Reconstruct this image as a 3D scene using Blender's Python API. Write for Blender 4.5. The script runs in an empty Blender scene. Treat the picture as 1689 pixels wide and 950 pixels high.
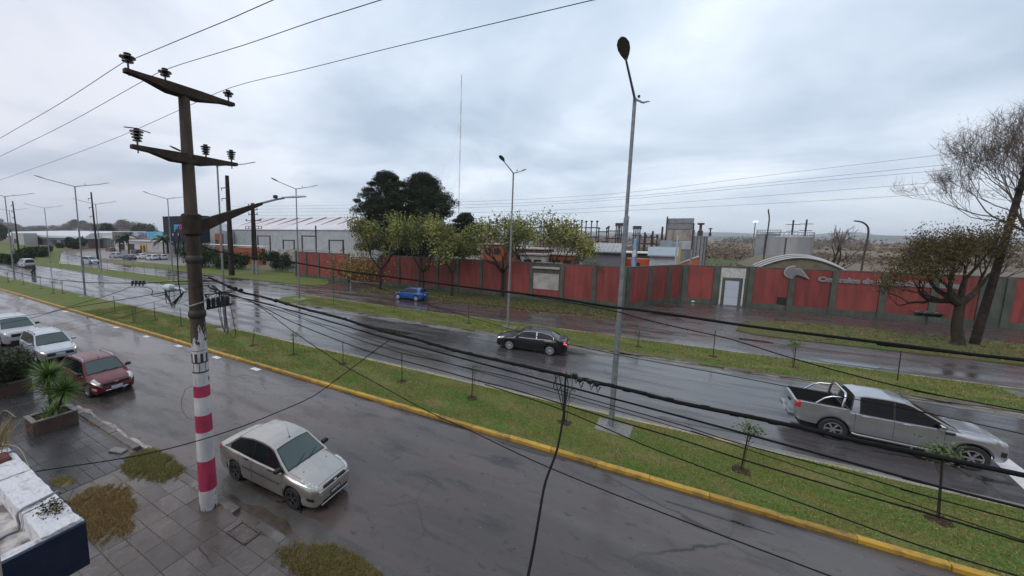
import bpy, bmesh, math, random
import numpy as np
from mathutils import Vector, Matrix
random.seed(7); RNG = np.random.default_rng(11)
S = bpy.context.scene
COL = S.collection
R = math.radians

# ------------------------------------------------------------------ camera
FPX, PITCH, ROLL, YAW, CAMZ, PPX, PPY = 617.2656, 0.1172, 0.0121, 0.5315, 7.5307, 706.48, 460.36
_fw = Vector((-math.sin(YAW)*math.cos(PITCH), math.cos(YAW)*math.cos(PITCH), -math.sin(PITCH)))
_r = Vector((math.cos(YAW), math.sin(YAW), 0)); _u = _r.cross(_fw)
_r2 = _r*math.cos(ROLL)+_u*math.sin(ROLL); _u2 = -_r*math.sin(ROLL)+_u*math.cos(ROLL)
cam = bpy.data.cameras.new('camera'); cam.sensor_width = 36; cam.lens = FPX/1689*36
cam.shift_x = (844.5-PPX)/1689; cam.shift_y = -(475-PPY)/1689
cam.clip_start = 0.05; cam.clip_end = 20000
camo = bpy.data.objects.new('camera', cam); COL.objects.link(camo)
M3 = Matrix((_r2, _u2, -_fw)).transposed()
camo.matrix_world = Matrix.Translation((0, 0, CAMZ)) @ M3.to_4x4()
S.camera = camo
def ray(px, py): return _fw*FPX + _r2*(px-PPX) - _u2*(py-PPY)
def gp(px, py, z=0.0):               # a surveyed point at height z
    d = ray(px, py); t = (z-CAMZ)/d.z; return Vector((d.x*t, d.y*t, z))
def pl(px, py, Y):                   # a surveyed point in the vertical plane y = Y
    d = ray(px, py); t = Y/d.y; return Vector((d.x*t, Y, CAMZ+d.z*t))
def plx(px, py, X):
    d = ray(px, py); t = X/d.x; return Vector((X, d.y*t, CAMZ+d.z*t))

# ------------------------------------------------------------------ world and light (overcast, wet afternoon)
SUN_EL, SUN_AZ = R(48), R(200)
W = bpy.data.worlds.new('World'); S.world = W; W.use_nodes = True
nt = W.node_tree; nt.nodes.clear()
def N(nt, t, **kw):
    n = nt.nodes.new(t)
    for k, v in kw.items():
        if k.startswith('i_'): n.inputs[k[2:].replace('_', ' ')].default_value = v
        else: setattr(n, k, v)
    return n
def ramp(nt, stops, interp='LINEAR'):
    n = nt.nodes.new('ShaderNodeValToRGB'); n.color_ramp.interpolation = interp
    e = n.color_ramp.elements
    while len(e) < len(stops): e.new(0.5)
    for i, (p, c) in enumerate(stops):
        e[i].position = p; e[i].color = (c, c, c, 1) if isinstance(c, (int, float)) else tuple(c)+(1,)*(4-len(c))
    return n
tc = N(nt, 'ShaderNodeTexCoord'); sep = N(nt, 'ShaderNodeSeparateXYZ'); L = nt.links.new
L(tc.outputs['Generated'], sep.inputs[0])
sky = N(nt, 'ShaderNodeTexSky', sky_type='NISHITA', sun_disc=False, sun_elevation=SUN_EL, sun_rotation=SUN_AZ)
# flatten directions to a cloud layer: (x, y) / (z + .12)
zc = N(nt, 'ShaderNodeMath', operation='MAXIMUM'); L(sep.outputs['Z'], zc.inputs[0]); zc.inputs[1].default_value = 0.0
za = N(nt, 'ShaderNodeMath', operation='ADD'); L(zc.outputs[0], za.inputs[0]); za.inputs[1].default_value = 0.16
dx = N(nt, 'ShaderNodeMath', operation='DIVIDE'); L(sep.outputs['X'], dx.inputs[0]); L(za.outputs[0], dx.inputs[1])
dy = N(nt, 'ShaderNodeMath', operation='DIVIDE'); L(sep.outputs['Y'], dy.inputs[0]); L(za.outputs[0], dy.inputs[1])
cmb = N(nt, 'ShaderNodeCombineXYZ'); L(dx.outputs[0], cmb.inputs[0]); L(dy.outputs[0], cmb.inputs[1])
n1 = N(nt, 'ShaderNodeTexNoise', i_Scale=0.8, i_Detail=7.0, i_Roughness=0.52, i_Distortion=0.35); L(cmb.outputs[0], n1.inputs['Vector'])
n2 = N(nt, 'ShaderNodeTexNoise', i_Scale=0.21, i_Detail=3.0, i_Roughness=0.5); L(cmb.outputs[0], n2.inputs['Vector'])
mixn = N(nt, 'ShaderNodeMix', data_type='FLOAT'); mixn.inputs[0].default_value = 0.45
L(n1.outputs['Fac'], mixn.inputs[2]); L(n2.outputs['Fac'], mixn.inputs[3])
cr = ramp(nt, [(0.40, (5.1, 6.15, 7.5)), (0.48, (6.9, 7.85, 9.1)), (0.57, (9.6, 10.2, 11.1))]); L(mixn.outputs[0], cr.inputs[0])
# towards the horizon the layers merge into one pale grey-blue
hz = N(nt, 'ShaderNodeMapRange'); hz.inputs[1].default_value = 0.0; hz.inputs[2].default_value = 0.14; L(zc.outputs[0], hz.inputs[0])
hm = N(nt, 'ShaderNodeMix', data_type='RGBA'); L(hz.outputs[0], hm.inputs[0]); hm.inputs[6].default_value = (6.7, 7.55, 8.7, 1); L(cr.outputs[0], hm.inputs[7])
# an overcast sky is brighter overhead than low down
zr = N(nt, 'ShaderNodeMapRange'); zr.inputs[1].default_value = 0.1; zr.inputs[2].default_value = 1.0; zr.inputs[3].default_value = 1.0; zr.inputs[4].default_value = 1.30
L(zc.outputs[0], zr.inputs[0])
zm = N(nt, 'ShaderNodeVectorMath', operation='SCALE'); L(hm.outputs[2], zm.inputs[0]); L(zr.outputs[0], zm.inputs['Scale'])
# the cloud is thinner, so brighter, towards the middle of the view, thicker and greyer over the left
dirn = N(nt, 'ShaderNodeVectorMath', operation='NORMALIZE'); L(tc.outputs['Generated'], dirn.inputs[0]); dt = N(nt, 'ShaderNodeVectorMath', operation='DOT_PRODUCT'); L(dirn.outputs[0], dt.inputs[0]); _b = ray(980, 200).normalized(); dt.inputs[1].default_value = _b
lb = N(nt, 'ShaderNodeMapRange'); lb.inputs[1].default_value = .45; lb.inputs[2].default_value = .98; L(dt.outputs['Value'], lb.inputs[0])
lc = ramp(nt, [(0, (.86,.83,.84)), (.6, (.93,.94,.955)), (1, (1.04,1.05,1.05))]); L(lb.outputs[0], lc.inputs[0])
zl = N(nt, 'ShaderNodeMix', data_type='RGBA', blend_type='MULTIPLY'); zl.inputs[0].default_value = 1; L(zm.outputs[0], zl.inputs[6]); L(lc.outputs[0], zl.inputs[7])
fm = N(nt, 'ShaderNodeMix', data_type='RGBA'); fm.inputs[0].default_value = 0.93; L(sky.outputs[0], fm.inputs[6]); L(zl.outputs[2], fm.inputs[7])
bg = N(nt, 'ShaderNodeBackground'); bg.inputs[1].default_value = 0.10; L(fm.outputs[2], bg.inputs[0])
wo = N(nt, 'ShaderNodeOutputWorld'); L(bg.outputs[0], wo.inputs[0])
sl = bpy.data.lights.new('sun', 'SUN'); sl.energy = 1.1; sl.angle = R(28); sl.color = (1, 0.96, 0.9)
so = bpy.data.objects.new('sun', sl); COL.objects.link(so)
so.rotation_euler = (math.pi/2-SUN_EL, 0, math.pi-SUN_AZ)   # overcast: broad light
S.cycles.volume_bounces = 1
S.view_settings.view_transform = 'Standard'; S.view_settings.look = 'None'; S.view_settings.exposure = 0.0; S.view_settings.gamma = 1
try: S.view_settings.use_curve_mapping = False
except Exception: pass

# ------------------------------------------------------------------ materials
MATS = {}
def mat(name, col=(.5,.5,.5), rough=.6, metal=0.0, col2=None, scale=6.0, detail=5.0, lo=.4, hi=.62, stretch=(1,1,1),
        bump=0.0, bscale=40.0, rvar=0.0, coat=0.0, isl=0.0, emit=0.0, spec=.5, coord='Object', trans=0.0):
    if name in MATS: return MATS[name]
    if rough >= .75 and spec == .5: spec = .2
    m = bpy.data.materials.new(name); m.use_nodes = True; t = m.node_tree; b = t.nodes['Principled BSDF']; l = t.links.new
    b.inputs['Base Color'].default_value = tuple(col)+(1,); b.inputs['Roughness'].default_value = rough
    b.inputs['Metallic'].default_value = metal; b.inputs['Specular IOR Level'].default_value = spec
    if coat: b.inputs['Coat Weight'].default_value = coat; b.inputs['Coat Roughness'].default_value = .06
    if trans: b.inputs['Transmission Weight'].default_value = trans
    if emit: b.inputs['Emission Color'].default_value = tuple(col)+(1,); b.inputs['Emission Strength'].default_value = emit
    out = None
    if col2 is not None or bump or rvar:
        if coord == 'World': g = N(t, 'ShaderNodeNewGeometry'); v = g.outputs['Position']
        else: g = N(t, 'ShaderNodeTexCoord'); v = g.outputs['Object']
        mp = N(t, 'ShaderNodeMapping'); mp.inputs['Scale'].default_value = stretch; l(v, mp.inputs[0]); v = mp.outputs[0]
        n = N(t, 'ShaderNodeTexNoise', i_Scale=scale, i_Detail=detail, i_Roughness=.6); l(v, n.inputs['Vector'])
        if col2 is not None:
            cr = ramp(t, [(lo, col), (hi, col2)]); l(n.outputs['Fac'], cr.inputs[0]); out = cr.outputs[0]; l(out, b.inputs['Base Color'])
        if rvar:
            mr = N(t, 'ShaderNodeMapRange'); mr.inputs[1].default_value=.3; mr.inputs[2].default_value=.7
            mr.inputs[3].default_value=max(.02, rough-rvar); mr.inputs[4].default_value=rough+rvar; l(n.outputs['Fac'], mr.inputs[0]); l(mr.outputs[0], b.inputs['Roughness'])
        if bump:
            n3 = N(t, 'ShaderNodeTexNoise', i_Scale=bscale, i_Detail=4.0); l(v, n3.inputs['Vector'])
            bp = N(t, 'ShaderNodeBump'); bp.inputs['Strength'].default_value = bump; bp.inputs['Distance'].default_value = .02
            l(n3.outputs['Fac'], bp.inputs['Height']); l(bp.outputs[0], b.inputs['Normal'])
    if isl:
        g2 = N(t, 'ShaderNodeNewGeometry'); mr = N(t, 'ShaderNodeMapRange'); mr.inputs[3].default_value = 1-isl; mr.inputs[4].default_value = 1+isl
        l(g2.outputs['Random Per Island'], mr.inputs[0])
        hs = N(t, 'ShaderNodeHueSaturation'); l(mr.outputs[0], hs.inputs['Value'])
        if out is not None: l(out, hs.inputs['Color'])
        else: hs.inputs['Color'].default_value = tuple(col)+(1,)
        l(hs.outputs[0], b.inputs['Base Color'])
    MATS[name] = m; return m

def ground_mat(name, layers, rough=(.5,.9), rscale=3.0, rstretch=(1,1,1), bump=.25, bscale=30.0, spec=.5, rlo=.35, rhi=.65, cracks=None):
    """layers: list of (colour, scale, stretch, lo, hi) blended over one another by noise masks in world space"""
    m = bpy.data.materials.new(name); m.use_nodes = True; t = m.node_tree; b = t.nodes['Principled BSDF']; l = t.links.new
    g = N(t, 'ShaderNodeNewGeometry'); cur = None
    for i, (c, sc, st, lo, hi) in enumerate(layers):
        if cur is None:
            rgb = N(t, 'ShaderNodeRGB'); rgb.outputs[0].default_value = tuple(c)+(1,); cur = rgb.outputs[0]; continue
        mp = N(t, 'ShaderNodeMapping'); mp.inputs['Scale'].default_value = st; mp.inputs['Location'].default_value = (i*13.1, i*7.7, i*3.3); l(g.outputs['Position'], mp.inputs[0])
        n = N(t, 'ShaderNodeTexNoise', i_Scale=sc, i_Detail=6.0, i_Roughness=.62); l(mp.outputs[0], n.inputs['Vector'])
        mr = N(t, 'ShaderNodeMapRange'); mr.inputs[1].default_value = lo; mr.inputs[2].default_value = hi; l(n.outputs['Fac'], mr.inputs[0])
        mx = N(t, 'ShaderNodeMix', data_type='RGBA'); l(mr.outputs[0], mx.inputs[0]); l(cur, mx.inputs[6]); mx.inputs[7].default_value = tuple(c)+(1,)
        cur = mx.outputs[2]
    crk = None
    if cracks:      # (cell size scale, mask scale): thin open cracks where a slow mask lets them be
        wn = N(t, 'ShaderNodeTexNoise', i_Scale=1.1, i_Detail=5.0); l(g.outputs['Position'], wn.inputs['Vector'])
        wm = N(t, 'ShaderNodeMix', data_type='VECTOR'); wm.inputs[0].default_value = .35; l(g.outputs['Position'], wm.inputs[4]); l(wn.outputs['Color'], wm.inputs[5])
        vo = N(t, 'ShaderNodeTexVoronoi', feature='DISTANCE_TO_EDGE'); vo.inputs['Scale'].default_value = cracks[0]; l(wm.outputs[1], vo.inputs['Vector'])
        c1 = N(t, 'ShaderNodeMapRange'); c1.inputs[1].default_value = .004; c1.inputs[2].default_value = .016; c1.inputs[3].default_value = 1; c1.inputs[4].default_value = 0; l(vo.outputs['Distance'], c1.inputs[0])
        mn = N(t, 'ShaderNodeTexNoise', i_Scale=cracks[1], i_Detail=3.0); l(g.outputs['Position'], mn.inputs['Vector'])
        c2 = N(t, 'ShaderNodeMapRange'); c2.inputs[1].default_value = .50; c2.inputs[2].default_value = .60; l(mn.outputs['Fac'], c2.inputs[0])
        cm = N(t, 'ShaderNodeMath', operation='MULTIPLY'); l(c1.outputs[0], cm.inputs[0]); l(c2.outputs[0], cm.inputs[1]); crk = cm.outputs[0]
        mx = N(t, 'ShaderNodeMix', data_type='RGBA'); l(crk, mx.inputs[0]); l(cur, mx.inputs[6]); mx.inputs[7].default_value = (.014,.012,.011,1); cur = mx.outputs[2]
    l(cur, b.inputs['Base Color']); b.inputs['Specular IOR Level'].default_value = spec
    mp = N(t, 'ShaderNodeMapping'); mp.inputs['Scale'].default_value = rstretch; l(g.outputs['Position'], mp.inputs[0])
    n = N(t, 'ShaderNodeTexNoise', i_Scale=rscale, i_Detail=5.0, i_Roughness=.6); l(mp.outputs[0], n.inputs['Vector'])
    mr = N(t, 'ShaderNodeMapRange'); mr.inputs[1].default_value = rlo; mr.inputs[2].default_value = rhi
    mr.inputs[3].default_value = rough[0]; mr.inputs[4].default_value = rough[1]; l(n.outputs['Fac'], mr.inputs[0]); l(mr.outputs[0], b.inputs['Roughness'])
    n3 = N(t, 'ShaderNodeTexNoise', i_Scale=bscale, i_Detail=4.0); l(g.outputs['Position'], n3.inputs['Vector'])
    bp = N(t, 'ShaderNodeBump'); bp.inputs['Strength'].default_value = bump; bp.inputs['Distance'].default_value = .01
    l(n3.outputs['Fac'], bp.inputs['Height']); l(bp.outputs[0], b.inputs['Normal'])
    MATS[name] = m; return m

# ------------------------------------------------------------------ mesh helpers
class MB:
    def __init__(s): s.v = []; s.f = []; s.m = []; s.mi = 0
    def add(s, vs, fs):
        o = len(s.v); s.v += [tuple(v) for v in vs]; s.f += [tuple(i+o for i in f) for f in fs]; s.m += [s.mi]*len(fs); return s
    def box(s, c, d, rz=0.0, taper=1.0, M=None):
        x, y, z = d[0]/2, d[1]/2, d[2]/2; vs = []
        for k in (-1, 1):
            tt = 1 if k < 0 else taper
            for a, b in ((-1,-1),(1,-1),(1,1),(-1,1)): vs.append(Vector((a*x*tt, b*y*tt, k*z)))
        if M is not None: vs = [M @ v for v in vs]
        if rz: q = Matrix.Rotation(rz, 3, 'Z'); vs = [q @ v for v in vs]
        vs = [v+Vector(c) for v in vs]
        return s.add(vs, [(3,2,1,0),(4,5,6,7),(0,1,5,4),(1,2,6,5),(2,3,7,6),(3,0,4,7)])
    def box2(s, a, b): return s.box([(a[i]+b[i])/2 for i in range(3)], [abs(b[i]-a[i]) for i in range(3)])
    def cbox(s, c, d, bev=.01, rz=0.0):
        x, y, z = d[0]/2, d[1]/2, d[2]/2; bev = min(bev, x*.9, y*.9, z*.9); rings = []
        for zz, k in ((-z, bev), (-z+bev, 0), (z-bev, 0), (z, bev)):
            rings.append([Vector((a*(x-k)-a*0, b*(y-k), zz)) for a, b in ((-1,-1),(1,-1),(1,1),(-1,1))])
        q = Matrix.Rotation(rz, 3, 'Z'); vs = [q @ v + Vector(c) for rr in rings for v in rr]; fs = [(3,2,1,0),(12,13,14,15)]
        for i in range(3):
            for j in range(4): fs.append((i*4+j, i*4+(j+1)%4, i*4+4+(j+1)%4, i*4+4+j))
        return s.add(vs, fs)
    def tube(s, pts, rad, n=6, cap=True):
        pts = [Vector(p) for p in pts]; k = len(pts)
        if isinstance(rad, (int, float)): rad = [rad]*k
        vs = []; prev = None
        for i, p in enumerate(pts):
            d = (pts[min(i+1, k-1)]-pts[max(i-1, 0)])
            if d.length < 1e-9: d = Vector((0, 0, 1))
            d.normalize()
            if prev is None: a = d.cross(Vector((0, 0, 1))) if abs(d.z) < .9 else d.cross(Vector((1, 0, 0)))
            else: a = prev - d*prev.dot(d)
            if a.length < 1e-6: a = d.orthogonal()
            a.normalize(); b = d.cross(a); prev = a
            for j in range(n):
                t = 2*math.pi*j/n; vs.append(p + (a*math.cos(t)+b*math.sin(t))*rad[i])
        fs = []
        for i in range(k-1):
            for j in range(n): fs.append((i*n+j, i*n+(j+1)%n, (i+1)*n+(j+1)%n, (i+1)*n+j))
        if cap: fs.append(tuple(reversed(range(n)))); fs.append(tuple((k-1)*n+j for j in range(n)))
        return s.add(vs, fs)
    def lathe(s, prof, n=16, c=(0,0,0), axis='z', cap=True):
        vs = []; fs = []; k = len(prof)
        for r_, z in prof:
            for j in range(n):
                t = 2*math.pi*j/n; p = (r_*math.cos(t), r_*math.sin(t), z)
                if axis == 'y': p = (p[0], p[2], p[1])
                if axis == 'x': p = (p[2], p[0], p[1])
                vs.append((p[0]+c[0], p[1]+c[1], p[2]+c[2]))
        for i in range(k-1):
            for j in range(n):
                q = (i*n+j, i*n+(j+1)%n, (i+1)*n+(j+1)%n, (i+1)*n+j); fs.append(q if axis != 'y' else tuple(reversed(q)))
        if cap and prof[0][0] > 1e-6: fs.append(tuple(reversed(range(n))))
        if cap and prof[-1][0] > 1e-6: fs.append(tuple((k-1)*n+j for j in range(n)))
        return s.add(vs, fs)
    def prism(s, poly, h0, h1, f=lambda x, y, h: (x, y, h)):
        n = len(poly); vs = [f(x, y, h0) for x, y in poly]+[f(x, y, h1) for x, y in poly]
        fs = [tuple(reversed(range(n))), tuple(range(n, 2*n))]+[(i, (i+1)%n, n+(i+1)%n, n+i) for i in range(n)]
        return s.add(vs, fs)
    def mesh(s, name, mats, smooth=None):
        me = bpy.data.meshes.new(name); me.from_pydata(s.v, [], s.f)
        for m in (mats if isinstance(mats, (list, tuple)) else [mats]): me.materials.append(m)
        if any(s.m): me.polygons.foreach_set('material_index', s.m)
        if smooth is not None:
            me.polygons.foreach_set('use_smooth', [True]*len(s.f)); me.set_sharp_from_angle(angle=R(smooth))
        me.update(); return me
    def obj(s, name, mats, parent=None, loc=(0,0,0), smooth=None, **kw):
        return link(name, s.mesh(name, mats, smooth), parent, loc, **kw)
def link(name, me, parent=None, loc=(0,0,0), rz=0.0, **kw):
    o = bpy.data.objects.new(name, me); COL.objects.link(o); o.parent = parent; o.location = loc; o.rotation_euler = (0, 0, rz)
    for k, v in kw.items():
        o[{'cat': 'category'}.get(k, k)] = v
    return o
def thing(name, label, cat, loc=(0,0,0), rz=0.0, group=None):
    o = link(name, None, None, loc, rz, label=label, category=cat)
    if group: o['group'] = group
    return o
def tag(o, label, cat, group=None):
    o['label'] = label; o['category'] = cat
    if group: o['group'] = group
    return o
def copy_tree(o, loc=None, rz=None, label=None, parent=None):
    c = o.copy(); COL.objects.link(c); c.parent = parent
    if loc is not None: c.location = loc
    if rz is not None: c.rotation_euler = (0, 0, rz)
    if label: c['label'] = label
    for ch in list(o.children): copy_tree(ch, parent=c)
    return c
def np_mesh(name, V, F, mats, parent=None, loc=(0,0,0), mi=None, smooth=False, **kw):
    me = bpy.data.meshes.new(name); V = np.ascontiguousarray(V, np.float32); F = np.ascontiguousarray(F, np.int32); k = F.shape[1]
    me.vertices.add(len(V)); me.vertices.foreach_set('co', V.ravel())
    me.loops.add(F.size); me.loops.foreach_set('vertex_index', F.ravel())
    me.polygons.add(len(F)); me.polygons.foreach_set('loop_start', np.arange(len(F), dtype=np.int32)*k)
    for m in (mats if isinstance(mats, (list, tuple)) else [mats]): me.materials.append(m)
    if mi is not None: me.polygons.foreach_set('material_index', np.ascontiguousarray(mi, np.int32))
    if smooth: me.polygons.foreach_set('use_smooth', np.ones(len(F), bool))
    me.update(calc_edges=True); return link(name, me, parent, loc, **kw)
def leaves(name, C, size, mats, parent=None, loc=(0,0,0), aspect=.55, flat=0.0, mi=None, **kw):
    """C: N x 3 leaf centres; each leaf a small bent quad turned its own way"""
    n = len(C); C = np.asarray(C); a = RNG.normal(size=(n,3)); a[:,2] *= (1-flat*.7); a /= np.linalg.norm(a, axis=1)[:,None]
    b = np.cross(a, RNG.normal(size=(n,3))); b /= np.linalg.norm(b, axis=1)[:,None]
    s = (size*RNG.uniform(.6, 1.3, n))[:,None]; V = np.stack([C-a*s, C+b*s*aspect, C+a*s, C-b*s*aspect], 1).reshape(-1,3)
    return np_mesh(name, V, np.arange(4*n).reshape(n,4), mats, parent, loc, mi, **kw)
def blades(name, P, h, w, mats, parent=None, lean=.5, **kw):
    """P: N x 3 roots; grass blades, one narrow leaning triangle each"""
    n = len(P); P = np.asarray(P, float); t = RNG.uniform(0, 2*np.pi, n); hh = h*RNG.uniform(.5, 1.3, n)
    d = np.stack([np.cos(t), np.sin(t), np.zeros(n)], 1)*w; l = RNG.normal(size=(n,3))*lean*h; l[:,2] = hh
    V = np.stack([P-d, P+d, P+l], 1).reshape(-1,3); return np_mesh(name, V, np.arange(3*n).reshape(n,3), mats, parent, **kw)
# ------------------------------------------------------------------ colours
M_ground = ground_mat('field_soil', [((.125,.10,.062),.05,(1,1,1),0,1), ((.14,.095,.068),.012,(1,.5,1),.42,.6), ((.07,.085,.03),.02,(1,.4,1),.55,.66), ((.16,.14,.08),.35,(1,1,1),.45,.7)], rough=(.85,.95), bump=.2, bscale=3)
M_grass = ground_mat('grass_soil', [((.125,.128,.030),1,(1,1,1),0,1), ((.070,.130,.018),.7,(1,1,1),.42,.6), ((.16,.135,.055),1.1,(1,1,1),.52,.70), ((.045,.07,.015),9,(1,1,1),.5,.7), ((.20,.17,.08),22,(1,1,1),.58,.8)], rough=(.8,.95), bump=.6, bscale=35, spec=.25)
M_verge = ground_mat('leafy_soil', [((.035,.038,.016),1,(1,1,1),0,1), ((.045,.060,.016),1.1,(1,1,1),.42,.62), ((.10,.08,.035),7,(1,1,1),.55,.68)], rough=(.7,.95), bump=.8, bscale=25, spec=.25)
M_dry = ground_mat('dry_grass_soil', [((.17,.12,.05),1,(1,1,1),0,1), ((.09,.07,.025),3,(1,1,1),.42,.62)], rough=(.8,.95), bump=.8, bscale=40, spec=.2)
M_asph = ground_mat('wet_asphalt', [((.052,.048,.049),1,(1,1,1),0,1), ((.078,.072,.071),.5,(.22,1.6,1),.42,.66), ((.028,.027,.029),.8,(.3,1.2,1),.55,.72), ((.085,.066,.055),.35,(.35,1.1,1),.56,.74), ((.13,.128,.128),60,(1,1,1),.60,.72)],
    rough=(.085,.36), rscale=.8, rstretch=(.18,1.5,1), rlo=.44, rhi=.60, bump=.12, bscale=60, spec=.5, cracks=(.55,.16))
M_near = ground_mat('wet_asphalt_near', [((.063,.052,.048),1,(1,1,1),0,1), ((.088,.074,.068),.5,(.22,1.6,1),.42,.66), ((.105,.072,.062),.22,(.4,1.2,1),.46,.64), ((.028,.025,.025),1.3,(.35,1.0,1),.54,.68), ((.034,.032,.032),4.0,(.8,1,1),.60,.68), ((.15,.14,.135),70,(1,1,1),.62,.74)],
    rough=(.075,.36), rscale=.7, rstretch=(.22,1.3,1), rlo=.44, rhi=.60, bump=.13, bscale=60, spec=.5, cracks=(.50,.13))
M_serv = ground_mat('silty_asphalt', [((.058,.047,.043),1,(1,1,1),0,1), ((.082,.062,.052),.35,(.3,1.6,1),.42,.66), ((.04,.038,.042),.5,(.2,1.4,1),.5,.7)], rough=(.07,.42), rscale=.6, rstretch=(.25,1.4,1), rlo=.44, rhi=.58, bump=.12, bscale=50)
M_pave = ground_mat('red_paving', [((.062,.047,.043),1,(1,1,1),0,1), ((.075,.063,.056),.5,(1,1,1),.42,.66), ((.048,.036,.034),.9,(1,1,1),.5,.72)], rough=(.12,.55), rscale=.5, bump=.15, bscale=40)
M_conc = ground_mat('wet_concrete', [((.17,.16,.15),1,(1,1,1),0,1), ((.12,.105,.095),.8,(1,1,1),.4,.65), ((.21,.20,.19),6,(1,1,1),.5,.7)], rough=(.25,.7), rscale=1.5, bump=.3, bscale=50)
M_slab = ground_mat('wet_slab', [((.115,.098,.086),1,(1,1,1),0,1), ((.082,.062,.050),.7,(1,1,1),.4,.65), ((.15,.14,.135),9,(1,1,1),.55,.72)], rough=(.12,.5), rscale=1.1, rlo=.42, rhi=.6, bump=.25, bscale=60, cracks=(.8,.5))
M_slabd = ground_mat('wet_dark_slab', [((.035,.035,.038),1,(1,1,1),0,1), ((.055,.054,.056),.7,(1,1,1),.4,.65)], rough=(.12,.4), rscale=.8, bump=.15, bscale=60)
M_yel = mat('kerb_yellow', (.44,.26,.025), .5, col2=(.20,.13,.035), scale=3.6, detail=10, bump=.6, bscale=25, coord='World', lo=.47, hi=.68)
_t = M_yel.node_tree; _b = _t.nodes['Principled BSDF']; _s = _b.inputs['Base Color'].links[0].from_socket; _o = N(_t,'ShaderNodeObjectInfo'); _m = N(_t,'ShaderNodeMapRange'); _m.inputs[3].default_value = .72; _m.inputs[4].default_value = 1.12; _t.links.new(_o.outputs['Random'], _m.inputs[0]); _h = N(_t,'ShaderNodeHueSaturation'); _t.links.new(_s, _h.inputs['Color']); _t.links.new(_m.outputs[0], _h.inputs['Value']); _t.links.new(_h.outputs[0], _b.inputs['Base Color'])
M_yelw = mat('kerb_worn', (.30,.28,.24), .6, col2=(.42,.30,.09), scale=.9, bump=.4, bscale=25, coord='World', lo=.45, hi=.6)
M_curb = mat('kerb_concrete', (.24,.23,.21), .6, col2=(.13,.115,.10), scale=1.6, bump=.5, bscale=20, coord='World')
M_curbp = mat('kerb_remains', (.34,.31,.29), .5, col2=(.15,.12,.10), scale=2.5, coord='World', lo=.42, hi=.6)
M_white = mat('road_paint', (.62,.62,.62), .45, col2=(.34,.34,.35), scale=9, coord='World', lo=.5, hi=.75)
M_mud = mat('wet_mud', (.05,.036,.026), .18, col2=(.075,.055,.042), scale=3, coord='World')
M_soil = mat('dug_soil', (.03,.018,.011), .9, col2=(.05,.032,.02), scale=12, bump=.9, bscale=30)

def sheet(name, pts, z, m, kind='structure', sub=0):
    b = MB(); b.add([(x, y, z) for x, y in pts], [tuple(range(len(pts)))]); o = b.obj(name, m); o['kind'] = kind; return o
def slab(name, pts, z0, z1, m, **kw):
    b = MB(); b.prism(pts, z0, z1); o = b.obj(name, m); o['kind'] = 'structure'
    for k, v in kw.items(): o[k] = v
    return o
Yk1, Yk2, Yk3, Yk4, Yk5 = 12.85, 16.97, 26.75, 31.2, 37.4
Yside = 5.55
XR, XL = 75, -600
sheet('ground', [(-6400,-300),(6400,-300),(6400,6400),(-6400,6400)], -.02, M_ground)
sheet('near_road', [(XL,4.9),(XR,4.9),(XR,Yk1+.3),(XL,Yk1+.3)], 0, M_near)
sheet('main_road', [(XL,Yk2-.3),(XR,Yk2-.3),(XR,Yk3+.3),(XL,Yk3+.3)], 0, M_asph)
sheet('service_road', [(-117,Yk4-.3),(XR,Yk4-.3),(XR,Yk5+.4),(-117,Yk5+.4)], 0, M_serv)
sheet('median_gap_road', [(-60.5,Yk3+.3),(-36.2,Yk3+.3),(-36.2,Yk4-.3),(-60.5,Yk4-.3)], .0, M_asph)
b1, b2, b3, b4 = gp(91,435.5), gp(102,413.7), gp(106,412), gp(168,435.5)
sheet('branch_road', [(b1.x,b1.y),(b1.x+14,b1.y+1),(b4.x,b4.y+1.2),(gp(150,431).x,gp(150,431).y),(b3.x,b3.y),(b2.x,b2.y)], .006, M_asph)
# gutter strips and silt
ragged_later = True
g = MB(); xs = np.linspace(-13.5,-5.2,40)
pts = [(x, 5.62+.03*math.sin(x*3)) for x in xs]+[(x, 5.86+.10*math.sin(x*2.1)+.05*math.sin(x*6.3)) for x in xs[::-1]]
g.add([(x,y,.011) for x,y in pts], [tuple(range(len(pts)))]); g.obj('gutter_puddle', M_mud, kind='structure')
# medians: turf slabs with kerb stones
def kerb_run(name, x0, x1, y, L, m, h=.13, w=.22, slope=.05, side=1, skip=0.0, jit=.012, par=None, seed=3):
    rnd = random.Random(seed); base = None; x = x0; n = 0; first = []
    for v in range(3):
        b = MB(); q = [(-L/2+.008,0),(L/2-.008,0)]
        prof = [(0,-.1),(0,h-.03),(.03,h),(w,h),(w,-.1)]
        b.prism([(p[0]*1.0, p[1]+ (0 if v != 1 else (-.012 if p[1] > 0 else 0))) for p in prof], -L/2+.006, L/2-.006, f=lambda a, z, l: (l, a*side, z)); first.append(b.mesh(name, m))
    while x < x1 and n < 290:
        if rnd.random() >= skip:
            o = link(name, first[rnd.randrange(3)], par, (x+L/2, y+rnd.uniform(-jit,jit), rnd.uniform(-jit,jit*.6)), rnd.uniform(-.006,.006))
        x += L; n += 1
    return x
def median(name, xa, xb, ya, yb, m=M_grass, round_l=False, round_r=False):
    pts = []
    def side(y, rev):
        xs = np.arange(xa+1.2 if round_l else xa, xb-.2, 1.0) if True else []
        q = [(x, y) for x in xs]; return q[::-1] if rev else q
    pts = side(ya+.10, False)+[(xb, ya+.10),(xb,yb-.10)]+side(yb-.10, True)
    if round_l: ym = (ya+yb)/2; rr = (yb-ya)/2-.1; pts += [(xa+1.2-rr*math.sin(t)*1.2, ym+rr*math.cos(t)) for t in np.linspace(.15,math.pi-.15,9)]
    return slab(name, pts, -.1, .105, m)
md1 = median('median_turf', -330, XR, Yk1, Yk2)
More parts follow.
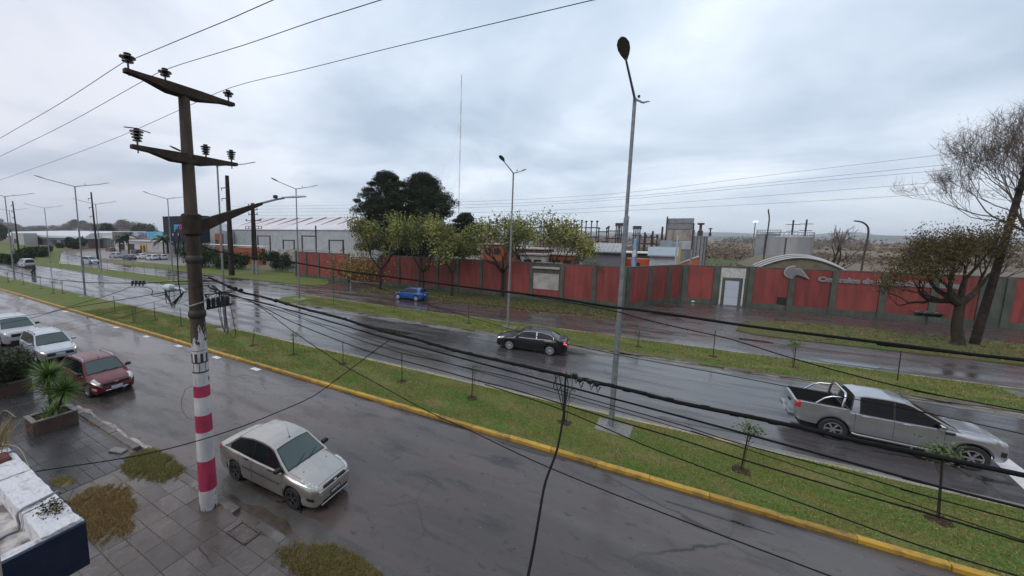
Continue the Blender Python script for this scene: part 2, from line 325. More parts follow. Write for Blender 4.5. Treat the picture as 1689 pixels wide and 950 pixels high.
md2 = median('far_median_turf', -35.2, XR, Yk3, Yk4, round_l=True)
pts = [(-116,Yk3+.1),(-60.5,Yk3+.1),(-58.6,27.6),(-57.6,29.0),(-58.8,30.5),(-61,Yk4-.1),(-113.5,Yk4-.1),(b1.x,b1.y+.6),(b2.x,b2.y),(b2.x-5,b2.y+3),(-330,70),(-330,Yk3+.1)]
md3 = slab('left_turf', pts, -.1, .10, M_grass)
kerb_run('kerb_stone', -28, 26.0, Yk1, 1.5, M_yel, par=md1, h=.135, w=.165, seed=1)
b = MB(); b.prism([(0,-.1),(0,.12),(.03,.135),(.17,.135),(.17,-.1)], -300, -28, f=lambda a,z,l:(l,a,z)); b.obj('kerb_line', M_yel, md1, (0,Yk1,0))
kerb_run('far_kerb_stone', -28, 26, Yk2, 1.5, M_yelw, par=md1, side=-1, h=.12, w=.18, seed=2)
b = MB(); b.prism([(0,-.1),(0,.10),(-.03,.12),(-.2,.12),(-.2,-.1)], -300, -28, f=lambda a,z,l:(l,a,z)); b.obj('kerb_line', M_curb, md1, (0,Yk2,0))
kerb_run('low_kerb_stone', -33, 24, Yk3, 1.2, M_curb, par=md2, h=.085, w=.22, skip=.05, jit=.035, seed=4)
kerb_run('low_kerb_stone', -33.5, 24, Yk4, 1.2, mat('kerb_pale', (.36,.36,.34), .6, col2=(.2,.19,.17), scale=2, coord='World'), par=md2, side=-1, h=.12, w=.16, seed=5)
b = MB(); b.prism([(0,-.1),(0,.09),(.2,.09),(.2,-.1)], -300, -61, f=lambda a,z,l:(l,a,z)); b.obj('kerb_line', M_curb, md3, (0,Yk3,0))
b = MB(); b.prism([(0,-.1),(0,.09),(-.2,.09),(-.2,-.1)], -113, -61, f=lambda a,z,l:(l,a,z)); b.obj('kerb_line', M_curb, md3, (0,Yk4,0))
# pale eroded strip along the far median, as broken sheets of gravel and worn concrete
def ragged(name, xa, xb, y0, y1, z, m, amp=.12, fr=1.3, seed=0):
    rnd = random.Random(seed); xs = np.linspace(xa, xb, int((xb-xa)*2)+2); a = [rnd.uniform(0,6) for _ in range(4)]
    f = lambda x, k: amp*(math.sin(x*fr+a[k])+.6*math.sin(x*fr*2.7+a[k+1])+.3*math.sin(x*fr*6.1))
    p = [(x, y0+f(x,0), z) for x in xs]; q = [(x, y1+f(x,2), z) for x in xs]; n = len(xs); b = MB()
    b.add(p+q, [(i,i+1,n+i+1,n+i) for i in range(n-1)]); o = b.obj(name, m); o['kind'] = 'structure'; return o
ragged('gutter_strip', -11.5, 20, Yside-.02, 6.3, .005, ground_mat('gutter_concrete', [((.085,.080,.076),1,(1,1,1),0,1), ((.055,.050,.046),.9,(1,1,1),.42,.66), ((.14,.13,.12),8,(1,1,1),.6,.75)], rough=(.15,.5), rscale=1.2, bump=.2, bscale=50), .05, .7, 11)
ragged('pale_kerb_remains', -20.6, -14.0, 5.50, 5.64, .112, M_curbp, .06, 2.7, 12)
ragged('worn_shoulder', -34, 40, Yk3-.55, Yk3+.02, .006, M_conc, .14, 1.1, 1)
ragged('gravel_edge', -34, 40, Yk3+.1, Yk3+.55, .111, ground_mat('bare_soil', [((.12,.10,.075),1,(1,1,1),0,1),((.07,.055,.035),2,(1,1,1),.4,.6)], bump=.5), .13, .9, 2)
ragged('median_gutter', -330, 40, Yk2+.0, Yk2+.45, .005, M_conc, .02, .3, 3)
ragged('silt_strip', -34, 60, Yk5-1.7, Yk5+.1, .006, M_pave, .18, .7, 4)
# verges and paving on the far side
slab('verge_turf', [(-107,Yk5+.2),(-44.5,Yk5),(-41.8,38.3),(-40.8,39.6),(-42.2,41.6),(-45.5,44.4),(-52.6,44.5),(-56,50),(-84,46),(-95,42.5)], -.1, .08, M_grass)
slab('leafy_verge', [(-33.5,39.4),(-31.5,Yk5+.7),(-27,Yk5+.2),(-12,Yk5+.2),(-4,Yk5+.9),(-2.6,38.6),(-1.9,40.5),(-2.0,44.5),(-30.5,44.5),(-33.5,42)], -.1, .08, M_verge)
sheet('driveway', [(-52,Yk5-.3),(-30,Yk5-.3),(-30,44.5),(-46,44.5)], .004, M_serv)
sheet('forecourt_paving', [(-4,Yk5-.3),(XR,Yk5-.3),(XR,53.4),(3.4,53.4),(-1.9,44.5),(-4,44.5)], .005, M_pave)
slab('right_verge', [(6.6,38.9),(7.6,38.0),(10,37.7),(60,37.7),(60,44.6),(24,45.6),(16,46.2),(12,45.8),(9.5,44.6),(7.6,42.6)], -.1, .08, ground_mat('right_turf', [((.085,.08,.024),1,(1,1,1),0,1), ((.055,.085,.018),.35,(1,1,1),.42,.6), ((.12,.09,.04),.6,(1,1,1),.5,.66)], rough=(.8,.95), bump=.6, bscale=30, spec=.25))
sheet('parking_lot', [(-155,44),(-84,44),(-92,66),(-190,66),(-175,52)], .004, M_conc)
# road markings: pale squares by the yellow kerb, a stripe in front of the pickup
for i, (px, py) in enumerate([(36,491.6),(108,514),(192,540),(241.6,555),(295,570.7),(357,589.5),(421.7,608.8)]):
    p = gp(px, py); b = MB(); b.add([(p.x-.36,p.y-.13,.007),(p.x+.30,p.y-.16,.007),(p.x+.36,p.y+.12,.007),(p.x-.28,p.y+.15,.007)], [(0,1,2,3)]); b.obj('road_marking', M_white, kind='structure')
q = [gp(1630,752), gp(1664,757), gp(1700,783), gp(1760,830), gp(1745,850), gp(1695,813)]
sheet('stop_stripe', [(v.x, v.y) for v in q], .007, M_white)
for i, (px, py, a, bb) in enumerate([(795,545,1.1,.12),(815,551,1.3,.1),(790,558,.9,.12)]):
    p = gp(px, py); sheet('worn_marking', [(p.x-a,p.y-bb),(p.x+a,p.y-bb),(p.x+a,p.y+bb),(p.x-a,p.y+bb)], .006, mat('worn_paint', (.20,.20,.205), .4, col2=(.07,.07,.075), scale=5, coord='World', lo=.42, hi=.58))
# ------------------------------------------------------------------ near sidewalk
XD = -13.9
side = slab('sidewalk', [(-60,-3),(-60,Yside-.28),(14,Yside-.28),(14,-3)], -.1, .099, mat('joint_mortar', (.060,.050,.040), .6, col2=(.10,.085,.065), scale=3, coord='World'))
tm = []
for v in range(4):
    b = MB(); b.cbox((0,0,0), (.842,.452,.04), .006); tm.append(b.mesh('paving_tile', [M_slab, M_slab, M_pave, M_slab][v] if v != 2 else ground_mat('wet_slab_red', [((.085,.068,.062),1,(1,1,1),0,1),((.085,.07,.062),1.2,(1,1,1),.4,.65)], rough=(.2,.5), bump=.2)))
rnd = random.Random(5)
for i in range(13):
    for j in range(9):
        x = XD+.46+i*.85; y = 1.37+j*.46+.0
        if x > -3.4: continue
        if (abs(x+9.89) < .3 and abs(y-5.13) < .3): continue
        o = link('paving_tile', tm[rnd.choice([0,0,1,3,2,0])], side, (x, y, .088+rnd.uniform(-.006,.005)), rnd.uniform(-.012,.012)); o.rotation_euler[0] = rnd.uniform(-.012,.012); o.rotation_euler[1] = rnd.uniform(-.009,.009)
b = MB(); b.cbox((0,0,0), (.79,.29,.04), .006); td = b.mesh('dark_tile', M_slabd)
for i in range(11):
    for j in range(14):
        x = XD-.41-i*.8; y = 1.1+j*.3; o = link('dark_tile', td, side, (x, y, .088+rnd.uniform(-.003,.004)))
b = MB(); b.box2((-60,-3,.08),(XD-8.9,Yside-.28,.106)); b.obj('plain_paving', M_slabd, side)
b = MB(); b.box2((XD-8.8,-3,.08),(XD,.93,.104)); b.obj('plain_paving', M_slabd, side)
for (x0,y0,x1,y1) in ((-13.9,-.6,-11.6,1.09),(-11.57,-.6,-9.4,1.08),(-9.37,-.6,-7.1,1.09),(-7.07,-.6,-5.0,1.08),(-4.97,-.6,-2.6,1.09)):
    b = MB(); b.cbox(((x0+x1)/2,(y0+y1)/2,.085), (x1-x0-.03,y1-y0-.03,.05), .01); b.obj('large_slab', M_slab, side)
b = MB(); b.box((0,0,0), (.62,.34,.05)); b.box((0,.2,.012), (.74,.035,.05)); b.box((0,-.2,.012), (.74,.035,.05)); b.box((.35,0,.012), (.035,.4,.05)); b.box((-.35,0,.012), (.035,.4,.05))
p = gp(402,880,.1); b.obj('inspection_cover', mat('rust_frame', (.06,.045,.038), .4, col2=(.11,.09,.08), scale=12), side, (p.x,p.y,.1), .1)
# kerb on our side: stones, some missing or sunk
kerb_run('near_kerb_stone', -30, 10, Yside-.27, .95, mat('kerb_dark', (.085,.075,.068), .45, col2=(.17,.155,.14), scale=2.2, bump=.5, bscale=20, coord='World', lo=.45, hi=.7), h=.12, w=.24, skip=.08, jit=.02, par=side, seed=9)
# standing water, thin and flat, in the low places
M_pud = mat('puddle_water', (.022,.020,.019), .025, spec=.5)
def puddle(x, y, rx, ry, seed, z=.009):
    rnd = random.Random(seed); ph = [rnd.uniform(0,6) for _ in range(5)]; k = 40; pts = []
    for i in range(k):
        t = 2*math.pi*i/k; q = 1+.22*math.sin(2*t+ph[0])+.16*math.sin(3*t+ph[1])+.10*math.sin(5*t+ph[2])+.06*math.sin(9*t+ph[3]); pts.append((x+rx*q*math.cos(t), y+ry*q*math.sin(t)))
    sheet('puddle', pts, z, M_pud)
for i, (px, py, rx, ry) in enumerate([(590,655,1.1,.09),(705,690,1.6,.10),(870,742,1.2,.08),(1180,851,.9,.05)]): p = gp(px,py); puddle(p.x, p.y, rx, ry, i)
for i, (px, py, rx, ry) in enumerate([(640,545,2.5,.25),(540,520,3,.3),(1150,700,1.5,.12),(1100,520,2.2,.5),(1230,560,2.0,.25),(700,512,3.0,.3),(1400,600,2,.3)]): p = gp(px,py); puddle(p.x, p.y, rx, ry, 20+i, .011)
# loose slab and two ragged turf islands, each a thing
p = gp(195,743,.13); b = MB(); b.cbox((0,0,.03), (.55,.24,.06), .015); tag(b.obj('loose_paver', M_conc, None, (p.x,p.y,.11), ), 'loose pale slab lying on the dark wet tiles beyond the striped pole', 'paving slab').rotation_euler = (0,.04,.35)
M_patch = ground_mat('patch_soil', [((.085,.062,.03),1,(1,1,1),0,1), ((.055,.05,.02),5,(1,1,1),.42,.6), ((.10,.085,.045),14,(1,1,1),.52,.68)], rough=(.7,.95), bump=.9, bscale=40, spec=.2)
def turf_island(cx, cy, rx, ry, rot, dens, hh, mats, label, soil):
    root = thing('turf_patch', label, 'grass patch', (cx,cy,.10), rot, 'ragged turf patches on the near sidewalk'); k = 30
    ph = [random.uniform(0,6) for _ in range(4)]
    rad = lambda t: 1+.10*math.sin(2*t+ph[0])+.09*math.sin(3*t+ph[1])+.06*math.sin(7*t+ph[2])+.03*math.sin(13*t+ph[3])
    b = MB(); vs = []; fs = []
    for ri, (q, z) in enumerate(((0,.035),(.5,.032),(.8,.022),(1,.002))):
        for i in range(k): t = 2*math.pi*i/k; vs.append((rx*q*rad(t)*math.cos(t), ry*q*rad(t)*math.sin(t), z))
    for ri in range(3):
        for i in range(k): fs.append((ri*k+i, ri*k+(i+1)%k, (ri+1)*k+(i+1)%k, (ri+1)*k+i)[::-1])
    b.add(vs, fs); b.obj('soil', soil, root, smooth=60)
    n = int(dens*rx*ry*3); t = RNG.uniform(0,2*np.pi,n); q = np.sqrt(RNG.uniform(0,1.0,n))*(1+np.abs(RNG.normal(size=n))*.10); rr = 1+.10*np.sin(2*t+ph[0])+.09*np.sin(3*t+ph[1])+.06*np.sin(7*t+ph[2])+.03*np.sin(13*t+ph[3])
    P = np.stack([rx*q*rr*np.cos(t), ry*q*rr*np.sin(t), .035*np.clip(1-q**3,0,1)], 1); w_ = np.sin(P[:,0]*7+ph[0])+np.sin(P[:,1]*9+P[:,0]*4+ph[1])+np.sin(P[:,0]*19+P[:,1]*13); P = P[(w_ > -.9-1.6*(1-q)) | (q < .45)]; n = len(P)
    o = blades('grass', P, hh*.75, .006, mats, root, lean=.7, kind='stuff')
    o.data.polygons.foreach_set('material_index', (RNG.uniform(0,1,n)*len(mats)).astype(np.int32)); return root
GB = [mat('blade_dry', (.27,.19,.08), .8, isl=.5), mat('blade_brown', (.18,.125,.05), .8, isl=.5), mat('blade_green', (.11,.15,.03), .7, isl=.5)]
p = gp(250,768,.1); turf_island(p.x, p.y, 1.12, .62, .05, 9000, .07, [GB[0],GB[1],GB[2],GB[2]], 'mossy turf patch with a green clump, just beyond the striped pole', M_patch)
p = gp(166,843,.1); turf_island(p.x, p.y, 1.30, .66, .02, 10000, .08, [GB[0],GB[0],GB[1]], 'large round patch of dry brown grass beside the white parapet', M_patch)
p = gp(556,955,.1); turf_island(p.x-.05, p.y+.1, 1.45, .55, .0, 9000, .07, [GB[0],GB[1],GB[2]], 'green brown turf patch at the kerb nearest the viewer, beyond the inspection cover', M_patch)
p = gp(103,795,.1); turf_island(p.x, p.y, .38, .22, .3, 7000, .05, [GB[0],GB[2]], 'small thin weed patch where dark tiles meet the light ones', M_dry)
n = 2600; X = RNG.uniform(-13.8,-5,n); Y = 1.14+.46*RNG.integers(0,10,n)+RNG.normal(size=n)*.012; P = np.stack([X,Y,np.full(n,.10)],1); k = (np.sin(X*2.3)+np.sin(Y*3.1+X)) > .9; blades('joint_weeds', P[k], .03, .006, [GB[0]], side, lean=.8, kind='stuff')
n = 3000; X = RNG.uniform(-20,-4,n); P = np.stack([X,5.26+RNG.normal(size=n)*.02,np.full(n,.10)],1); k = (np.sin(X*1.3)+np.sin(X*3.7)) > .7; blades('kerb_weeds', P[k], .045, .007, [GB[0],GB[2]], side, lean=.8, kind='stuff')
# grass blades on the near median, as far as they would show
def median_blades(name, xa, xb, ya, yb, z, n, h, w, par, mats):
    P = np.stack([RNG.uniform(xa,xb,n), RNG.uniform(ya,yb,n), np.full(n,z)], 1)
    f = np.sin(P[:,0]*1.7+np.sin(P[:,1]*2.1)*2)+np.sin(P[:,1]*2.9+P[:,0]*.6)+RNG.normal(size=n)*.8
    o = blades(name, P[f > -1.2], h, w, mats, par, lean=.7, kind='stuff'); k = len(o.data.polygons)
    idx = np.clip(((f[f>-1.2]+1.2)/3.6*len(mats)+RNG.normal(size=k)*.5).astype(int), 0, len(mats)-1).astype(np.int32); o.data.polygons.foreach_set('material_index', idx)
GM = [mat('blade_straw', (.25,.20,.085), .8, isl=.4), mat('blade_olive', (.15,.17,.04), .8, isl=.4), mat('blade_fresh', (.085,.18,.025), .7, isl=.4)]
median_blades('grass', -9, 22, Yk1+.12, Yk2-.1, .10, 130000, .05, .009, md1, GM)
median_blades('grass', -45, -9, Yk1+.12, Yk2-.1, .10, 90000, .06, .013, md1, GM)
median_blades('grass', -33, 24, Yk3+.3, Yk4-.1, .10, 90000, .07, .016, md2, GM)
# leaf litter under the street trees
n = 6000; C = np.stack([RNG.uniform(-33,-2,n), Yk5-.6+np.abs(RNG.normal(size=n))*2.6, np.full(n,.10)], 1); C = C[C[:,1] < 44.3]; C[C[:,1] < Yk5+.3, 2] = .02
leaves('leaf_litter', C, .07, mat('litter', (.16,.125,.045), .8, isl=.5), flat=1.0, kind='stuff')
n = 5000; C = np.stack([RNG.uniform(10,40,n), RNG.uniform(38,46,n), np.full(n,.10)], 1)
leaves('leaf_litter', C, .07, MATS['litter'], flat=1.0, kind='stuff')
n = 1500; C = np.stack([RNG.uniform(-8,20,n), Yk1+.15+np.abs(RNG.normal(size=n))*1.6, np.full(n,.13)], 1); C = C[C[:,1] < Yk2]
leaves('fallen_leaves', C, .03, mat('litter_pale', (.22,.18,.08), .8, isl=.4), md1, flat=1.0, kind='stuff')
# pebbles and specks on the near road
n = 700; C = np.stack([RNG.uniform(-12,8,n), RNG.uniform(5.9,12.7,n), np.full(n,.006)], 1)
leaves('road_grit', C, .018, mat('grit', (.22,.20,.19), .8, isl=.4), flat=1.0, kind='stuff')
# ------------------------------------------------------------------ vehicles
M_glass = mat('car_glass', (.010,.013,.014), .05, spec=.45)
M_glassl = mat('windscreen_glass', (.045,.075,.072), .05, spec=.6)
M_tint = mat('tinted_glass', (.003,.003,.003), .08, spec=.22)
M_black = mat('black_plastic', (.012,.012,.013), .5)
M_rub = mat('tyre_rubber', (.018,.018,.019), .65, bump=.3, bscale=60)
M_rim = mat('alloy', (.42,.43,.45), .32, .75); M_rimd = mat('dark_alloy', (.10,.10,.11), .35, .7)
M_chr = mat('chrome', (.62,.63,.65), .14, 1.0)
M_lamp = mat('lamp_lens', (.34,.35,.33), .12, .35, col2=(.62,.63,.60), scale=14, detail=2, lo=.45, hi=.6, coat=.6)
M_lit = mat('lit_lamp', (1,.86,.66), .3, emit=2.2)
M_tail = mat('tail_lens', (.35,.012,.012), .15, coat=.6); M_taillit = mat('tail_lens_lit', (.9,.12,.12), .2, emit=.7)
M_plw = mat('plate_white', (.55,.56,.58), .4, col2=(.35,.35,.4), scale=30, lo=.45, hi=.6); M_plb = mat('plate_black', (.03,.03,.035), .4)
def paint(name, c, metal=.35, rough=.38): return mat('paint_'+name, c, rough, metal, coat=.35 if name == 'black' else (.3 if name == 'dark_red' else .7), col2=tuple(x*.9 for x in c), scale=3)
def pchip(pts):
    xs = np.array([p[0] for p in pts], float); ys = np.array([p[1] for p in pts], float); h = np.diff(xs); d = np.diff(ys)/h; m = np.zeros(len(xs)); m[0], m[-1] = d[0], d[-1]
    for i in range(1, len(xs)-1): m[i] = 0 if d[i-1]*d[i] <= 0 else 3*(h[i-1]+h[i])/((2*h[i]+h[i-1])/d[i-1]+(h[i]+2*h[i-1])/d[i])
    def f(x):
        x = min(max(x, xs[0]), xs[-1]); i = min(int(np.searchsorted(xs, x, 'right'))-1, len(xs)-2); i = max(i, 0); t = (x-xs[i])/h[i]
        return float(ys[i]*(1+2*t)*(1-t)**2 + m[i]*h[i]*t*(1-t)**2 + ys[i+1]*t*t*(3-2*t) + m[i+1]*h[i]*t*t*(t-1))
    return f
wheel_cache = {}
SPW = lambda n: .58 if n <= 5 else (.5 if n <= 6 else .34)
def add_wheel(root, x, y, r, w, side, rimm, spokes, rr=.66):
    key = (round(r,3), w, rimm.name, spokes, rr)
    if key not in wheel_cache:
        b = MB(); b.lathe([(r*rr,-w/2+.01),(r*.93,-w/2),(r,-w/2+.03),(r,w/2-.03),(r*.93,w/2),(r*rr,w/2-.01)], 28, axis='y', cap=False); t = b.mesh('wheel', M_rub, 40)
        b = MB(); ri = r*rr
        b.lathe([(ri*1.01,w/2-.005),(ri*.93,w/2-.0),(ri*.9,w/2-.03),(ri*.9,w/2-.1)], 28, axis='y', cap=False); b.lathe([(0,w/2-.015),(ri*.2,w/2-.02),(ri*.2,w/2-.06)], 12, axis='y', cap=False)
        b.mi = 1; b.lathe([(0,w/2-.09),(ri*.92,w/2-.09)], 24, axis='y'); b.mi = 0
        for k in range(spokes):
            a = 2*math.pi*k/spokes; q = []
            for rad, ww in ((ri*.15,.045),(ri*.92,.06 if spokes < 9 else .04)):
                for s_ in (-1,1):
                    q.append((rad*math.cos(a)-s_*ww*SPW(spokes)*math.sin(a), rad*math.sin(a)+s_*ww*SPW(spokes)*math.cos(a)))
            vs = [(q[i][0], w/2-.012, q[i][1]) for i in (0,1,3,2)]+[(q[i][0], w/2-.06, q[i][1]) for i in (0,1,3,2)]
            b.add(vs, [(0,1,2,3),(7,6,5,4),(0,4,5,1),(1,5,6,2),(2,6,7,3),(3,7,4,0)])
        wheel_cache[key] = (t, b.mesh('rim', [rimm, M_black]))
    t, rm = wheel_cache[key]; o = link('wheel', t, root, (x, y, r), 0 if side > 0 else math.pi); link('rim', rm, o); return o
def make_car(name, label, cat, loc, rz, P, group=None):
    """local frame: x forward, y left, z up, origin on the ground at the middle of the car"""
    root = thing(name, label, cat, loc, rz, group)
    Lf, Lr, W = P['xf'], P['xr'], P['W']/2; top = pchip(P['top']); r = P.get('r', .31); xw = P['wheels']; sill = P.get('sill', .24)
    bulge = P.get('plan') or [(Lr,.74),(Lr+.06,.87),(Lr+.22,.95),(Lr+.8,1),(Lf-1.0,1),(Lf-.45,.96),(Lf-.2,.89),(Lf-.06,.76),(Lf,.60)]
    wf = pchip([(a, b*W) for a, b in bulge]); flo = pchip(P.get('low') or [(Lr,.36),(Lr+.12,.27),(Lr+.5,sill),(Lf-.6,sill),(Lf-.1,.22),(Lf,.30)])
    fhi = pchip(P.get('nose') or [(Lr,0),(Lf,0)])
    ra = r+.055
    def zb(x):
        z = flo(x)
        for c in xw:
            if abs(x-c) < ra: z = max(z, r+math.sqrt(ra*ra-(x-c)**2)*1.0)
        return z
    bed = P.get('bed')
    def ringp(x):
        h, b_, t = wf(x), zb(x), top(x); sh = t-P.get('crown',.07); fl = 1+P.get('flare',.0)*sum(max(0, 1-abs(x-c)/.55) for c in xw)
        q = [(.945*h, b_), (.99*h*fl, b_+.22*(sh-b_)), (1.0*h*fl, b_+.50*(sh-b_)), (.992*h, b_+.80*(sh-b_)), (.965*h, sh-.01), (.90*h, sh+.035), (.62*h, t-.012), (0, t)]
        if bed and bed[0] <= x <= bed[1]: q[4] = (.975*h, t-.03); q[5] = (.90*h, t); q[6] = (.86*h, t-.01); q[7] = (0, P['floor']); q.insert(7, (.84*h, P['floor']))
        else: q.insert(7, (.3*h, t-.003))
        return q
    st = set([round(v, 4) for v in np.linspace(Lr, Lf, 44)])
    for e in (.015,.035,.07,.11,.16): st.add(round(Lf-e,4)); st.add(round(Lr+e,4))
    for c in xw:
        for a in np.linspace(0, math.pi, 15): st.add(round(c+ra*math.cos(a)*.9999, 4))
        st.add(round(c+ra+.003,4)); st.add(round(c-ra-.003,4))
    if bed:
        for e in bed: st.add(round(e,4)); st.add(round(e-.012,4) if e == bed[0] else round(e+.012,4))
    st = sorted(st); b = MB(); rings = []; nr = 9
    for x in st:
        q = ringp(x); rings.append([(x, y, z) for y, z in q]+[(x, -y, z) for y, z in q[:-1]][::-1])
    nn = len(rings[0]); b.v = [p for rr in rings for p in rr]
    for i in range(len(st)-1):
        for j in range(nn-1):
            b.f.append((i*nn+j, i*nn+j+1, (i+1)*nn+j+1, (i+1)*nn+j)); mid = (st[i]+st[i+1])/2
            b.m.append(1 if (bed and bed[0]-.013 < mid < bed[1]+.013 and 6 <= j <= nn-8) else 0)
    b.f.append(tuple(range(nn))[::-1]); b.m.append(0); b.f.append(tuple((len(st)-1)*nn+j for j in range(nn))); b.m.append(0)
    b.obj('body', [P['paint'], M_black], root, smooth=38)
    # dark underside and wheel wells
    u = MB(); u.box2((Lr+.25,-W+.27,.2),(Lf-.3,W-.27,.58))
    for c in xw: u.box2((c-ra-.05,-W+.06,r+.02),(c+ra+.05,W-.06,r+ra-.06)) if False else None
    u.obj('underbody', M_black, root)
    def surf(x, k, s=1, off=.006):
        q = ringp(x); i = min(int(k), len(q)-2); f = k-i; y = q[i][0]*(1-f)+q[i+1][0]*f; z = q[i][1]*(1-f)+q[i+1][1]*f
        p = Vector((x, y, z)); dx = (wf(min(x+.02,Lf))-wf(max(x-.02,Lr)))/.04; dy = q[i+1][0]-q[i][0]; dz = q[i+1][1]-q[i][1]
        n = Vector((-dx*dz, dz, -dy)); n.normalize(); p += n*off; return Vector((p.x, p.y*s, p.z))
    def patch(nm, x0, x1, k0, k1, s, m, off=.006, nx=8, nk=5, skew=0, thick=True):
        b = MB(); vs = []
        for i in range(nx+1):
            for j in range(nk+1):
                v = j/nk; x = x0+(x1-x0)*i/nx + skew*(v-.5); x = min(max(x, Lr), Lf); vs.append(surf(x, k0+(k1-k0)*v, s, off))
        fs = [(i*(nk+1)+j, i*(nk+1)+j+1, (i+1)*(nk+1)+j+1, (i+1)*(nk+1)+j) for i in range(nx) for j in range(nk)]
        b.add(vs, fs if s > 0 else [f[::-1] for f in fs]); return b.obj(nm, m, root, smooth=60)
    for s_ in (1,-1):
        x0, x1, k0, k1 = P['head']; patch('headlight', x0, x1, k0, k1, s_, P.get('headm', M_lamp), skew=P.get('hskew',-.12))
        x0, x1, k0, k1 = P['tail']; patch('taillight', x0, x1, k0, k1, s_, P.get('tailm', M_tail))
        for c in xw: add_wheel(root, c, s_*(W-.125), r, .21 if not bed else .25, s_, P.get('rim', M_rim), P.get('spokes', 5), P.get('rr', .66))
    # cabin
    cb = P['cab']; base, roof = cb['base'], cb['roof']     # base: (rear, front) x at belt; roof: [(x,z)...]
    xs0, xs1 = base; prof = pchip([(xs0, top(xs0)-.02)]+list(roof)+[(xs1, top(xs1)-.02)]) if cb.get('smooth') else None
    rp = [(xs0, top(xs0)-.03)]+list(roof)+[(xs1, top(xs1)-.03)]
    def zc(x):
        return float(np.interp(x, [p[0] for p in rp], [p[1] for p in rp]))
    def belt(x): return top(x)-P.get('crown',.07)+.012
    zr = max(p[1] for p in roof); wb, wr = cb['wb'], cb['wr']
    def hw(x, z):
        t = min(max((z-belt(x))/(zr-belt(x)), 0), 1); e = wf(x)/W; return (wb*(1-t)+wr*t)*min(1, .15+.85*e+.02) 
    def sidep(x, z, s, off=0): n = Vector((0, 1, (wb-wr)/(zr-belt(x)))).normalized(); p = Vector((x, hw(x, z), z))+n*off; p.y *= s; return p
    def topp(x, u, off=0):
        z = zc(x); e = .045*min(1, (z-belt(x))/.25) if z > belt(x) else 0; h = hw(x, z-e); d = (zc(x+.02)-zc(x-.02))/.04; n = Vector((-d, .08*u, 1)).normalized()
        return Vector((x, u*h, z-e*abs(u)**2.6))+n*off
    xs = sorted(set([round(v,4) for v in np.linspace(xs0, xs1, 40)]+[p[0] for p in rp])); b = MB(); U = [-1,-.9,-.6,-.3,0,.3,.6,.9,1]; nn = 0
    for x in xs:
        e = .045*min(1, (zc(x)-belt(x))/.25) if zc(x) > belt(x) else 0; zt = zc(x)-e
        rr = [sidep(x, belt(x)-.04, -1), sidep(x, (belt(x)+zt)/2 if zt > belt(x) else belt(x)-.02, -1)]+[topp(x, u) for u in U]+[sidep(x, (belt(x)+zt)/2 if zt > belt(x) else belt(x)-.02, 1), sidep(x, belt(x)-.04, 1)]
        b.v += [tuple(v) for v in rr]; nn = len(rr)
    b.f = [(i*nn+j, (i+1)*nn+j, (i+1)*nn+j+1, i*nn+j+1) for i in range(len(xs)-1) for j in range(nn-1)]; b.m = [0]*len(b.f)
    b.obj('cabin', P['paint'], root, smooth=32)
    for s_ in (1,-1):
        for (x0, x1) in cb['side']:
            b = MB(); vs = []; n = 12
            for i in range(n+1):
                x = x0+(x1-x0)*i/n; lo = belt(x)+cb.get('lo',.035); hi = max(lo+.002, min(zc(x)-.045-.05, zr-.045-cb.get('hi',.055)))
                vs += [sidep(x, lo, s_, .007), sidep(x, (lo+hi)/2, s_, .007), sidep(x, hi, s_, .007)]
            fs = [(i*3+j, (i+1)*3+j, (i+1)*3+j+1, i*3+j+1) for i in range(n) for j in range(2)]
            b.add(vs, fs if s_ < 0 else [f[::-1] for f in fs]); b.obj('side_window', cb.get('glass', M_glass), root, smooth=60)
        # black frame between the side windows
        x0, x1 = cb['side'][0][0]-.03, cb['side'][-1][1]+.03; b = MB(); vs = []; n = 22
        for i in range(n+1):
            x = x0+(x1-x0)*i/n; lo = belt(x)+cb.get('lo',.035)-.018; hi = max(lo+.002, min(zc(x)-.045-.035, zr-.045-cb.get('hi',.055)+.015)); vs += [sidep(x, lo, s_, .003), sidep(x, hi, s_, .003)]
        fs = [(i*2, (i+1)*2, (i+1)*2+1, i*2+1) for i in range(n)]; b.add(vs, fs if s_ < 0 else [f[::-1] for f in fs]); b.obj('window_frame', P.get('framem', M_black), root)
    for nm, key, m in (('windscreen','ws',cb.get('wsm', M_glassl)),('rear_window','rw',cb.get('rwm', M_glass))):
        if key not in cb: continue
        x0, x1, u = cb[key]
        for nm2, m2, xa, xb, uu, of in ((nm, m, x0, x1, u, .008),('glass_border', M_black, x0-.03, x1+.03, u+.035, .004)):
            b = MB(); nx, nu = 8, 10; vs = [topp(xa+(xb-xa)*i/nx, -uu+2*uu*j/nu, of) for i in range(nx+1) for j in range(nu+1)]
            b.add(vs, [(i*(nu+1)+j, (i+1)*(nu+1)+j, (i+1)*(nu+1)+j+1, i*(nu+1)+j+1) for i in range(nx) for j in range(nu)]); b.obj(nm2, m2, root, smooth=60)
    # door seams, handles, mirrors
    seams = P.get('seams', [])
    for s_ in (1,-1):
        for x in seams:
            b = MB(); pts = [surf(x, k, s_, .0) for k in np.linspace(.5,4.6,8)]; b.tube(pts, .006, 4); b.obj('door_seam', M_black, root)
        for x in P.get('handles', []):
            p = surf(x, 3.75, s_, .02); b = MB(); b.cbox(p, (.17,.03,.03), .008); b.obj('door_handle', P.get('handlem', P['paint']), root)
        if 'trim' in P:
            x0, x1 = P['trim']; b = MB(); b.tube([surf(x, 2.2, s_, .004) for x in np.linspace(x0,x1,9)], .018, 5); b.obj('side_trim', M_black, root)
        if 'mirror' in P:
            x, z = P['mirror']; y = hw(x, z)+.13; b = MB(); b.cbox((x,s_*(y+.02),z+.04),(.12,.20,.14), .035); b.box((x,s_*(y-.1),z-.02),(.07,.14,.04)); b.obj('wing_mirror', P.get('mirrorm', P['paint']), root, smooth=50)
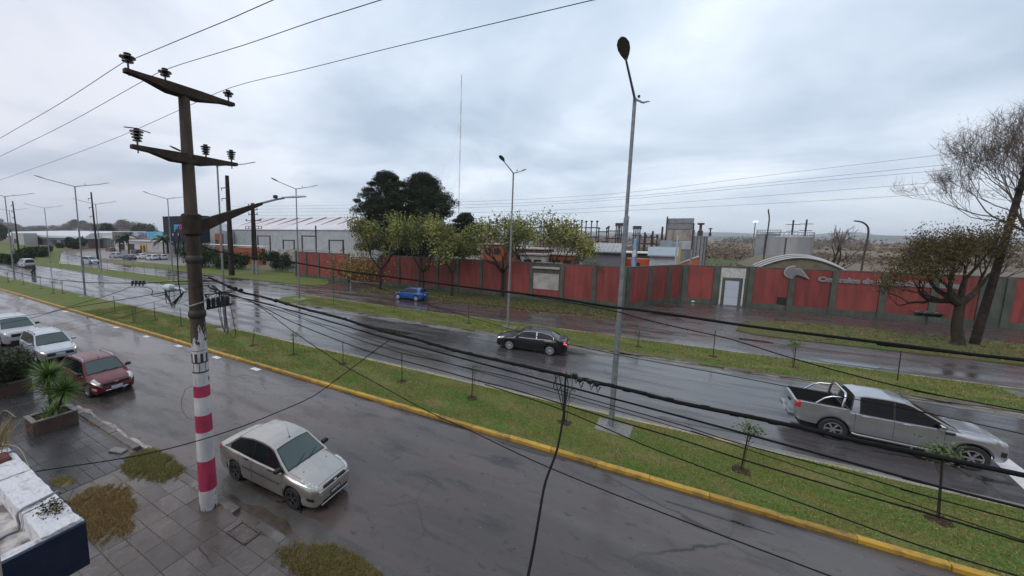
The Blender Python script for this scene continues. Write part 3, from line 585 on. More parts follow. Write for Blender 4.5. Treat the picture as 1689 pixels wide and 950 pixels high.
        if 'hood' in P:
            x0, x1 = P['hood']; b = MB(); b.tube([surf(x, 5.35, s_, .001) for x in np.linspace(x0, x1, 12)], .006, 4); b.obj('hood_seam', M_black, root)
    if 'hood' in P: b = MB(); b.tube([surf(P['hood'][1], k, 1, .001) for k in np.linspace(5.35, 8, 8)]+[surf(P['hood'][1], k, -1, .001) for k in np.linspace(8, 5.35, 8)], .006, 4); b.obj('hood_seam', M_black, root)
    # nose and tail furniture
    for (nm, x, dims, z, m) in P.get('front', []):
        b = MB(); b.cbox((x,0,z), dims, min(.012, dims[0]*.4)); b.obj(nm, m, root)
    for (nm, pts, rad, m) in P.get('tubes', []):
        b = MB(); b.tube(pts, rad, 7); b.obj(nm, m, root, smooth=60)
    for (nm, x, k0, k1, s0, x1, m) in P.get('patches', []):
        for s_ in ((1,-1) if s0 == 0 else (s0,)): patch(nm, x, x1, k0, k1, s_, m, .007)
    for (x, y0, ln) in P.get('wipers', []):
        pts = [topp(x+.05, y0, .02), topp(x-.10, y0+ln, .02)]; b = MB(); b.tube(pts, .009, 4); b.obj('wiper', M_black, root)
    if 'antenna' in P:
        x, l, dxx = P['antenna']; p = topp(x, 0, 0); b = MB(); b.tube([p, p+Vector((dxx, 0, l))], [.008,.003], 4); b.lathe([(.03,0),(.02,.02),(0,.03)], 8, c=p); b.obj('antenna', M_black, root)
    for s_ in (1,-1):
        if 'rails' in P:
            x0, x1 = P['rails']; pts = [topp(x0, s_*.9, .0)]+[topp(x0+(x1-x0)*t, s_*.9, .055) for t in (.06,.3,.5,.7,.94)]+[topp(x1, s_*.9, .0)]; b = MB(); b.tube(pts, .016, 5); b.obj('roof_rail', P.get('railm', M_black), root, smooth=60)
    return root, surf, topp

def hatch_spec(pt, L=4.1, W=1.73, H=1.5, **kw):
    f = L/2; P = dict(xf=f, xr=-f, W=W, paint=pt, r=.31, wheels=(1.28, -1.24), sill=.23,
        top=[(-f,.70),(-f+.03,.88),(-f+.12,.97),(-f+.5,1.0),(0,.97),(f-1.25,.95),(f-.8,.88),(f-.3,.76),(f-.08,.66),(f,.55)],
        head=(f-.52,f-.07,4.2,5.6), tail=(-f+.03,-f+.28,3.1,4.6),
        cab=dict(base=(-f+.12,f-1.0), roof=[(-f+.42,H-.09),(-f+.75,H-.01),(-.35,H),(.15,H-.02),(.38,H-.07)], wb=W/2*.94, wr=W/2*.70,
                 side=[(-f+.55,-.55),(-.50,.32),(.36,.98)], ws=(.43,f-1.08,.86), rw=(-f+.16,-f+.38,.8)),
        hood=(f-1.05,f-.14), seams=[-1.02+.15,-.08,.95], handles=[-.3,.62], mirror=(.88,.98), mirrorm=M_black,
        front=[('grille',f-.012,(.05,.85,.09),.60,M_black),('number_plate',f+.01,(.02,.42,.13),.43,M_plw),('lower_grille',f-.03,(.06,1.0,.10),.30,M_black),('rear_plate',-f-.004,(.02,.42,.13),.72,M_plw)])
    P.update(kw); return P
def sedan_spec(pt, L=4.25, W=1.68, H=1.45, **kw):
    f = L/2; P = dict(xf=f, xr=-f, W=W, paint=pt, r=.30, wheels=(1.27,-1.22), sill=.22,
        top=[(-f,.62),(-f+.03,.86),(-f+.12,1.0),(-f+.35,1.03),(-f+.75,1.02),(0,.97),(f-1.25,.965),(f-.8,.915),(f-.32,.83),(f-.10,.755),(f-.02,.70),(f,.58)],
        plan=[(-f,.78),(-f+.06,.88),(-f+.22,.955),(-f+.8,1),(f-1.0,1),(f-.5,.965),(f-.22,.90),(f-.09,.80),(f-.03,.70),(f,.62)], flare=.018,
        head=(f-.56,f-.04,3.75,5.5), tail=(-f+.03,-f+.22,3.0,4.5),
        cab=dict(base=(-f+.42,f-1.02), roof=[(-f+1.02,H-.08),(-.55,H-.005),(-.1,H),(.22,H-.03),(.40,H-.08)], wb=W/2*.93, wr=W/2*.70,
                 side=[(-f+.72,-.42),(-.36,.95)], ws=(.45,f-1.10,.87), rw=(-f+.48,-f+.96,.82)),
        hood=(f-1.05,f-.12), seams=[-.95,-.39,.93], handles=[-.62,.42], mirror=(.84,.99), mirrorm=M_black,
        front=[('grille',f-.035,(.06,.84,.085),.69,M_black),('number_plate',f+.010,(.02,.40,.12),.43,M_plb),('plate_mark',f+.022,(.004,.34,.05),.43,M_plw),('lower_grille',f-.02,(.06,.95,.07),.31,M_black),('rear_plate',-f-.004,(.02,.40,.12),.75,M_plw)])
    P.update(kw); return P

# 1. champagne sedan parked by the striped pole
tan = paint('champagne', (.43,.405,.375), .72, .30)
P = sedan_spec(tan, L=4.2, W=1.68, H=1.49, rim=M_rimd, spokes=5, trim=(-.80,.82), wipers=[(.98,-.55,.6),(.98,.05,.6)], antenna=(.30,.38,-.14), tailm=M_tail, handlem=M_black)
P['front'] += [('badge', 2.1-.02, (.07,.11,.05), .69, M_chr), ('bumper_lip', 2.1-.01, (.05,1.15,.035), .625, tan), ('bumper_lip', 2.1-.01, (.05,1.05,.03), .245, tan)]; P['patches'] = [('fog_grille',1.80,1.5,2.1,0,1.99,M_black)]
car1, sf, tp = make_car('parked_car', 'champagne beige sedan parked at the kerb beside the red and white pole', 'car', (-9.26, 7.08, 0), R(1.8), P)
for y in (-.28,.28):
    b = MB(); p = sf(1.35, 6.3 if y else 6.3, 1 if y > 0 else -1, .0); b.lathe([(.018,0),(.012,.014),(0,.016)], 8, c=(p.x, p.y, p.z)); b.obj('washer_nozzle', M_black, car1)
# 2. dark red hatchback with roof rails
red = paint('dark_red', (.105,.003,.012), .0, .33)
P = hatch_spec(red, L=4.05, W=1.73, H=1.50, rails=(-1.15,.25), railm=M_chr, antenna=(.28,.2,-.1), wipers=[(1.0,-.5,.6),(1.0,.05,.6)])
P['front'] = [('grille',2.0,(.06,1.0,.15),.60,M_black),('badge',2.035,(.03,.16,.05),.66,mat('gold_badge',(.55,.36,.10),.3,.8)),('number_plate',2.045,(.02,.42,.13),.42,M_plw),('skid_trim',2.03,(.04,.86,.05),.33,M_chr),('rear_plate',-2.03,(.02,.42,.13),.72,M_plw)]
P['patches'] = [('fog_lamp',1.72,1.6,2.5,0,1.93,M_lamp)]
make_car('parked_car', 'dark red hatchback with silver roof rails parked behind the spiky planter', 'car', (-22.85, 7.02, 0), R(1), P)
# 3. silver car, headlights on
sil = paint('silver', (.46,.50,.54), .72, .30)
P = hatch_spec(sil, L=4.3, W=1.76, H=1.50, headm=M_lamp, rails=(-1.2,.3), railm=M_black, mirrorm=sil, wipers=[(1.1,-.5,.6),(1.1,.05,.6)])
P['front'] = [('grille',2.13,(.06,1.15,.16),.50,M_black),('number_plate',2.165,(.02,.42,.13),.50,M_plw),('grille_bar',2.14,(.05,1.2,.03),.64,M_chr)]
P['patches'] = [('lit_bulb',1.93,4.5,5.0,0,2.05,M_lit)]
make_car('parked_car', 'silver grey car with both headlights lit, parked between the red and the white car', 'car', (-31.0, 7.35, 0), R(-1), P)
# 4. white SUV
wht = paint('white', (.42,.44,.47), .2, .35)
P = hatch_spec(wht, L=4.5, W=1.85, H=1.70, r=.35, mirrorm=M_black)
P['top'] = [(-2.25,.75),(-2.2,1.0),(-2.1,1.1),(-1.7,1.12),(0,1.10),(.95,1.08),(1.5,1.03),(2.0,.95),(2.18,.82),(2.25,.62)]
P['cab']['roof'] = [(-1.95,1.58),(-1.6,1.68),(-.3,1.71),(.2,1.68),(.4,1.62)]; P['mirror'] = (.95,1.12)
P['front'] = [('grille',2.24,(.06,1.1,.20),.74,M_black),('number_plate',2.27,(.02,.42,.13),.52,M_plw),('lower_grille',2.23,(.06,1.2,.14),.34,M_black)]
make_car('parked_car', 'white off-road wagon furthest back in the kerbside row, beyond the silver car', 'car', (-37.3, 7.2, 0), R(0), P)
# 5. black sedan driving left
blk = paint('black', (.004,.004,.006), .0, .3)
P = sedan_spec(blk, L=4.55, W=1.78, H=1.46, r=.32, wheels=(1.33,-1.25), rim=mat('bright_alloy',(.6,.62,.66),.3,.6), spokes=10, rr=.72, headm=M_lamp, tailm=M_taillit, mirrorm=blk, framem=M_chr)
P['cab']['wr'] = .60; P['cab']['roof'] = [(-1.22,1.36),(-.7,1.455),(-.1,1.46),(.3,1.43),(.5,1.37)]; P['cab']['base'] = (-1.82,1.22); P['cab']['side'] = [(-1.42,-.42),(-.36,1.05)]; P['cab']['ws'] = (.55,1.12,.87); P['cab']['rw'] = (-1.74,-1.26,.82)
P['patches'] = [('lit_bulb',2.0,4.3,5.0,0,2.13,M_lit)]; P['tubes'] = [('sunroof_edge', [(-.35,-.36,1.462),(-.35,.36,1.462),(.15,.36,1.45),(.15,-.36,1.45),(-.35,-.36,1.462)], .008, M_black)]
a, bq = gp(841,577), gp(905,586); d = (a-bq).normalized(); mid = (a+bq)/2; nrm = Vector((-d.y, d.x, 0)); nrm = nrm if nrm.y > 0 else -nrm
c = mid + nrm*.84 - d*.04
make_car('moving_car', 'black sedan driving along the main road with bright alloy wheels', 'car', (c.x, c.y, 0), math.atan2(d.y, d.x), P)
# 6. blue hatchback parked on the service road
blu = paint('blue', (.008,.085,.34), .3, .32)
P = hatch_spec(blu, L=3.97, W=1.72, H=1.48, rim=mat('pale_cover',(.6,.6,.6),.4,.3), spokes=8, rr=.74, tailm=mat('pink_lens',(.45,.06,.12),.15,coat=1.0), mirrorm=blu)
P['tail'] = (-1.96,-1.66,4.0,5.9)
P['cab']['roof'] = [(-1.62,1.36),(-1.1,1.46),(-.5,1.48),(0,1.45),(.25,1.39)]; P['cab']['base'] = (-1.84,1.15); P['cab']['side'] = [(-1.35,-.42),(-.36,.85)]; P['cab']['ws'] = (.32,1.05,.86); P['cab']['rw'] = (-1.80,-1.62,.8)
a, bq = gp(656,493.5), gp(685.5,497); mid = (a+bq)/2; print('blue', a, bq)
make_car('parked_car', 'bright blue hatchback standing on the service road in front of the street trees', 'car', (mid.x+.05, mid.y+.82, 0), math.pi-R(1), P)
# 7. silver pickup
spk = paint('pickup_silver', (.41,.43,.45), .75, .28)
f = 2.50
P = dict(xf=f, xr=-2.60, W=1.86, paint=spk, r=.385, wheels=(1.72,-1.50), sill=.42, crown=.06, flare=.035,
    top=[(-2.60,1.08),(-2.56,1.20),(-2.45,1.22),(-1.2,1.22),(-1.1,1.17),(0,1.16),(.95,1.17),(1.4,1.16),(1.8,1.155),(2.15,1.13),(2.34,1.08),(2.45,1.0),(2.50,.80)],
    low=[(-2.60,.62),(-2.45,.50),(-2.2,.46),(2.0,.40),(2.35,.40),(2.50,.48)], floor=.68, bed=(-2.53,-1.12),
    plan=[(-2.60,.90),(-2.57,.95),(-2.4,.985),(-1.2,1),(1.7,1),(2.1,.975),(2.3,.93),(2.43,.86),(2.50,.76)],
    head=(2.04,2.44,3.7,4.9), tail=(-2.66,-2.42,3.0,4.9), hskew=-.15,
    cab=dict(base=(-1.08,1.46), roof=[(-1.0,1.72),(-.75,1.79),(-.1,1.81),(.25,1.78),(.42,1.72)], wb=.875, wr=.66, side=[(-.84,-.06),(.0,1.12)], ws=(.47,1.38,.88), rw=(-1.06,-1.03,.8), glass=M_tint, wsm=M_tint, lo=.03),
    hood=(1.48,2.40), seams=[-.98,-.03,1.10], handles=[-.72,.26], handlem=M_chr, mirror=(.98,1.19), mirrorm=M_chr, rim=M_rim, spokes=6, rr=.64,
    front=[('grille',f-.01,(.06,.95,.24),.84,M_chr),('number_plate',f+.04,(.02,.42,.13),.50,M_plw),('front_bumper',f-.06,(.16,1.25,.20),.58,spk),('rear_bumper',-2.66,(.16,1.55,.15),.60,mat('bumper_steel',(.30,.31,.32),.25,.9)),('tailgate_handle',-2.62,(.05,.26,.09),.98,M_black),('rear_plate',-2.75,(.02,.42,.13),.60,M_plw)],
    patches=[('fog_lamp',2.28,1.3,2.2,0,2.42,M_black)], antenna=(.35,.18,-.08))
P['patches'] += [('fender_vent',1.10,3.2,3.8,0,1.32,M_black)]
P['tail'] = (-2.60,-2.44,2.7,4.6)
P['tailm'] = mat('pickup_tail', (.38,.015,.02), .2, col2=(.5,.22,.22), scale=6, lo=.5, hi=.6, coat=.6)
bar = []
for s_ in (1,-1):
    P.setdefault('tubes', []).append(('sport_bar', [(-1.32,s_*.84,1.20),(-1.27,s_*.80,1.62),(-1.25,s_*.70,1.735),(-1.25,s_*.4,1.75)], .038, M_chr))
    P['tubes'].append(('bar_brace', [(-1.28,s_*.80,1.60),(-1.62,s_*.81,1.56),(-1.80,s_*.82,1.46),(-2.02,s_*.84,1.22)], .030, M_chr))
    P['tubes'].append(('running_board', [(-1.02,s_*.92,.40),(-.9,s_*.96,.385),(1.0,s_*.96,.385),(1.14,s_*.92,.40)], .045, mat('board_metal',(.25,.26,.27),.3,.8)))
P['tubes'] += [('sport_bar', [(-1.25,-.42,1.75),(-1.25,.42,1.75)], .038, M_chr), ('rear_rack', [(-1.2,-.6,1.3),(-1.2,.6,1.3)], .02, M_black), ('sport_bar', [(-1.30,-.82,1.30),(-1.29,.82,1.30)], .025, M_black)]
a, bq = gp(1371,724), gp(1598,774); d = (bq-a).normalized(); mid = (a+bq)/2; nrm = Vector((-d.y, d.x, 0))
c = mid + nrm*.88 - d*.11
truck, sf, tp = make_car('pickup_truck', 'silver double-cab pickup with open bed and chrome sport bar on the main road', 'pickup truck', (c.x, c.y, 0), math.atan2(d.y, d.x), P)
truck.scale = (1, 1, 1.05)
for (x, w) in ((.98,.02),):
    b = MB(); b.tube([tp(.44,-.6,.01), tp(.44,.6,.01)], .008, 4); b.obj('roof_seam', M_black, truck)
b = MB(); b.cbox((-2.585,0,.985),(.04,1.52,.42),.015); b.obj('tailgate', spk, truck)
b = MB(); b.tube([sf(x, 5.1, 1, .004) for x in np.linspace(-2.53,-1.1,10)], .022, 5); b.obj('bed_rail_cap', M_black, truck)
b = MB(); b.tube([sf(x, 5.1, -1, .004) for x in np.linspace(-2.53,-1.1,10)], .022, 5); b.obj('bed_rail_cap', M_black, truck)
# 8. far white pickup / van on the main road, seen from behind
p = gp(46,441.5); P = hatch_spec(wht, L=4.8, W=1.9, H=1.8, r=.36, tailm=M_tail); P['top'] = [(-2.4,.75),(-2.35,1.0),(-2.2,1.08),(0,1.08),(1.1,1.06),(1.9,1.0),(2.3,.85),(2.4,.6)]
P['cab']['base'] = (-2.35,1.35); P['cab']['roof'] = [(-2.25,1.7),(-1.9,1.78),(0,1.8),(.45,1.75),(.65,1.68)]; P['cab']['rw'] = (-2.33,-2.27,.82); P['cab']['ws'] = (.72,1.28,.86)
P['tubes'] = [('lower_bumper', [(-2.42,-.75,.55),(-2.42,.75,.55)], .08, M_tail)]
make_car('moving_car', 'white estate car far down the main road, ahead of the motorcycle', 'car', (p.x-2, p.y+.3, 0), math.pi, P)
P8 = P
# 9. car on the branch road
p = gp(140,434.5); P = hatch_spec(paint('pale_blue',(.42,.47,.55),.2,.35), L=4.2, W=1.75, H=1.65)
make_car('moving_car', 'pale grey hatchback on the branch road in front of the dark grey wall', 'car', (p.x, p.y+1, 0), math.atan2(-1,-3.6)+math.pi, P)
# 10. parked row in the lot
lots = [(184,425.5,'white',(.62,.63,.64),'h',5,'white hatchback at the left end of the shop parking row'), (206,429,'dark_blue',(.02,.035,.08),'s',6,'dark blue sedan parked second in the shop parking row'),
        (225,427,'white_two',(.58,.59,.60),'s',8,'white long car parked in the middle of the shop parking row'), (243,429,'white_three',(.62,.63,.66),'h',4,'white hatchback right of the middle of the shop parking row'),
        (259,428.5,'light_grey',(.40,.43,.46),'h',4,'light grey wagon at the right end of the shop parking row'), (177,414.5,'wine',(.16,.02,.03),'h',7,'wine red car parked alone by the dark grey wall'), (219,418,'dark',(.02,.02,.025),'h',3,'black car parked behind the white long car by the palm')]
for px, py, nm, cl, kd, az, lb in lots:
    p = gp(px, py); spec = (hatch_spec if kd == 'h' else sedan_spec)(paint(nm, cl, .1, .35)); spec['antenna'] = (.3,.1,0); del spec['antenna']
    make_car('parked_car', lb, 'car', (p.x, p.y+1, 0), R(180+az), spec, 'cars in the shop parking row')
# ------------------------------------------------------------------ motorcycle and rider far down the road
p = gp(55.5,455.5); mc = thing('motorcycle', 'small dark motorcycle riding away down the main road', 'motorcycle', (p.x, p.y, 0), math.pi)
for x in (-.62,.62):
    b = MB(); b.lathe([(.23,-.045),(.29,-.05),(.30,0),(.29,.05),(.23,.045)], 20, axis='y'); b.lathe([(.05,-.05),(.05,.05)], 8, axis='y')
    for k in range(5): a = 2*math.pi*k/5; b.tube([(0,0,0),(.24*math.cos(a),0,.24*math.sin(a))], .012, 4)
    b.obj('wheel', M_rub, mc, (x,0,.30))
b = MB(); b.tube([(-.62,0,.30),(-.1,0,.42),(.25,0,.45),(.42,0,.85)], .04, 6); b.tube([(.62,.08,.30),(.40,.08,.88)], .022, 5); b.tube([(.62,-.08,.30),(.40,-.08,.88)], .022, 5); b.obj('frame', M_black, mc)
b = MB(); b.cbox((.12,0,.78),(.48,.26,.22),.08); b.obj('fuel_tank', mat('moto_dark',(.03,.03,.05),.3), mc, smooth=60)
b = MB(); b.cbox((-.35,0,.78),(.62,.24,.10),.04); b.obj('seat', M_black, mc)
b = MB(); b.cbox((.08,0,.42),(.36,.26,.30),.05); b.tube([(.05,-.16,.3),(-.3,-.18,.28),(-.75,-.2,.36)], .04, 7); b.obj('engine', M_rimd, mc)
b = MB(); b.tube([(.34,-.36,1.02),(.40,-.15,.98),(.40,.15,.98),(.34,.36,1.02)], .016, 5); b.obj('handlebar', M_black, mc)
b = MB(); b.cbox((-.72,0,.74),(.05,.16,.08),.02); b.obj('taillight', M_tail, mc); b = MB(); b.cbox((-.66,0,.56),(.22,.14,.03),.01); b.obj('mudguard', M_black, mc)
def skin_body(name, nodes, edges, m, root=0, parent=None, loc=(0,0,0)):
    me = bpy.data.meshes.new(name); me.from_pydata([n[:3] for n in nodes], edges, []); o = bpy.data.objects.new(name, me); COL.objects.link(o)
    o.modifiers.new('skin', 'SKIN'); sv = me.skin_vertices[0].data
    for i, n in enumerate(nodes): sv[i].radius = (n[3], n[4] if len(n) > 4 else n[3]); sv[i].use_root = (i == root)
    sd = o.modifiers.new('sub', 'SUBSURF'); sd.levels = 1; sd.render_levels = 1
    bpy.context.view_layer.update(); dg = bpy.context.evaluated_depsgraph_get(); me2 = bpy.data.meshes.new_from_object(o.evaluated_get(dg)); bpy.data.objects.remove(o)
    me2.materials.clear()
    for mm in (m if isinstance(m, (list,tuple)) else [m]): me2.materials.append(mm)
    me2.polygons.foreach_set('use_smooth', [True]*len(me2.polygons)); return link(name, me2, parent, loc)
nodes = [(-.32,0,.90,.16,.18),(-.30,0,1.08,.15,.17),(-.22,0,1.28,.16,.20),(-.14,0,1.46,.14,.19),(-.10,0,1.56,.06),(-.08,0,1.66,.07)]
edges = [(0,1),(1,2),(2,3),(3,4),(4,5)]
for s_ in (1,-1):
    k = len(nodes); nodes += [(-.13,s_*.20,1.44,.075),(.04,s_*.30,1.22,.055),(.28,s_*.34,1.08,.04),(.34,s_*.33,1.04,.035),(-.26,s_*.13,.86,.10),(.12,s_*.22,.78,.08),(.02,s_*.20,.42,.055),(.14,s_*.20,.33,.045)]
    edges += [(3,k),(k,k+1),(k+1,k+2),(k+2,k+3),(0,k+4),(k+4,k+5),(k+5,k+6),(k+6,k+7)]
person = thing('person', 'person in dark jacket and dark helmet riding the motorcycle', 'person', (p.x, p.y, 0), math.pi)
skin_body('body', nodes, edges, mat('dark_cloth', (.03,.032,.045), .85), 0, person)
b = MB(); b.lathe([(0,1.58),(.09,1.585),(.135,1.64),(.145,1.72),(.12,1.81),(.06,1.85),(0,1.86)], 14, c=(-.07,0,0)); b.obj('helmet', M_black, person, smooth=60)
for s_ in (1,-1):
    b = MB(); b.cbox((.36,s_*.335,1.02),(.06,.085,.05),.02)
    for k in range(4): b.tube([(.375,s_*(.30+k*.022),1.035),(.41,s_*(.30+k*.022),1.02),(.40,s_*(.30+k*.022),.99)], .010, 5)
    b.tube([(.35,s_*.29,1.01),(.39,s_*.285,.995)], .011, 5); b.obj('glove', M_black, person)
# ------------------------------------------------------------------ concrete pole with painted bands
PX, PY = -9.89, 5.13
def pole_mat():
    m = bpy.data.materials.new('painted_pole'); m.use_nodes = True; t = m.node_tree; b = t.nodes['Principled BSDF']; l = t.links.new
    tcn = N(t, 'ShaderNodeTexCoord'); sp = N(t, 'ShaderNodeSeparateXYZ'); l(tcn.outputs['Object'], sp.inputs[0])
    conc = ramp(t, [(.35,(.035,.026,.019)),(.65,(.085,.065,.050))]); n0 = N(t,'ShaderNodeTexNoise',i_Scale=3.0,i_Detail=8.0); mp = N(t,'ShaderNodeMapping'); mp.inputs['Scale'].default_value=(1,1,.35); l(tcn.outputs['Object'],mp.inputs[0]); l(mp.outputs[0],n0.inputs['Vector']); l(n0.outputs['Fac'], conc.inputs[0])
    # paint bands by height (metres above the pavement) : white / red
    Z = [0]; zs = BANDS
    cr = N(t,'ShaderNodeValToRGB'); cr.color_ramp.interpolation='CONSTANT'; e = cr.color_ramp.elements; wh=(.56,.56,.58,1); rd=(.40,.045,.10,1)
    while len(e) < len(zs)+1: e.new(.9)
    e[0].position=0; e[0].color=wh
    for i,z in enumerate(zs): e[i+1].position = z/6; e[i+1].color = rd if i%2==0 else wh
    dv = N(t,'ShaderNodeMath',operation='DIVIDE'); l(sp.outputs['Z'],dv.inputs[0]); dv.inputs[1].default_value=6; l(dv.outputs[0],cr.inputs[0])
    # paint lost in chips, more near its ragged top and at the very foot
    n1 = N(t,'ShaderNodeTexNoise',i_Scale=5.0,i_Detail=9.0,i_Roughness=.7); l(mp.outputs[0],n1.inputs['Vector'])
    top = N(t,'ShaderNodeMapRange'); top.inputs[1].default_value=TOPP-.9; top.inputs[2].default_value=TOPP+.45; top.inputs[3].default_value=.36; top.inputs[4].default_value=.74; l(sp.outputs['Z'],top.inputs[0])
    foot = N(t,'ShaderNodeMapRange'); foot.inputs[1].default_value=0; foot.inputs[2].default_value=.6; foot.inputs[3].default_value=.14; foot.inputs[4].default_value=0; l(sp.outputs['Z'],foot.inputs[0])
    ad = N(t,'ShaderNodeMath',operation='ADD'); l(top.outputs[0],ad.inputs[0]); l(foot.outputs[0],ad.inputs[1])
    gt = N(t,'ShaderNodeMath',operation='SUBTRACT'); l(n1.outputs['Fac'],gt.inputs[0]); l(ad.outputs[0],gt.inputs[1])
    mr = N(t,'ShaderNodeMapRange'); mr.inputs[1].default_value=-.01; mr.inputs[2].default_value=.015; l(gt.outputs[0],mr.inputs[0])
    dirt = ramp(t,[(.4,(1,1,1)),(.7,(.62,.60,.58))]); n2 = N(t,'ShaderNodeTexNoise',i_Scale=4.0,i_Detail=6.0); l(mp.outputs[0],n2.inputs['Vector']); l(n2.outputs['Fac'],dirt.inputs[0])
    mu = N(t,'ShaderNodeMix',data_type='RGBA',blend_type='MULTIPLY'); mu.inputs[0].default_value=1; l(cr.outputs[0],mu.inputs[6]); l(dirt.outputs[0],mu.inputs[7])
    mx = N(t,'ShaderNodeMix',data_type='RGBA'); l(mr.outputs[0],mx.inputs[0]); l(conc.outputs[0],mx.inputs[6]); l(mu.outputs[2],mx.inputs[7]); l(mx.outputs[2],b.inputs['Base Color'])
    b.inputs['Roughness'].default_value=.6; b.inputs['Specular IOR Level'].default_value=.22; bp = N(t,'ShaderNodeBump'); bp.inputs['Strength'].default_value=.4; bp.inputs['Distance'].default_value=.01; l(n1.outputs['Fac'],bp.inputs['Height']); l(bp.outputs[0],b.inputs['Normal']); return m
def hz_(py, px): v = plx(px, py, PX); return v.z-.1
BANDS = [hz_(803,344), hz_(755,342), hz_(708,340), hz_(681,338), hz_(652,336), hz_(634,334)]; TOPP = hz_(528,326)
print('bands', [round(v,2) for v in BANDS], round(TOPP,2))
M_pole = pole_mat(); M_pc = mat('old_concrete', (.030,.022,.015), .8, col2=(.050,.038,.028), scale=4, bump=.6, bscale=18, spec=.2)
PT = 10.9
pole = thing('power_pole', 'tall concrete power pole with red and white painted bands by the champagne sedan', 'power pole', (PX, PY, .1), 0)
b = MB(); rr = lambda z: .225-.0098*z; zs = [0,.5,1,2,3,4,5,6,7,8,9,10,PT-.15]; b.tube([(0,0,z) for z in zs], [rr(z) for z in zs], 20); sh = b.obj('shaft', M_pole, pole, smooth=50)
for z in (6.75, 5.35): b = MB(); b.lathe([(rr(z)+.0,z-.10),(rr(z)+.03,z-.06),(rr(z)+.03,z+.06),(rr(z),z+.10)], 20); b.obj('band', mat('steel_band',(.03,.025,.022),.6), pole, smooth=40)
# black number panel painted round the shaft
zc0 = hz_(588,332); b = MB()
for k in range(6):
    a0 = R(-150+k*42); r_ = rr(zc0)+.004; n_ = 4
    vs = [(r_*math.cos(a0+R(20)*i/n_), r_*math.sin(a0+R(20)*i/n_), z) for z in (zc0-.10, zc0+.13) for i in range(n_+1)]
    b.add(vs, [(i,i+1,n_+2+i,n_+1+i) for i in range(n_)])
for z, h in ((zc0-.12,.03),(zc0+.20,.012),(zc0-.38,.035)):
    vs = []; r_ = rr(z)+.005
    for i in range(25): a = 2*math.pi*i/24; vs += [(r_*math.cos(a), r_*math.sin(a), z), (r_*math.cos(a), r_*math.sin(a), z+h)]
    b.add(vs, [(2*i,2*i+2,2*i+3,2*i+1) for i in range(24)])
for k in range(8):
    a0 = R(45*k+10); r_ = rr(zc0)+.006; vs = [(r_*math.cos(a0+s_*.035), r_*math.sin(a0+s_*.035), z) for z in (zc0-.37, zc0-.12) for s_ in (-1,1)]; b.add(vs, [(0,1,3,2)])
b.obj('painted_number_panel', mat('number_black',(.03,.03,.03),.5), pole)
def crossarm(z, y0, y1, rise):
    b = MB(); ys = [y0, y0+.35, -.35, .35, y1-.35, y1]; hh = [.075,.10,.20,.20,.10,.075]; ww = [.08,.09,.15,.15,.09,.08]; dz = [0]*6
    rings = []
    for y, h, w, d in zip(ys, hh, ww, dz): rings += [(-w,y,z+d-h*.55*2+.1),(w,y,z+d-h*.55*2+.1),(w*.8,y,z+d+.1),(-w*.8,y,z+d+.1)]
    fs = [(3,2,1,0),(20,21,22,23)]+[(i*4+j, i*4+(j+1)%4, i*4+4+(j+1)%4, i*4+4+j) for i in range(5) for j in range(4)]; b.add(rings, fs); return b.obj('crossarm', M_pc, pole)
def insulator(y, z, k=1.0, n=3):
    b = MB(); pr = [(.02,0),(.02,.10*k)]; zz = .10*k
    for i in range(n): r_ = (.09+.035*(i if n < 3 else i*.4))*k; pr += [(.045*k,zz),(r_,zz+.01*k),(r_*.95,zz+.03*k),(.05*k,zz+.055*k)]; zz += .065*k
    pr += [(.06*k,zz+.02*k),(0,zz+.035*k)]; b.lathe(pr, 14); b.tube([(0,0,.05),(0,0,-.15)], .014, 5)
    o = b.obj('insulator', mat('brown_ceramic',(.022,.012,.010),.25,coat=.5), pole, (0,y,z), smooth=45); return z+zz
Ya = [plx(212,118,PX).y-PY, plx(273,135,PX).y-PY, plx(377,168,PX).y-PY]; print('ins', Ya)
a0 = plx(205,122,PX); a1 = plx(385,170,PX); crossarm(PT-.12, a0.y-PY, a1.y-PY, .35)
zt = [insulator(Ya[0], PT+.0, 1.2, 2), insulator(Ya[1], PT-.02, 1.1, 2), insulator(Ya[2], PT+.0, 1.05, 2)]
c0 = plx(217,247,PX); c1 = plx(390,272,PX); crossarm(9.22, c0.y-PY, c1.y-PY, .3)
Yb = [plx(227,240,PX).y-PY, plx(340,262,PX).y-PY, plx(382,268,PX).y-PY]
for y, k in zip(Yb, (1.0,.9,.9)): insulator(y, 9.30, k, 4)
b = MB(); b.tube([(-.02,Yb[0]-.22,9.66),(0,Yb[0],9.68),(.02,Yb[0]+.26,9.64)], .012, 5); b.obj('clamp_bar', M_black, pole)
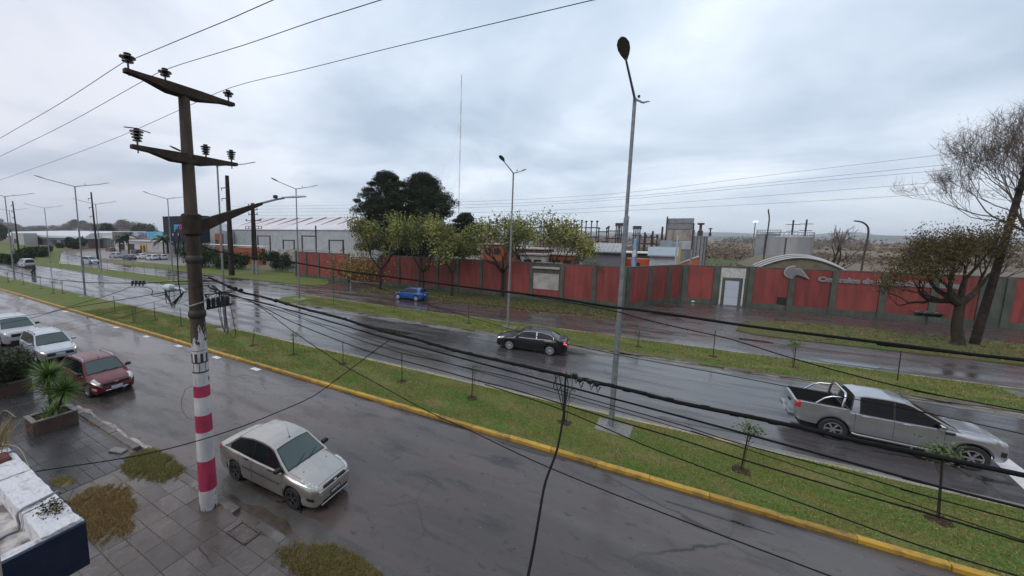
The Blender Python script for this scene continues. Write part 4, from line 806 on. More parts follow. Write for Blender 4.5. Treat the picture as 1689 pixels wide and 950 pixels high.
# lamp arm
z0 = 7.62; b = MB(); b.lathe([(rr(z0)+.02,z0-.27),(rr(z0)+.07,z0-.24),(rr(z0)+.07,z0+.24),(rr(z0)+.02,z0+.27)], 20)
def arm_ring(y, zc_, h, w): return [(-w,y,zc_-h),(w,y,zc_-h),(w*.7,y,zc_+h*.6),(-w*.7,y,zc_+h*.6)]
q = [(.15,7.60,.21,.10),(.8,7.86,.15,.085),(1.5,8.12,.09,.07),(2.0,8.30,.05,.05)]; vs = sum([arm_ring(*t_) for t_ in q], [])
b.add(vs, [(3,2,1,0),(12,13,14,15)]+[(i*4+j, i*4+(j+1)%4, i*4+4+(j+1)%4, i*4+4+j) for i in range(3) for j in range(4)]); b.obj('lamp_arm', M_pc, pole, smooth=40)
def luminaire(parent, M, lit=False, name='lamp_head', mm=None):
    """LED street luminaire: rounded flat head, local +y outward"""
    b = MB(); prof = [(-.05,.05),(.0,.06),(.16,.115),(.40,.165),(.64,.165),(.82,.11),(.90,.03)]; vs = []
    for y, w in prof:
        for a in range(10): t = 2*math.pi*a/10; vs.append(M @ Vector((w*math.cos(t), y, .045*math.sin(t)*(1 if math.sin(t) > 0 else .45)*(w/.15)**.5)))
    b.add(vs, [tuple(range(10))[::-1], tuple(60+j for j in range(10))]+[(i*10+j, i*10+(j+1)%10, (i+1)*10+(j+1)%10, (i+1)*10+j) for i in range(6) for j in range(10)])
    h = b.obj(name, mm or mat('lamp_grey',(.10,.105,.115),.45,.3), parent, smooth=50)
    b = MB()
    for k in range(3): y = .26+k*.16; b.box(M @ Vector((0,y,-.026)), (.05,.05,.05), M=M.to_3x3().normalized()) if False else b.add([M @ Vector((x_, y+d_, -.028)) for x_, d_ in ((-.11,-.05),(.11,-.05),(.11,.05),(-.11,.05))], [(3,2,1,0)])
    b.obj('led_panel', mat('led_off',(.16,.10,.085),.3), h); return h
tip = plx(455,321,PX); ty = tip.y-PY
b = MB(); b.tube([(0,1.9,8.27),(0,ty,8.45),(0,ty+.3,8.52)], .032, 7); b.obj('lamp_bracket', mat('galvanised',(.24,.255,.27),.5,.4,col2=(.17,.18,.19),scale=6,bump=.1), pole)
luminaire(pole, Matrix.Translation((0,ty+.28,8.53)) @ Matrix.Rotation(R(7),4,'X'), mm=mat('lamp_grey_light',(.32,.33,.36),.4,.4))
b = MB(); b.cbox((0,ty-.02,8.53),(.10,.10,.10),.02); b.obj('photocell', M_black, pole)
# conduit down the side, with a kink, cable knots and boxes at 6 m
b = MB(); b.tube([(-.25,-.03,0),(-.235,-.03,2.5),(-.22,-.03,4.7),(-.21,-.03,5.6)], .022, 6); b.obj('conduit', mat('conduit_grey',(.18,.18,.20),.5), pole)
b = MB(); b.tube([(-.26,-.1,3.4),(-.42,-.2,3.3),(-.55,-.25,3.0),(-.55,-.25,2.7),(-.4,-.2,2.5),(-.27,-.1,2.45)], .006, 4); b.tube([(.0,-.30,7.4),(-.1,-.33,6.9),(-.2,-.30,6.2),(-.15,-.28,5.8)], .014, 5); b.obj('loose_cable', M_black, pole)
b = MB()
for k in range(5): b.cbox((.0,.30+k*.13,5.58),(.10,.06,.26),.02)
b.tube([(.0,.24,5.82),(.0,.95,5.80)], .02, 5); b.tube([(.0,.24,5.44),(.0,.95,5.46)], .03, 5); b.obj('terminal_block', M_black, pole)
b = MB(); b.tube([(-.1,-.24,5.62),(.16,-.24,5.60),(.25,.05,5.68),(.1,.30,5.82),(0,.9,5.86)], .022, 6); b.obj('bracket_strap', mat('galvanised'), pole, smooth=60)
b = MB(); b.cbox((-.60,-.32,6.02),(.34,.20,.16),.05); b.tube([(-.5,-.3,6.02),(-.25,-.2,6.0),(-.1,-.2,5.95)], .03, 5); b.obj('splice_box', mat('pale_box',(.42,.50,.52),.4), pole, smooth=50)
b = MB()
for k in range(9):
    a = RNG.uniform(-.12,.12,6); b.tube([(-.7+a[0],-.35,5.95),(-.75+a[1],-.33,5.7+a[2]),(-.55+a[3],-.3,5.55+a[4]*.6),(-.35+a[5],-.28,5.7),(-.15,-.2,5.95)], .010, 4)
for k in range(8):
    a = RNG.uniform(-.1,.1,6); b.tube([(.05,.35+a[0],6.05),(.25+a[1],.5,5.8+a[2]),(.12,.3+a[3],5.55+a[4]),(.02,.2,5.85)], .010, 4)
b.obj('cable_tangle', M_black, pole, kind='stuff')
b = MB()
for dx_, w_, d_ in ((.75,.16,.72),(.95,.28,.95),(.68,.10,.55)):
    b.tube([(dx_,.25,5.95),(dx_+w_*.5,.25,5.5),(dx_+w_,.25,5.15-d_*.2),(dx_+w_*.6,.25,5.1-d_*.3),(dx_-w_*.3,.25,5.2-d_*.25),(dx_-.15,.25,5.45),(dx_-.05,.25,5.95)], .009, 5)
b.obj('cable_loop', M_black, pole, smooth=60)
# ------------------------------------------------------------------ cables in mid-air
M_cable = mat('cable_black', (.010,.010,.011), .8, spec=.15)
def smoothpts(p, k=4):
    p = [Vector(v) for v in p]; out = []
    for i in range(len(p)-1):
        a, b_, c, d = p[max(i-1,0)], p[i], p[i+1], p[min(i+2,len(p)-1)]
        for j in range(k): t = j/k; out.append(.5*((2*b_)+(c-a)*t+(2*a-5*b_+4*c-d)*t*t+(3*b_-a-3*c+d)*t**3))
    return out+[p[-1]]
def cable(label, pts, r=.012, cat='cable', group=None, n=5, name='overhead_cable'):
    pts = smoothpts(pts); o0 = pts[0]; b = MB(); b.tube([p-o0 for p in pts], r*.8, n); o = b.obj(name, M_cable, None, tuple(o0), smooth=70); tag(o, label, cat, group); return o
def pc(Y, *xy): return [pl(x, y, Y) for x, y in xy]
def ext(p, d): v = (p[-1]-p[-2]).normalized(); return p+[p[-1]+v*d]
YC = 5.35
w1 = ext(pc(YC,(345,458),(372,470),(399,482),(430,489),(500,509),(560,524),(620,543),(680,558),(747,577),(820,594),(900,612),(976,629),(1045,645),(1120,664),(1244,689),(1343,710),(1401,724),(1480,741),(1559,756.6),(1689,784)), 10)
W1o = cable('thickest black cable bundle crossing from the striped pole to the lower right', w1, .030, n=7)
b = MB(); o0 = Vector(w1[0])
for k in range(90):
    t = k/89*(len(w1)-4); i = int(t); p = Vector(w1[i]).lerp(Vector(w1[i+1]), t-i)-o0; a = k*1.9; b.cbox(p+Vector((0,.008*math.cos(a),.014*math.sin(a))), (.10,.036,.036), .015)
for px in (378,388,397,455): p = pl(px, 471+(px-372)*.30, YC)-o0; b.cbox(p, (.10,.08,.08), .03)
b.obj('tie_wrap', M_cable, W1o, kind='stuff')
for px, py in ((948,619),(956,626),(973,629),(984,633)):
    p = pl(px, py, YC)-o0; b = MB(); b.cbox(p, (.07,.05,.07), .015); b.tube([p+Vector((0,0,-.03)), p+Vector((.02,0,-.12)), p+Vector((.05,0,-.03))], .008, 4); b.obj('clamp', M_black, W1o)
cable('second black cable just below the thickest bundle', ext(pc(YC+.12,(345,474),(380,486),(426,498),(510,520),(620,552.6),(747,587),(860,617),(923,634),(1120,686),(1239,718),(1400,762),(1535,799),(1689,838)), 8), .017)
cable('thin cable running under the second cable, across the pickup shadow', ext(pc(YC+.3,(345,478),(420,500),(468,514),(620,570),(747,601),(860,627),(1007,668),(1120,700),(1211,729),(1400,779.6),(1521,816),(1689,861)), 8), .009)
cable('thin cable passing over the sapling stakes of the near median', ext(pc(YC+.2,(345,480),(400,492),(435,507),(481,530.5),(570,566),(620,583),(730,611.6),(781,626),(860,646),(1007,690.5),(1120,724),(1228,759),(1400,809.7),(1543,850.5),(1689,894.7)), 8), .012)
cable('lower thin cable skimming the turf of the near median', ext(pc(YC+.1,(800,634),(860,653),(930,677),(1028,719),(1080,741),(1217,792),(1400,858),(1479,887),(1600,926),(1689,953)), 6), .010)
cable('steep thin cable dropping from the striped pole across the near road', ext(pc(YC-.3,(345,476),(414,497),(481,545),(563,600),(620,631.6),(709,680),(783,713.7),(880,760),(1003,811),(1153,868.7),(1340,939)), 5), .010)
cable('thin cable beside the second cable, near the black sedan', ext(pc(YC+.25,(395,490),(450,503),(510,527),(600,556),(700,588),(860,632),(1007,674),(1180,724),(1380,790)), 14), .007)
# black service cable falling to the buildings below the camera
sv = [pl(933,622,YC), pl(931,650,5.3), pl(930,681,5.1), pl(919,741,4.7), pl(900,794,4.2), pl(890,847,3.8), pl(880,905,3.4), pl(870,955,3.1)]; sv.append(sv[-1]+(sv[-1]-sv[-2])*1.5)
dr = cable('black service cable hanging from the bundle down out of the frame', sv, .017, n=6); o0 = Vector(sv[0]); b = MB()
for px, py in ((918,655),(925,655),(937,655),(944,652)): b.tube(smoothpts([pl(px-3,614,YC)-o0, pl(px,py-20,YC-.05)-o0, pl(px*.6+931*.4,py,YC-.1)-o0, pl(930,684,5.1)-o0]), .007, 4)
b.tube(smoothpts([pl(921,618,YC)-o0, pl(914,632,YC)-o0, pl(914,642,YC)-o0, pl(922,644,YC)-o0, pl(926,632,YC)-o0]), .006, 4); b.obj('branch_wire', M_black, dr)
# diagonal service wire to the lower left
cable('diagonal thin cable from mid bundle down across the champagne sedan roof', [pl(644,560,5.4), pl(620,577,5.2), pl(538,639,4.6), pl(506,659,4.3), pl(460,679,4.0), pl(403,702,3.4), pl(340,723,2.9), pl(262,744,2.4), pl(184,759,2.0), pl(90,773,1.65), pl(0,787,1.4), pl(-60,795,1.3)], .010)
# cables on the far side of the bundle, thin and dark
cable('long dark cable from the lamp arm height sweeping right past the wall foot', ext(pc(5.5,(330,405),(357,414),(410,424),(468,430),(556,445),(640,456),(700,464),(800,477),(900,489),(1000,505),(1060,512),(1130,522),(1230,537),(1380,556),(1500,571),(1600,584),(1689,594)), 12), .021, n=6)
cable('thin cable leaving the forecourt and crossing above the pickup', ext(pc(5.9,(870,487),(1000,510),(1060,526),(1130,542.5),(1207,560),(1306,590.6),(1436,626),(1560,654),(1689,678)), 8), .009)
cable('thin cable crossing the main road above the black sedan', ext(pc(6.1,(556,450),(700,500),(850,545),(944,569),(1060,593),(1176,614),(1306,639),(1430,662),(1560,688),(1689,716)), 8), .007)
LW = [('black cable running left from the striped pole with a row of four clamps', [(345,464),(300,464),(240,467),(215,467),(143,465.6),(72,458.5),(0,443)], .016, 5.3),
      ('cable rising from the frame edge over the white cars to the splice box', [(290,470),(268,486),(251,488),(249,476),(215,473.7),(188,484),(107,507.7),(72,516.6),(0,524.7)], .011, 5.1),
      ('cable just above the roofs of the white and silver cars', [(345,470),(300,478),(268,482.6),(197,495),(107,509.5),(54,524),(0,534.5)], .013, 5.0),
      ('very thin cable crossing the near median left of the striped pole', [(345,474),(300,484),(250,499),(160,520),(82,539),(0,560)], .006, 5.2),
      ('faint cable drooping towards the red hatchback roof', [(340,480),(300,499),(240,512),(179,530),(104,546),(40,566),(0,580)], .006, 5.15),
      ('thin cable on the far side of the pole above the left turf', [(345,400),(290,395),(200,405),(120,413),(0,424)], .005, 5.6)]
for lb, q, r_, Y in LW: c_ = cable(lb, ext(pc(Y,*q), 12), r_)
b = MB()
for px in (219,225,231,237): p = pl(px, 466.5, 5.3); b.tube([p+Vector((-.06,0,-.10)), p+Vector((-.04,0,.05)), p+Vector((.05,0,.06)), p+Vector((.07,0,-.04))], .022, 5)
o = b.obj('cable_clamp_row', M_black); tag(o, 'row of four black clamps on the cable left of the striped pole', 'cable clamp')
# bare line wires along the top
TW = [(0, [(0,228),(100,170),(200,105),(216,99),(300,64),(380,31),(450,0)]), (1, [(0,258),(110,204),(228,138),(278,113),(400,75),(520,34),(628,0)]), (2, [(0,297),(100,262),(200,224),(297,181),(382,144),(500,115),(640,80),(800,42),(978,0)])]
for (i, q), lb in zip(TW, ('bare wire over the outermost top insulator, running highest', 'bare wire over the middle top insulator', 'bare wire over the insulator at the road side of the top crossarm')):
    Y = PY+Ya[i]; p = pc(Y, *q); p = [p[0]+(p[0]-p[1])*1.5]+p; cable(lb, ext(p, 8), .0085, 'wire', name='power_line')
# ------------------------------------------------------------------ double-arm street lamps on the medians
M_galv = MATS['galvanised']
def street_lamp(x, y, h, label, a1=2.35, a2=2.35, up=.50, yaw=0, lean=0, pad=False):
    t = thing('street_lamp', label, 'street lamp', (x, y, .1), yaw, 'double street lamps on the medians')
    b = MB(); b.tube([(0,0,0),(0,0,h*.33)], .10, 12); b.tube([(0,0,h*.33),(0,0,h*.66)], .08, 12); b.tube([(0,0,h*.66),(0,0,h)], .06, 12)
    for z in (.33,.66): b.lathe([(.10 if z < .5 else .08,h*z-.12),(.06,h*z+.03)], 12)
    b.obj('mast', M_galv, t, smooth=40)
    b = MB(); b.cbox((0,0,.03),(.42,.42,.05),.01)
    for sx in (-.14,.14):
        for sy in (-.14,.14): b.lathe([(.02,.05),(.02,.12),(0,.12)], 6, c=(sx,sy,0))
    b.obj('base_plate', M_galv, t)
    if pad: b = MB(); b.cbox((.1,0,-.02),(1.25,1.1,.10),.02); b.obj('concrete_pad', M_conc, t)
    for s_, a_ in ((-1,a1),(1,a2)):
        b = MB(); b.tube([(0,0,h-.15),(0,s_*.1,h),(0,s_*a_,h+up)], [.05,.042,.03], 8); b.obj('arm', M_galv, t)
        M = Matrix.Translation((0,s_*(a_-.05),h+up)) @ Matrix.Rotation(0 if s_ > 0 else math.pi,4,'Z') @ Matrix.Rotation(R(17),4,'X'); luminaire(t, M)
    b = MB(); b.cbox((0,.9,h+up*.5+.08),(.08,.08,.10),.02); b.obj('photocell', M_black, t)
    return t
first = street_lamp(-.82, 15.75, 12.35, 'tall double street lamp on a concrete pad, tallest in the picture', pad=True, yaw=-.09)
def lamp_at(x, y, label): return copy_tree(first, (x, y, .1), 0, label)
lamp_at(-27.95, 16.55, 'double street lamp seen behind the striped pole, above the near median')
lamp_at(-55.6, 16.65, 'double street lamp on the near median left of the striped pole')
lamp_at(-82.3, 16.65, 'double street lamp on the near median by the motorcycle')
lamp_at(-109.5, 16.65, 'faint double street lamp on the near median at the left frame edge')
lamp_at(-9.6, 29.3, 'double street lamp beside the black sedan, on the far median')
lamp_at(16.4, 30.0, 'double street lamp at the right frame edge, beyond the pickup')
lamp_at(-34.2, 29.0, 'double street lamp at the rounded tip of the far median')
lamp_at(-62.5, 29.2, 'double street lamp behind the striped pole, on the turf near the median gap')
lamp_at(-88.5, 29.2, 'double street lamp in front of the shop parking row')
lamp_at(-115, 29.0, 'double street lamp where the branch road leaves')
lamp_at(-141, 29.0, 'small double street lamp over the left turf bushes')
lamp_at(-5.5, 118, 'small far double street lamp rising over the yellow trees')
# ------------------------------------------------------------------ wooden and concrete poles beyond the roads
def util_pole(x, y, h, label, arms, double=False, r=.16, sidearm=0, matt=None, lean=0, base_m=True):
    t = thing('utility_pole', label, 'utility pole', (x, y, 0), 0, 'utility poles beyond the roads'); m_ = matt or mat('pole_brown',(.020,.015,.012),.9,col2=(.045,.035,.028),scale=3,bump=.4,spec=.15)
    t.rotation_euler = (0, lean, 0)
    for dx_ in ((-.5,.45) if double else (0,)):
        b = MB(); b.tube([(dx_,0,0),(dx_*.55,0,h)], [r,r*.6], 10); b.obj('shaft', m_, t, smooth=60)
    for z, w, kind in arms:
        b = MB()
        if kind == 'left': b.box((-w/2,0,z),(w,.12,.12)); b.tube([(-w+.1,0,z),(-w+.1,0,z-.5)], .05, 6)
        elif kind == 'rack': b.box((0,0,z+.22),(w,.1,.08)); b.box((0,0,z-.22),(w,.1,.08)); [b.box((w*(k/5-.5),0,z),(.09,.08,.5)) for k in range(6)]
        else: b.box((0,0,z),(w,.12,.12)); [b.lathe([(.03,.06),(.09,.12),(.09,.18),(.05,.22),(.08,.27),(0,.36)], 8, c=(w*k,0,z)) for k in (-.45,.45)]
        b.obj('crossarm', m_, t)
    if base_m: b = MB(); b.tube([(0,-.12,.3),(0,-.12,2.2)], .12, 8) if not double else [b.tube([(d_,0,0),(d_,0,2.6)], r+.02, 10) for d_ in (-.5,.45)]; b.obj('whitewash', mat('whitewash',(.30,.29,.27),.8,col2=(.16,.15,.13),scale=4), t)
    return t
util_pole(-63.0, 38.9, 17.2, 'thick brown pole with two short arms right behind the striped pole', [(15.2,1.9,'left'),(13.4,1.9,'left')], r=.50)
util_pole(-61.4, 42.4, 12.8, 'twin utility poles with stacked crossarms and a rack, in front of the long warehouse', [(12.4,2.6,'x'),(11.6,2.6,'x'),(10.8,2.6,'x'),(9.7,4.4,'x'),(8.5,4.6,'rack')], double=True, r=.26)
util_pole(-118.5, 38.6, 17.0, 'brown pole with three left arms beside the branch road', [(15.6,2.2,'left'),(13.4,2.2,'left'),(11.2,2.2,'left')], r=.26, lean=-.03)
util_pole(-177, 37.5, 16.8, 'thin distant pole with three left arms at the left frame edge', [(15.6,2.4,'left'),(13.6,2.4,'left'),(11.6,2.4,'left')], r=.26, lean=-.03)
lp = thing('utility_pole', 'leaning concrete pole beside the dark-trunked tree at the right', 'utility pole', (21.0,43.4,0), 0, 'utility poles beyond the roads')
lp.rotation_euler = (R(-1), R(4.2), 0)
b = MB(); b.tube([(0,0,0),(0,0,5),(0,0,13.9)], [.25,.21,.14], 14); b.obj('shaft', mat('pole_brown'), lp, smooth=60)
for z in (13.4,12.4,11.3):
    b = MB(); b.tube([(-.2,-.2,z-.15),(.5,.4,z+.15)], [.16,.09], 7); b.lathe([(.05,0),(.13,.05),(.13,.12),(.07,.16),(.12,.22),(0,.34)], 9, c=(.5,.4,z+.1)); b.obj('crossarm', mat('pole_brown'), lp)
# distant line wires
for i, (q, lb) in enumerate([([(1650,244),(1555,255),(1300,285),(1060,315),(900,327),(760,333),(600,338),(415,340)], 'highest of the thin distant line wires across the field'),
    ([(1650,262),(1555,272),(1300,298),(1060,322),(900,333),(760,338),(600,343),(415,345)], 'second thin distant line wire from the top'),
    ([(1650,272),(1555,281),(1300,303),(1060,326),(900,337),(760,343),(600,348),(415,350)], 'third thin distant line wire from the top'),
    ([(1650,292),(1555,300),(1300,320),(1060,338),(900,347),(760,351),(600,354),(415,356)], 'fourth thin distant line wire from the top'),
    ([(1650,313),(1555,319),(1300,334),(1060,346),(900,353),(760,357),(600,359),(415,361)], 'lowest thin distant line wire above the wall')]):
    cable(lb, ext(pc(43.4, *q), 6), .013, 'wire', n=4, name='power_line')
# ------------------------------------------------------------------ sapling stakes
M_stake = mat('stake_wood', (.03,.022,.018), .8); M_sap = mat('sapling_leaf', (.09,.13,.045), .7, isl=.4)
def stake(x, y, h, leafy, label, lean=0.0, dirt=True):
    t = thing('staked_sapling', label, 'sapling', (x, y, .105), random.uniform(0,6), 'staked saplings planted along the medians')
    b = MB(); b.tube([(0,0,0),(lean*h,0,h)], .022, 5); b.obj('stake', M_stake, t)
    if leafy:
        b = MB(); b.tube([(.06,0,0),(.12,.02,h*.5),(.16,.05,h*.92)], .010, 4); [b.tube([(.14,.04,h*k),(.14+.2*math.cos(a),.04+.2*math.sin(a),h*(k+.15))], .006, 4) for k, a in ((.6,0),(.7,2),(.75,4),(.65,5))]; b.obj('stem', M_stake, t)
        n = 90*leafy; C = RNG.normal(size=(n,3))*(.17,.17,.13)+(.15,.05,h*.92); leaves('foliage', C, .045, M_sap, t)
    if dirt:
        b = MB(); k = 14; vs = [(0,0,.06)]+[(.30*(1+.2*math.sin(i*2.3))*math.cos(2*math.pi*i/k), .26*(1+.2*math.cos(i*1.7))*math.sin(2*math.pi*i/k), .002) for i in range(k)]; b.add(vs, [(0,1+i,1+(i+1)%k) for i in range(k)]); b.obj('dug_soil', M_soil, t, smooth=80)
    return t
sap1 = [(417,570,1.15,0,-.12,'bare leaning stake beside the kerb behind the striped pole'),(484,585,1.35,1,0,'small leafy sapling on its stake, second right of the striped pole'),(566,600,1.25,0,0,'bare upright stake under the crossing cables'),
        (663,629,1.45,0,.03,'bare stake below the middle of the near median'),(778,657,1.55,1,.03,'stake with a few pale leaves left of the hanging service cable'),(931,697,1.4,1,0,'sapling stake hidden behind the hanging service cable'),
        (1222,776,1.6,3,.10,'pale leafy sapling with stake left of the pickup'),(1548,858,2.0,4,.12,'largest leafy sapling with stake, under the pickup front wheel'),
        (190,517,1.6,0,0,'bare stake between the two left lamps'),(221,532,1.4,1,-.05,'leafy thin sapling left of the striped pole'),(256,528,1.5,0,0,'thin bare stake left of the striped pole near the road edge'),(299,538,1.5,0,0,'bare stake just left of the striped pole'),
        (88,484,1.5,1,0,'tiny sapling right of the leftmost lamp'),(104,484,1.4,1,0,'tiny sapling between two stakes at the far left of the near median'),(68,476,1.6,0,0,'bare stake nearest the leftmost lamp'),(39,469,1.6,0,0,'bare stake left of the lamp by the motorcycle'),(14,466,1.5,1,0,'leafy sapling at the left frame edge')]
for px, py, h, lf, ln, lb in sap1: p = gp(px, py, .1); stake(p.x, p.y, h, lf, lb, ln)
sap2 = [(550,502,1.5,0,'stake right of the rounded median tip'),(650,515,1.7,0,'stake in front of the blue hatchback'),(706,512,1.4,1,'thin sapling behind the blue hatchback tail'),(773,533,1.6,0,'stake left of the far median lamp'),(1053,572,1.1,1,'reddish sapling right of the tall lamp mast'),(1176,588,1.7,0,'stake at the forecourt entrance'),(1309,606,1.5,3,'light green sapling left of the pickup bed'),(1480,628,1.6,0,'stake beyond the pickup roof')]
for px, py, h, lf, lb in sap2: p = gp(px, py, .1); stake(p.x, p.y, h, lf, lb, .02, dirt=lf > 0 or px in (650,773,1176))
for i, (px, py) in enumerate([(139,443),(151,444),(164,446),(178,448),(206,451),(221,453),(239,456),(258,459),(279,463),(100,439),(113,440)]):
    p = gp(px, py, .1); t = stake(p.x, p.y, 2.1, 0, 'distant bare stake in the row in front of the shop parking', 0, dirt=False); t['group'] = 'distant stakes in front of the shop parking'; t['label'] = 'distant bare stake, '+['third','fourth','fifth','sixth','seventh','eighth','ninth','tenth','eleventh','first','second'][i]+' from the left in the row before the shop parking'
# ------------------------------------------------------------------ foreground: white parapet with navy face, planters
zT = 4.5; cA = gp(139,856,zT); cB = gp(11,905,zT); yo = 1.30; x1 = -4.97; x0 = -10.5; zB = 4.0; wv = .30
M_ww = mat('rough_white_wash', (.60,.60,.62), .7, col2=(.30,.29,.27), scale=9, detail=10, bump=1.0, bscale=30, lo=.52, hi=.72, coord='World'); M_stain = mat('stained_white', (.55,.53,.51), .7, col2=(.14,.115,.10), scale=3.4, detail=10, lo=.44, hi=.62, bump=.5, coord='World'); M_navy = mat('navy_paint', (.006,.012,.035), .5, col2=(.010,.018,.045), scale=5, coord='World', bump=.2)
par = thing('roof_parapet', 'white-washed concrete canopy with low parapet and navy blue face at the lower left', 'parapet', (x1, yo, zB), 0)
b = MB(); b.box2((x0-x1, -1.7, .0), (-.02, -.02, .29)); b.obj('roof_slab', M_stain, par)
b = MB(); b.box2((x0-x1,-1.7,-.02),(-.0,-1.75+.02,.42)) if False else b.box2((-.02,-1.72,-.03),(.015,.012,.46)); b.box2((x0-x1,-.012,-.03),(-.022,.015,.46)); b.obj('navy_face', M_navy, par)
# parapet blocks, three of them, rough-topped
xsb = [(-.024,-.62),(-.645,-1.62),(-1.65,-2.35),(-2.38,-3.6),(-3.63,-5.5)]
for i, (xa, xb) in enumerate(xsb):
    bm = bmesh.new(); bmesh.ops.create_cube(bm, size=1); bmesh.ops.subdivide_edges(bm, edges=bm.edges, cuts=7, use_grid_fill=True)
    for v in bm.verts:
        v.co = Vector(((xa+xb)/2+v.co.x*abs(xa-xb), -.014-wv/2+v.co.y*wv, .39+v.co.z*.22))
        k_ = .0035 if v.co.z > .48 else .0015; v.co += Vector((random.gauss(0,.002), random.gauss(0,k_), random.gauss(0,k_)))
    me = bpy.data.meshes.new('parapet_block'); bm.to_mesh(me); bm.free(); me.materials.append(M_ww); link('parapet_block', me, par)
b = MB(); b.tube(smoothpts([(-3.2,-1.7,.30),(-.9,-.95,.305),(-.72,-.42,.30),(-.70,-.335,.34),(-.70,-.33,.505),(-.74,-.15,.515),(-.80,.02,.50)]), .013, 6); b.tube(smoothpts([(-4.5,-1.3,.30),(-2.6,-.6,.305),(-2.3,-.34,.31),(-2.3,-.33,.5),(-2.4,0,.51)]), .012, 6); b.obj('cable_run', mat('painted_cable',(.20,.20,.23),.6), par, smooth=60)
b = MB(); b.cbox((-1.75,-.33,.52),(.22,.12,.03),.01); b.obj('brick_piece', mat('brick_red',(.20,.06,.05),.8), par, rz=.3) if False else None
# front lip of the slab
bm = bmesh.new(); bmesh.ops.create_cube(bm, size=1); bmesh.ops.subdivide_edges(bm, edges=bm.edges, cuts=9, use_grid_fill=True)
for v in bm.verts: v.co = Vector((-.07+v.co.x*.10, -.85+v.co.y*1.72, .36+v.co.z*.22)); v.co += Vector((random.gauss(0,.003), 0, random.gauss(0,.003)))
me = bpy.data.meshes.new('slab_lip'); bm.to_mesh(me); bm.free(); me.materials.append(M_ww); link('slab_lip', me, par)
n = 260; C = RNG.normal(size=(n,3))*(.10,.06,.02)+(x1-.45, yo-.12, zT+.02); leaves('roof_moss', C, .016, mat('moss',(.06,.055,.02),.9,isl=.5), kind='stuff')
gq = thing('grass_tuft', 'tall dry grass growing from the white parapet at the left frame edge', 'weed', (x1-2.75, yo-.12, zT))
n = 170; P = RNG.normal(size=(n,3))*(.14,.05,0); blades('leaf_blades', P, .42, .006, [mat('straw',(.30,.23,.10),.8,isl=.4)], gq, lean=.45, kind='stuff')
b = MB(); b.tube(smoothpts([(0,0,0),(.02,.03,.35),(.18,.1,.55),(.45,.15,.50)]), .004, 4); b.tube(smoothpts([(0,0,0),(.35,.06,.12),(.75,.1,.16),(1.05,.1,.02)]), .004, 4); b.tube(smoothpts([(-.1,0,0),(-.05,.0,.5),(.05,.03,.95)]), .004, 4); b.obj('seed_stalk', mat('stalk',(.32,.27,.16),.8), gq)
b = MB(); b.cbox((x1-2.25,yo-.16,zT+.02),(.26,.16,.06),.02); tag(b.obj('broken_brick', mat('brick_red',(.16,.05,.045),.8,col2=(.09,.04,.035),scale=12,bump=.8)), 'broken red brick lying on the white parapet', 'brick')
# beige post at the very left edge
q = gp(-12,950,6.3); b = MB(); e0 = plx(0,845,-2.6); e1 = plx(12,960,-2.6); b.box2((-.05,-.6,-3.2),(0,0,0)); 
bp0 = plx(1,850,-2.2); bp1 = plx(12,950,-2.2); b = MB(); wd = .35
b.add([(0,bp0.y-bp1.y,bp0.z-bp1.z),(0,0,0),(0,-wd,0),(0,-wd+bp0.y-bp1.y,bp0.z-bp1.z)], [(0,1,2,3)]) if False else None
b.tube([Vector((-2.2,bp0.y-.05,bp0.z)), Vector((-2.2,bp0.y-.05,bp0.z-3.5))], .035, 8)
tag(b.obj('downpipe', mat('beige_pipe',(.30,.26,.20),.5)), 'beige pipe standing at the bottom of the left frame edge', 'pipe')
def planter(x, y, dx_, dy_, h, label, rot=0):
    t = thing('brick_planter', label, 'planter', (x, y, .1), rot); M_br = mat('planter_brick',(.075,.040,.032),.6,col2=(.12,.07,.055),scale=9,bump=.4); M_mo = mat('joint_mortar')
    b = MB(); 
    for s_ in (-1,1): b.box((0,s_*(dy_/2-.07),h/2),(dx_-.02,.10,h)); b.box((s_*(dx_/2-.07),0,h/2),(.10,dy_-.22,h))
    b.obj('wall_core', M_mo, t); rows = int(h/.075); br = MB()
    for r_ in range(rows):
        z = .04+r_*.075; off = (r_%2)*.12
        for s_ in (-1,1):
            k = -dx_/2+off
            while k < dx_/2-.05: w = min(.225, dx_/2-k); br.box((k+w/2, s_*(dy_/2-.06), z),(w-.012,.125,.063)); k += .237
            k = -dy_/2+.12+off*.5
            while k < dy_/2-.15: w = min(.225, dy_/2-.12-k); br.box((s_*(dx_/2-.06), k+w/2, z),(.125,w-.012,.063)); k += .237
    br.obj('brick_course', M_br, t, kind='stuff')
    for s_ in (-1,1):
        b = MB(); b.cbox((0,s_*(dy_/2-.06),h+.025),(dx_+.03,.16,.05),.01); b.obj('coping', M_conc, t); b = MB(); b.cbox((s_*(dx_/2-.06),0,h+.025),(.16,dy_-.30,.049),.01); b.obj('coping', M_conc, t)
    b = MB(); b.box((0,0,h-.06),(dx_-.2,dy_-.2,.06)); b.obj('soil', M_soil, t); return t
pA = gp(84,712,.1); print('planter', pA)
planter(-19.15, 4.42, .95, 1.25, .50, 'brick planter with pale coping holding the spiky yucca')
